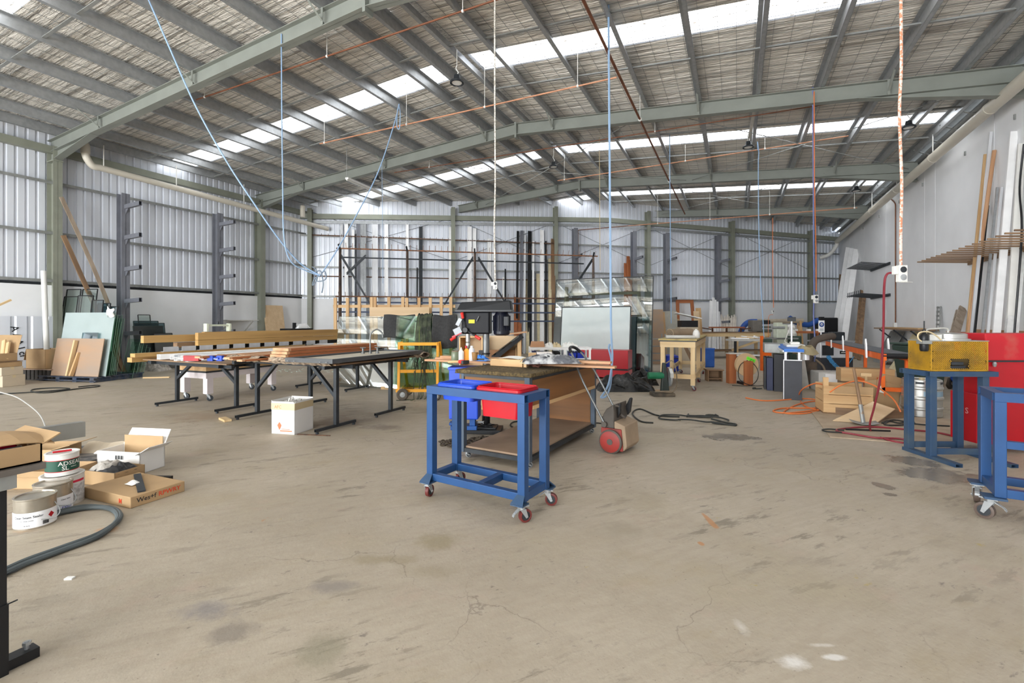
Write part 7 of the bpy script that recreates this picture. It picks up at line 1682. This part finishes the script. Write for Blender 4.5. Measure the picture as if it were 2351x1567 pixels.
# plywood cabinet and dark sloped panel behind the drill press
q = ylocal(1128,7.9); t = thing('plywood_cabinet', 'open raw plywood cabinet behind the drill press', 'cabinet', q, TH-.1)
mb = MB(); mb.box(-.46,.46,-.02,.0,0,1.16); obj('back_board', mb, M_PLY, t)
for x in (-.46,-.10,.44): mb = MB(); mb.box(x,x+.02,-.40,.0,0,1.16 if x < .4 else 1.0); obj('side_board', mb, W('pine','z'), t)
for z in (.3,.86,1.14): mb = MB(); mb.box(-.46,-.08,-.40,0,z,z+.02); obj('shelf_board', mb, W('pine'), t)
mb = MB(); mb.box(-.08,.44,-.40,-.38,0,.95); obj('front_board', mb, W('brownply','z'), t)
t = thing('sloped_panel', 'dark glazed panel leaning diagonally on the plywood cabinet', 'panel', ylocal(1128,7.3,0), TH)
mb = MB(); mb.prism([(.0,.86),(.46,1.20),(.50,1.15),(.04,.78)], (0,-.02,0),(1,0,0),(0,0,1),(0,.5,0)); obj('panel_frame', mb, M_BLACK, t); mb = MB(); mb.prism([(.03,.89),(.42,1.18),(.43,1.165),(.04,.87)], (0,-.028,0),(1,0,0),(0,0,1),(0,.004,0)); obj('panel_glass', mb, M_GLASSD, t)
mb = MB(); mb.box(.40,.46,.0,.40,0,1.12); obj('prop', mb, W('pine','z'), t); mb = MB(); mb.prism([(.2,1.185),(.55,1.225),(.55,1.24),(.2,1.2)], (0,-.05,0),(1,0,0),(0,0,1),(0,.5,0)); obj('cover_board', mb, W('cedar'), t)
q = wb_(-.02,.28,.945); t = thing('plastic_box', 'clear plastic box with papers on the boards behind the bag', 'box', q, TH); mb = MB(); mb.box(-.09,.09,-.07,.07,0,.09); obj('box_body', mb, mat('clear_box',(206,200,196),.3), t, bev=.006)
cbox_('carton', 'little brown carton beside the clear plastic box on the workbench', 'carton', wb_(-.17,.26,.945), TH, .09,.09,.075, M_CARD)
# ================================================================ timber clutter on the back right
q = onB(1578,737,.8); t = thing('door_frame', 'orange brown timber door frame leaning on the back wall', 'frame', (q.x,q.y,0), TH)
for s in (-1,1): mb = MB(); mb.bar((s*.40,0,0),(s*.34,.35,2.36),.15,.05,up=(0,1,0)); obj('jamb', mb, W('merbau','z'), t)
mb = MB(); mb.bar((-.41,.35,2.34),(.41,.35,2.34),.06,.15); obj('head', mb, W('merbau'), t)
for i,(pxl,pxr,ty,m,n_) in enumerate(((1498,1528,710,M_PLYD,'brown plywood sheet leaning right of the big glass sheet'),(1508,1532,716,W('pine','z'),'pale timber backed board behind the rolled felt'),(1520,1560,714,mat('grey_slat',(168,166,156),.7),'grey slatted board behind the rolled felt'),(1536,1566,732,M_CARD,'brown cardboard box board behind the pine workbench'),(1599,1612,714,M_PLY,'narrow plywood sheet right of the door frame'),(1604,1616,707,W('pine','z'),'tall pale board right of the door frame'))):
    dd_ = 15.5+.3*i; a, b = ylocal(pxl,dd_), ylocal(pxr,dd_); h = CH+(HYP-ty)/FPX*dd_
    leansheet('leaning_board', n_, 'board', a, b, h+.03, bk*.3, .03, m)
q = ylocal(1560,14.6); t = thing('curved_sheet', 'white curved panel lying over the timber stack behind the pine workbench', 'panel', (q.x,q.y,0), TH); mb = MB(); mb.grid(10,5,lambda u,v: V((-.1+.72*u, -.2+.4*v, 1.66-.16*u-.02*(2*v-1)**2))); obj('panel_sheet', mb, M_WHITE, t, thick=.02); mb = MB(); mb.box(.0,.5,-.18,.18,1.22,1.42); obj('dark_tray', mb, M_BLACK, t); mb = MB(); mb.box(-.05,.5,-.2,.2,0,1.22); obj('stack_box', mb, M_CARDG, t)
wb2 = [(1632,690,5),(1638,683,5),(1642,688,5),(1647,692,4),(1636,700,4),(1651,715,3)]
for i,(px,ty,wd) in enumerate(wb2): lean('white_board', 'white trim board leaning below the rack post, '+ORD[i]+' of the cluster', px, ty, wd, M_WHITE, shape='b', foot=1.3, off=.6, slant=(i-2)*1.5, cat='board')
for i in range(12): lean('timber_strip', 'pale timber strip in the fan by the back column, '+ORD[i]+' from the left', 1656+3*i, 722+((i*7)%5)*2, 2.4, mat('strip_white',(236,228,216),.6), 'pale strips by the back column', shape='b', foot=1.2, off=.6, slant=-4+.2*i, cat='strip')
q = ylocal(1505,13.2); t = thing('shelf_trolley', 'steel shelving frame with mixed parts right of the big glass sheet', 'shelf', q, TH)
for x in (-.14,.22):
    for y in (-.15,.15): mb = MB(); mb.box(x-.015,x+.015,y-.015,y+.015,0,1.05); obj('upright', mb, M_GALVD, t)
for z in (.3,.5,.7,.9): mb = MB(); mb.box(-.14,.22,-.15,.15,z,z+.015); obj('shelf', mb, M_GALVD, t)
# ================================================================ hoses, cords and outlets hanging from the roof
def hang(name, label, pts, r, m, cat='hose', n=8): mb = MB(); mb.tube(cm(pts,n),r,6); return tag(obj(name, mb, m, smooth=True), label, cat)
knot = P(735,632,9.0)
hang('air_hose', 'pale blue air hose sweeping down from the upper left roof to the hanging knot', [P(338,-8,7.75),P(385,100,7.8),P(450,245,7.9),P(520,370,8.1),P(580,462,8.3),P(640,548,8.6),P(690,605,8.85),knot], .014, M_HOSEB)
hang('air_hose', 'pale blue air hose dropping from the first rafter to the hanging knot', [P(646,78,8.62),P(647,250,8.6),P(649,420,8.6),P(652,545,8.6),P(668,600,8.7),P(705,622,8.9),knot], .012, M_HOSEB)
hang('air_hose', 'pale blue air hose slanting from the copper pipe to the hanging knot', [P(916,240,10.6),P(905,285,10.4),P(868,395,10.0),P(815,500,9.6),P(770,580,9.2),knot], .013, M_HOSEB)
mb = MB(); mb.tube(cm([knot,P(745,622,9),P(748,640,9),P(728,645,9),P(722,628,9),P(736,622,9),P(742,650,9),P(739,672,9)],7),.011,6); mb.tube(cm([knot,P(722,640,9),P(718,655,9),P(728,640,9),P(726,620,9),P(716,612,9)],7),.011,6); tag(obj('hose_knot', mb, mat('hose_dusty',(112,126,140),.5), smooth=True), 'knot of tangled air hose hanging in mid air at the left', 'hose')
hang('air_hose', 'pale blue loop of hose over the copper pipe above the slanting hose', [P(916,238,10.6),P(919,262,10.7),P(917,295,10.8),P(911,288,10.8),P(913,250,10.7)], .011, M_HOSEB)
for i in range(1): hang('air_hose', 'long blue air hose hanging from the roof to the floor behind the sweeper', [P(1397,-5,8.1),P(1398,150,8.1),P(1400,400,8.1),P(1402,640,8.1),P(1403,760,8.15),P(1406,820,8.2),P(1400,870,8.3),P(1392,893,8.35),P(1384,905,8.4),P(1380,912,8.4),P(1392,908,8.4),P(1402,880,8.35),P(1404,830,8.3),P(1398,800,8.25),P(1400,790,8.2)], .019, M_HOSEB)
hang('air_hose', 'thin blue hose hanging above the door frame', [P(1537,222,13.6),P(1538,420,13.6),P(1540,620,13.6),P(1541,742,13.6)], .014, M_HOSEB)
hang('air_hose', 'blue hose dropping from the end of the copper pipe over the long pine table', [P(1740,345,13.0),P(1739,325,13.0),P(1742,350,13.0),P(1741,380,13.0),P(1742,520,13.0),P(1746,640,13.0),P(1752,740,13.0),P(1754,772,13.0)], .013, M_HOSEB)
hang('air_hose', 'twin blue and red hose beside the orange cord near the back right column', [P(1866,200,10.1),P(1867,380,10.2),P(1868,560,10.4),P(1869,668,10.6),P(1868,730,10.6),P(1872,800,10.4),P(1868,850,10.2)], .014, mat('hose_bluegrey',(110,120,170),.5))
hang('power_cord', 'orange power cord beside the twin hose near the back right column', [P(1869,210,10.0),P(1870,420,10.2),P(1873,560,10.5),P(1874,668,10.7)], .010, M_HOSEO, 'cord')
def outlet(name, label, c, s_, rz, twin=True):
    t = thing(name, label, 'outlet', c, rz); k = s_
    mb = MB(); mb.box(-.5*k,.5*k,-.25*k,.25*k,-.95*k,.95*k); obj('outlet_body', mb, M_WHITEPL, t, bev=.06*k)
    for z in (.45,-.42):
        mb = MB(); mb.lathe([(0,-.02*k),(.34*k,-.02*k),(.34*k,.06*k),(.26*k,.09*k),(0,.09*k)], c=(0,-.26*k,z*k), n=22, M=Matrix.Rotation(pi/2,4,'X')); obj('socket_face', mb, M_DARKSTEEL if z > 0 else M_GALV, t, smooth=True)
    mb = MB(); mb.box(-1.0*k,-.52*k,-.22*k,.2*k,-.1*k,.85*k); obj('junction_box', mb, M_WHITEPL, t, bev=.06*k)
    if twin: mb = MB(); mb.box(-.45*k,.9*k,-.45*k,-.2*k,-1.02*k,-.96*k); obj('flip_cover', mb, M_POLY, t)
    return t
c = P(2070,628,4.95); outlet('pendant_outlet', 'white pendant power outlet hanging before the right wall with a red hose', c, .092, TH)
hang('power_cord', 'white and orange spiral bound cord holding the big pendant outlet at the right', [P(2068,-10,4.75),P(2069,150,4.78),P(2065,260,4.8),P(2070,420,4.85),P(2068,520,4.9),P(2068,611,4.95)], .014, mat('cord_orange',(214,140,104),.5,c2=(226,212,200),thr=(.46,.54),scale=38), 'cord')
hang('red_hose', 'dark red hose looping from the big pendant outlet down to the plywood sheet', [P(2052,626,5.0),P(2036,630,5.05),P(2030,660,5.1),P(2028,760,5.3),P(2022,860,5.5),P(2008,930,5.7),P(1997,975,5.9),P(2005,995,6.0)+V((0,0,.0)),G(2035,1008,.026),G(2075,1016,.026),G(2083,1010,.026),G(2060,1006,.026),G(2010,1004,.026),G(1960,996,.026),G(1925,990,.026),G(1925,985,.026),G(1970,980,.026),G(2020,980,.026),G(2090,986,.026),G(2150,992,.026),G(2195,1002,.026)], .0115, M_HOSER)
c = P(1873,686,10.6); outlet('pendant_outlet', 'white pendant outlet hanging near the back right column', c, .095, TH)
c = P(1137,655,6.8); t = outlet('pendant_outlet', 'white pendant outlet hanging above the drill press', c, .058, TH, False)
hang('power_cord', 'white chain like cord hanging from the first rafter above the drill press', [P(1136,-10,6.75),P(1136,200,6.75),P(1137,420,6.78),P(1135,520,6.8),P(1137,645,6.8)], .011, mat('cord_white',(226,220,210),.6,c2=(170,164,154),scale=40,thr=(.48,.52)), 'cord')
c = P(1775,716,17.5); outlet('pendant_outlet', 'small orange and white outlet hanging before the back wall', c, .06, TH, False)
hang('power_cord', 'orange cord of the small outlet before the back wall', [P(1774,500,17.5),P(1774,600,17.5),P(1776,706,17.5)], .012, M_HOSEO, 'cord'); hang('power_cord', 'thin red wire looping below the small outlet', [P(1775,722,17.4),P(1766,724,17.4),P(1764,740,17.4),P(1764,775,17.4)], .008, M_HOSEO, 'cord')
hang('power_cord', 'thin beige cord hanging before the big glass sheet', [P(1376,315,14),P(1377,480,14),P(1378,620,14)], .009, M_TAPE, 'cord')
hang('power_cord', 'thin white cord hanging left of the profiles', [P(877,378,15),P(878,520,15),P(879,650,15)], .007, M_HOSEB, 'cord')
# copper air pipes
def pipe(label, p, q, r, m, drops=()):
    t = thing('copper_pipe', label, 'pipe', (0,0,0)); mb = MB(); mb.cyl(p, q, r, n=8); obj('pipe_run', mb, m, t, smooth=True)
    for s in drops:
        c = V(p)+(V(q)-V(p))*s; zt_ = zroof(c.x)-.2; mb = MB(); mb.cyl(c,(c.x,c.y,zt_),.007,n=5); mb.sphere(c,r*1.8,8); obj('drop_rod', mb, M_WHITEPL, t)
    return t
pipe('copper pipe hung across the middle bay below the skylights', (-9.6,8.85,5.92),(-2.02,8.85,5.95),.016,M_COPPER,(.02,.36,.63,.9))
pipe('dark copper main pipe running the length of the roof', (-2.0,.6,6.05),(-2.0,21.6,6.0),.026,M_COPPERD,(.25,.5,.75))
pipe('rusty copper pipe hung just behind the first rafter', (-10.7,6.45,6.25),(-1.0,6.45,6.32),.015,M_COPPERD,(.03,.4,.7))
pipe('copper pipe hung across the third bay', (-5.3,14.7,6.0),(2.6,14.7,6.15),.015,M_COPPER,(.03,.5,.76))
pipe('dark copper pipe hung just behind the second rafter', (-10.0,12.25,6.2),(3.6,12.25,6.1),.013,M_COPPERD,(.1,.6))
pipe('copper pipe hung across the last bay before the back wall', (-4.2,20.6,5.5),(3.9,20.6,5.45),.018,M_COPPER,(.15,.4,.66,.99))
q = onB(1327,640,.5); p_ = onB(1327,528,.5); pipe('copper riser pipe beside the left rack post behind the big glass', (q.x,q.y,1.2),(p_.x,p_.y,5.5),.018,M_COPPERD); mb = MB(); mb.cyl((p_.x,p_.y,5.5),(-4.2,20.6,5.5),.018,n=8); obj('pipe_link', mb, M_COPPERD, bpy.data.objects['copper_pipe.006'], smooth=True)
a = onX(88,35,-10.2); pipe('short copper pipe with bent end at the top left', (a.x,3.2,6.3),(a.x+3,3.2,6.5),.014,M_COPPERD,(.0,.8))
# cream drain pipes
t = thing('drain_pipe', 'cream drain pipe running along the top of the left wall', 'pipe', (0,0,0))
a, b = onX(230,385,-15.35), onX(752,525,-15.15); e0 = onX(196,342,-15.35)
mb = MB(); mb.tube(cm([e0+V((0,0,.15)),e0,V((e0.x,e0.y+.02,e0.z-.2)),onX(212,380,-15.35),a],6)+[b],.085,14); obj('pipe_run', mb, M_PVC, t, smooth=True)
mb = MB(); mb.cyl(e0+V((0,0,-.12)),e0+V((0,0,.1)),.10,n=14); obj('pipe_collar', mb, M_PVC, t, smooth=True)
for px in (238,405,560): c = onX(px,0,-15.3); f_ = (c.y-a.y)/(b.y-a.y); z = a.z+(b.z-a.z)*f_; mb = MB(); mb.cyl((-15.3,c.y,z),(-15.3,c.y,6.1),.012,n=6); obj('hanger', mb, M_WHITEPL, t)
q = onX(680,492,-15.3); mb = MB(); mb.cyl(q+V((0,.3,.4)),q+V((0,.3,-.05)),.09,n=12); obj('down_stub', mb, M_PVC, t, smooth=True)
t = thing('drain_pipe', 'cream drain pipe running along the top of the right wall', 'pipe', (0,0,0))
a, b = V((4.52,5.0,5.70)), V((4.52,28.2,5.36)); mb = MB(); mb.tube([a,b],.115,16); obj('pipe_run', mb, M_PVC, t, smooth=True)
for y in (9.3,12.5,15.5,18.5,21.5): z = a.z+(b.z-a.z)*(y-5)/23.2; mb = MB(); mb.cyl((4.52,y-.05,z),(4.52,y+.05,z),.122,n=16); obj('pipe_collar', mb, M_PVC, t, smooth=True); mb = MB(); mb.cyl((4.52,y,z),(4.52,y,6.15),.012,n=6); obj('hanger', mb, M_WHITEPL, t)
mb = MB(); mb.tube(cm([b,b+V((-.02,.1,-.2)),b+V((-.3,.15,-.6)),b+V((-.7,.2,-.75))],6),.09,12); obj('end_bend', mb, M_WHITEPL, t, smooth=True)
# high bay lamps
def lamp_(label, c, r=.14):
    t = thing('high_bay_light', label, 'lamp', c)
    mb = MB(); mb.lathe([(.03,.16),(.06,.15),(.07,.07),(r*.7,.05),(r,.02),(r,-.01),(r*.82,-.012),(r*.80,.0),(0,.0)], n=24); obj('lamp_housing', mb, M_DARKSTEEL, t, smooth=True)
    mb = MB(); mb.lathe([(0,-.004),(r*.7,-.004),(r*.72,.004)], n=20); obj('lamp_lens', mb, M_WHITEPL, t, smooth=True)
    mb = MB(); mb.tube(cm([(0,0,.15),(.03,0,.20),(0,0,.25),(-.02,0,.30),(0,0,.34)],5),.01,6); mb.cyl((0,0,.34),(0,0,zroof(c[0])-.2-c[2]),.006,n=5); obj('lamp_hook', mb, M_WHITEPL, t)
    return t
for (px,py,z,lb) in ((1049,190,6.15,'high bay lamp under the ridge before the second rafter'),(1718,338,6.0,'high bay lamp on a white batten in the third bay'),(1271,383,6.15,'high bay lamp under the ridge in the third bay'),(865,414,5.9,'high bay lamp under the left roof slope in the third bay'),(2086,293,5.85,'high bay lamp near the drain pipe on the right'),(1966,438,5.8,'high bay lamp far right before the last rafter')):
    c = P(px,py,(z-CH)*FPX/(HYP-py)); lamp_(lb, (c.x,c.y,c.z))
t = thing('cable_tray', 'white batten under the roof carrying the lamp in the third bay', 'batten', (0,0,0)); a, b = P(1734,240,10.6), P(1718,330,13.0); mb = MB(); mb.bar(a,b,.07,.05); obj('batten_body', mb, M_POLY, t)
mb = MB(); mb.cyl(a,(a.x,a.y,zroof(a.x)-.2),.008,n=5); mb.cyl(b,(b.x,b.y,zroof(b.x)-.2),.008,n=5); obj('batten_hanger', mb, M_GALV, t)
t = thing('tube_light', 'white fluorescent batten hanging at the left behind the slanting hose', 'lamp', (0,0,0)); a, b = P(796,409,13.9), P(876,444,15.6); mb = MB(); mb.bar(a,b,.10,.06); obj('batten_body', mb, M_WHITEPL, t); mb = MB(); mb.cyl(a+V((0,0,-.05)),b+V((0,0,-.05)),.018,n=8); obj('tube', mb, M_PAPER, t)
mb = MB()
for p_ in (a,b): mb.cyl(p_,(p_.x,p_.y,zroof(p_.x)-.2),.006,n=5)
obj('hanger', mb, M_GALVD, t)
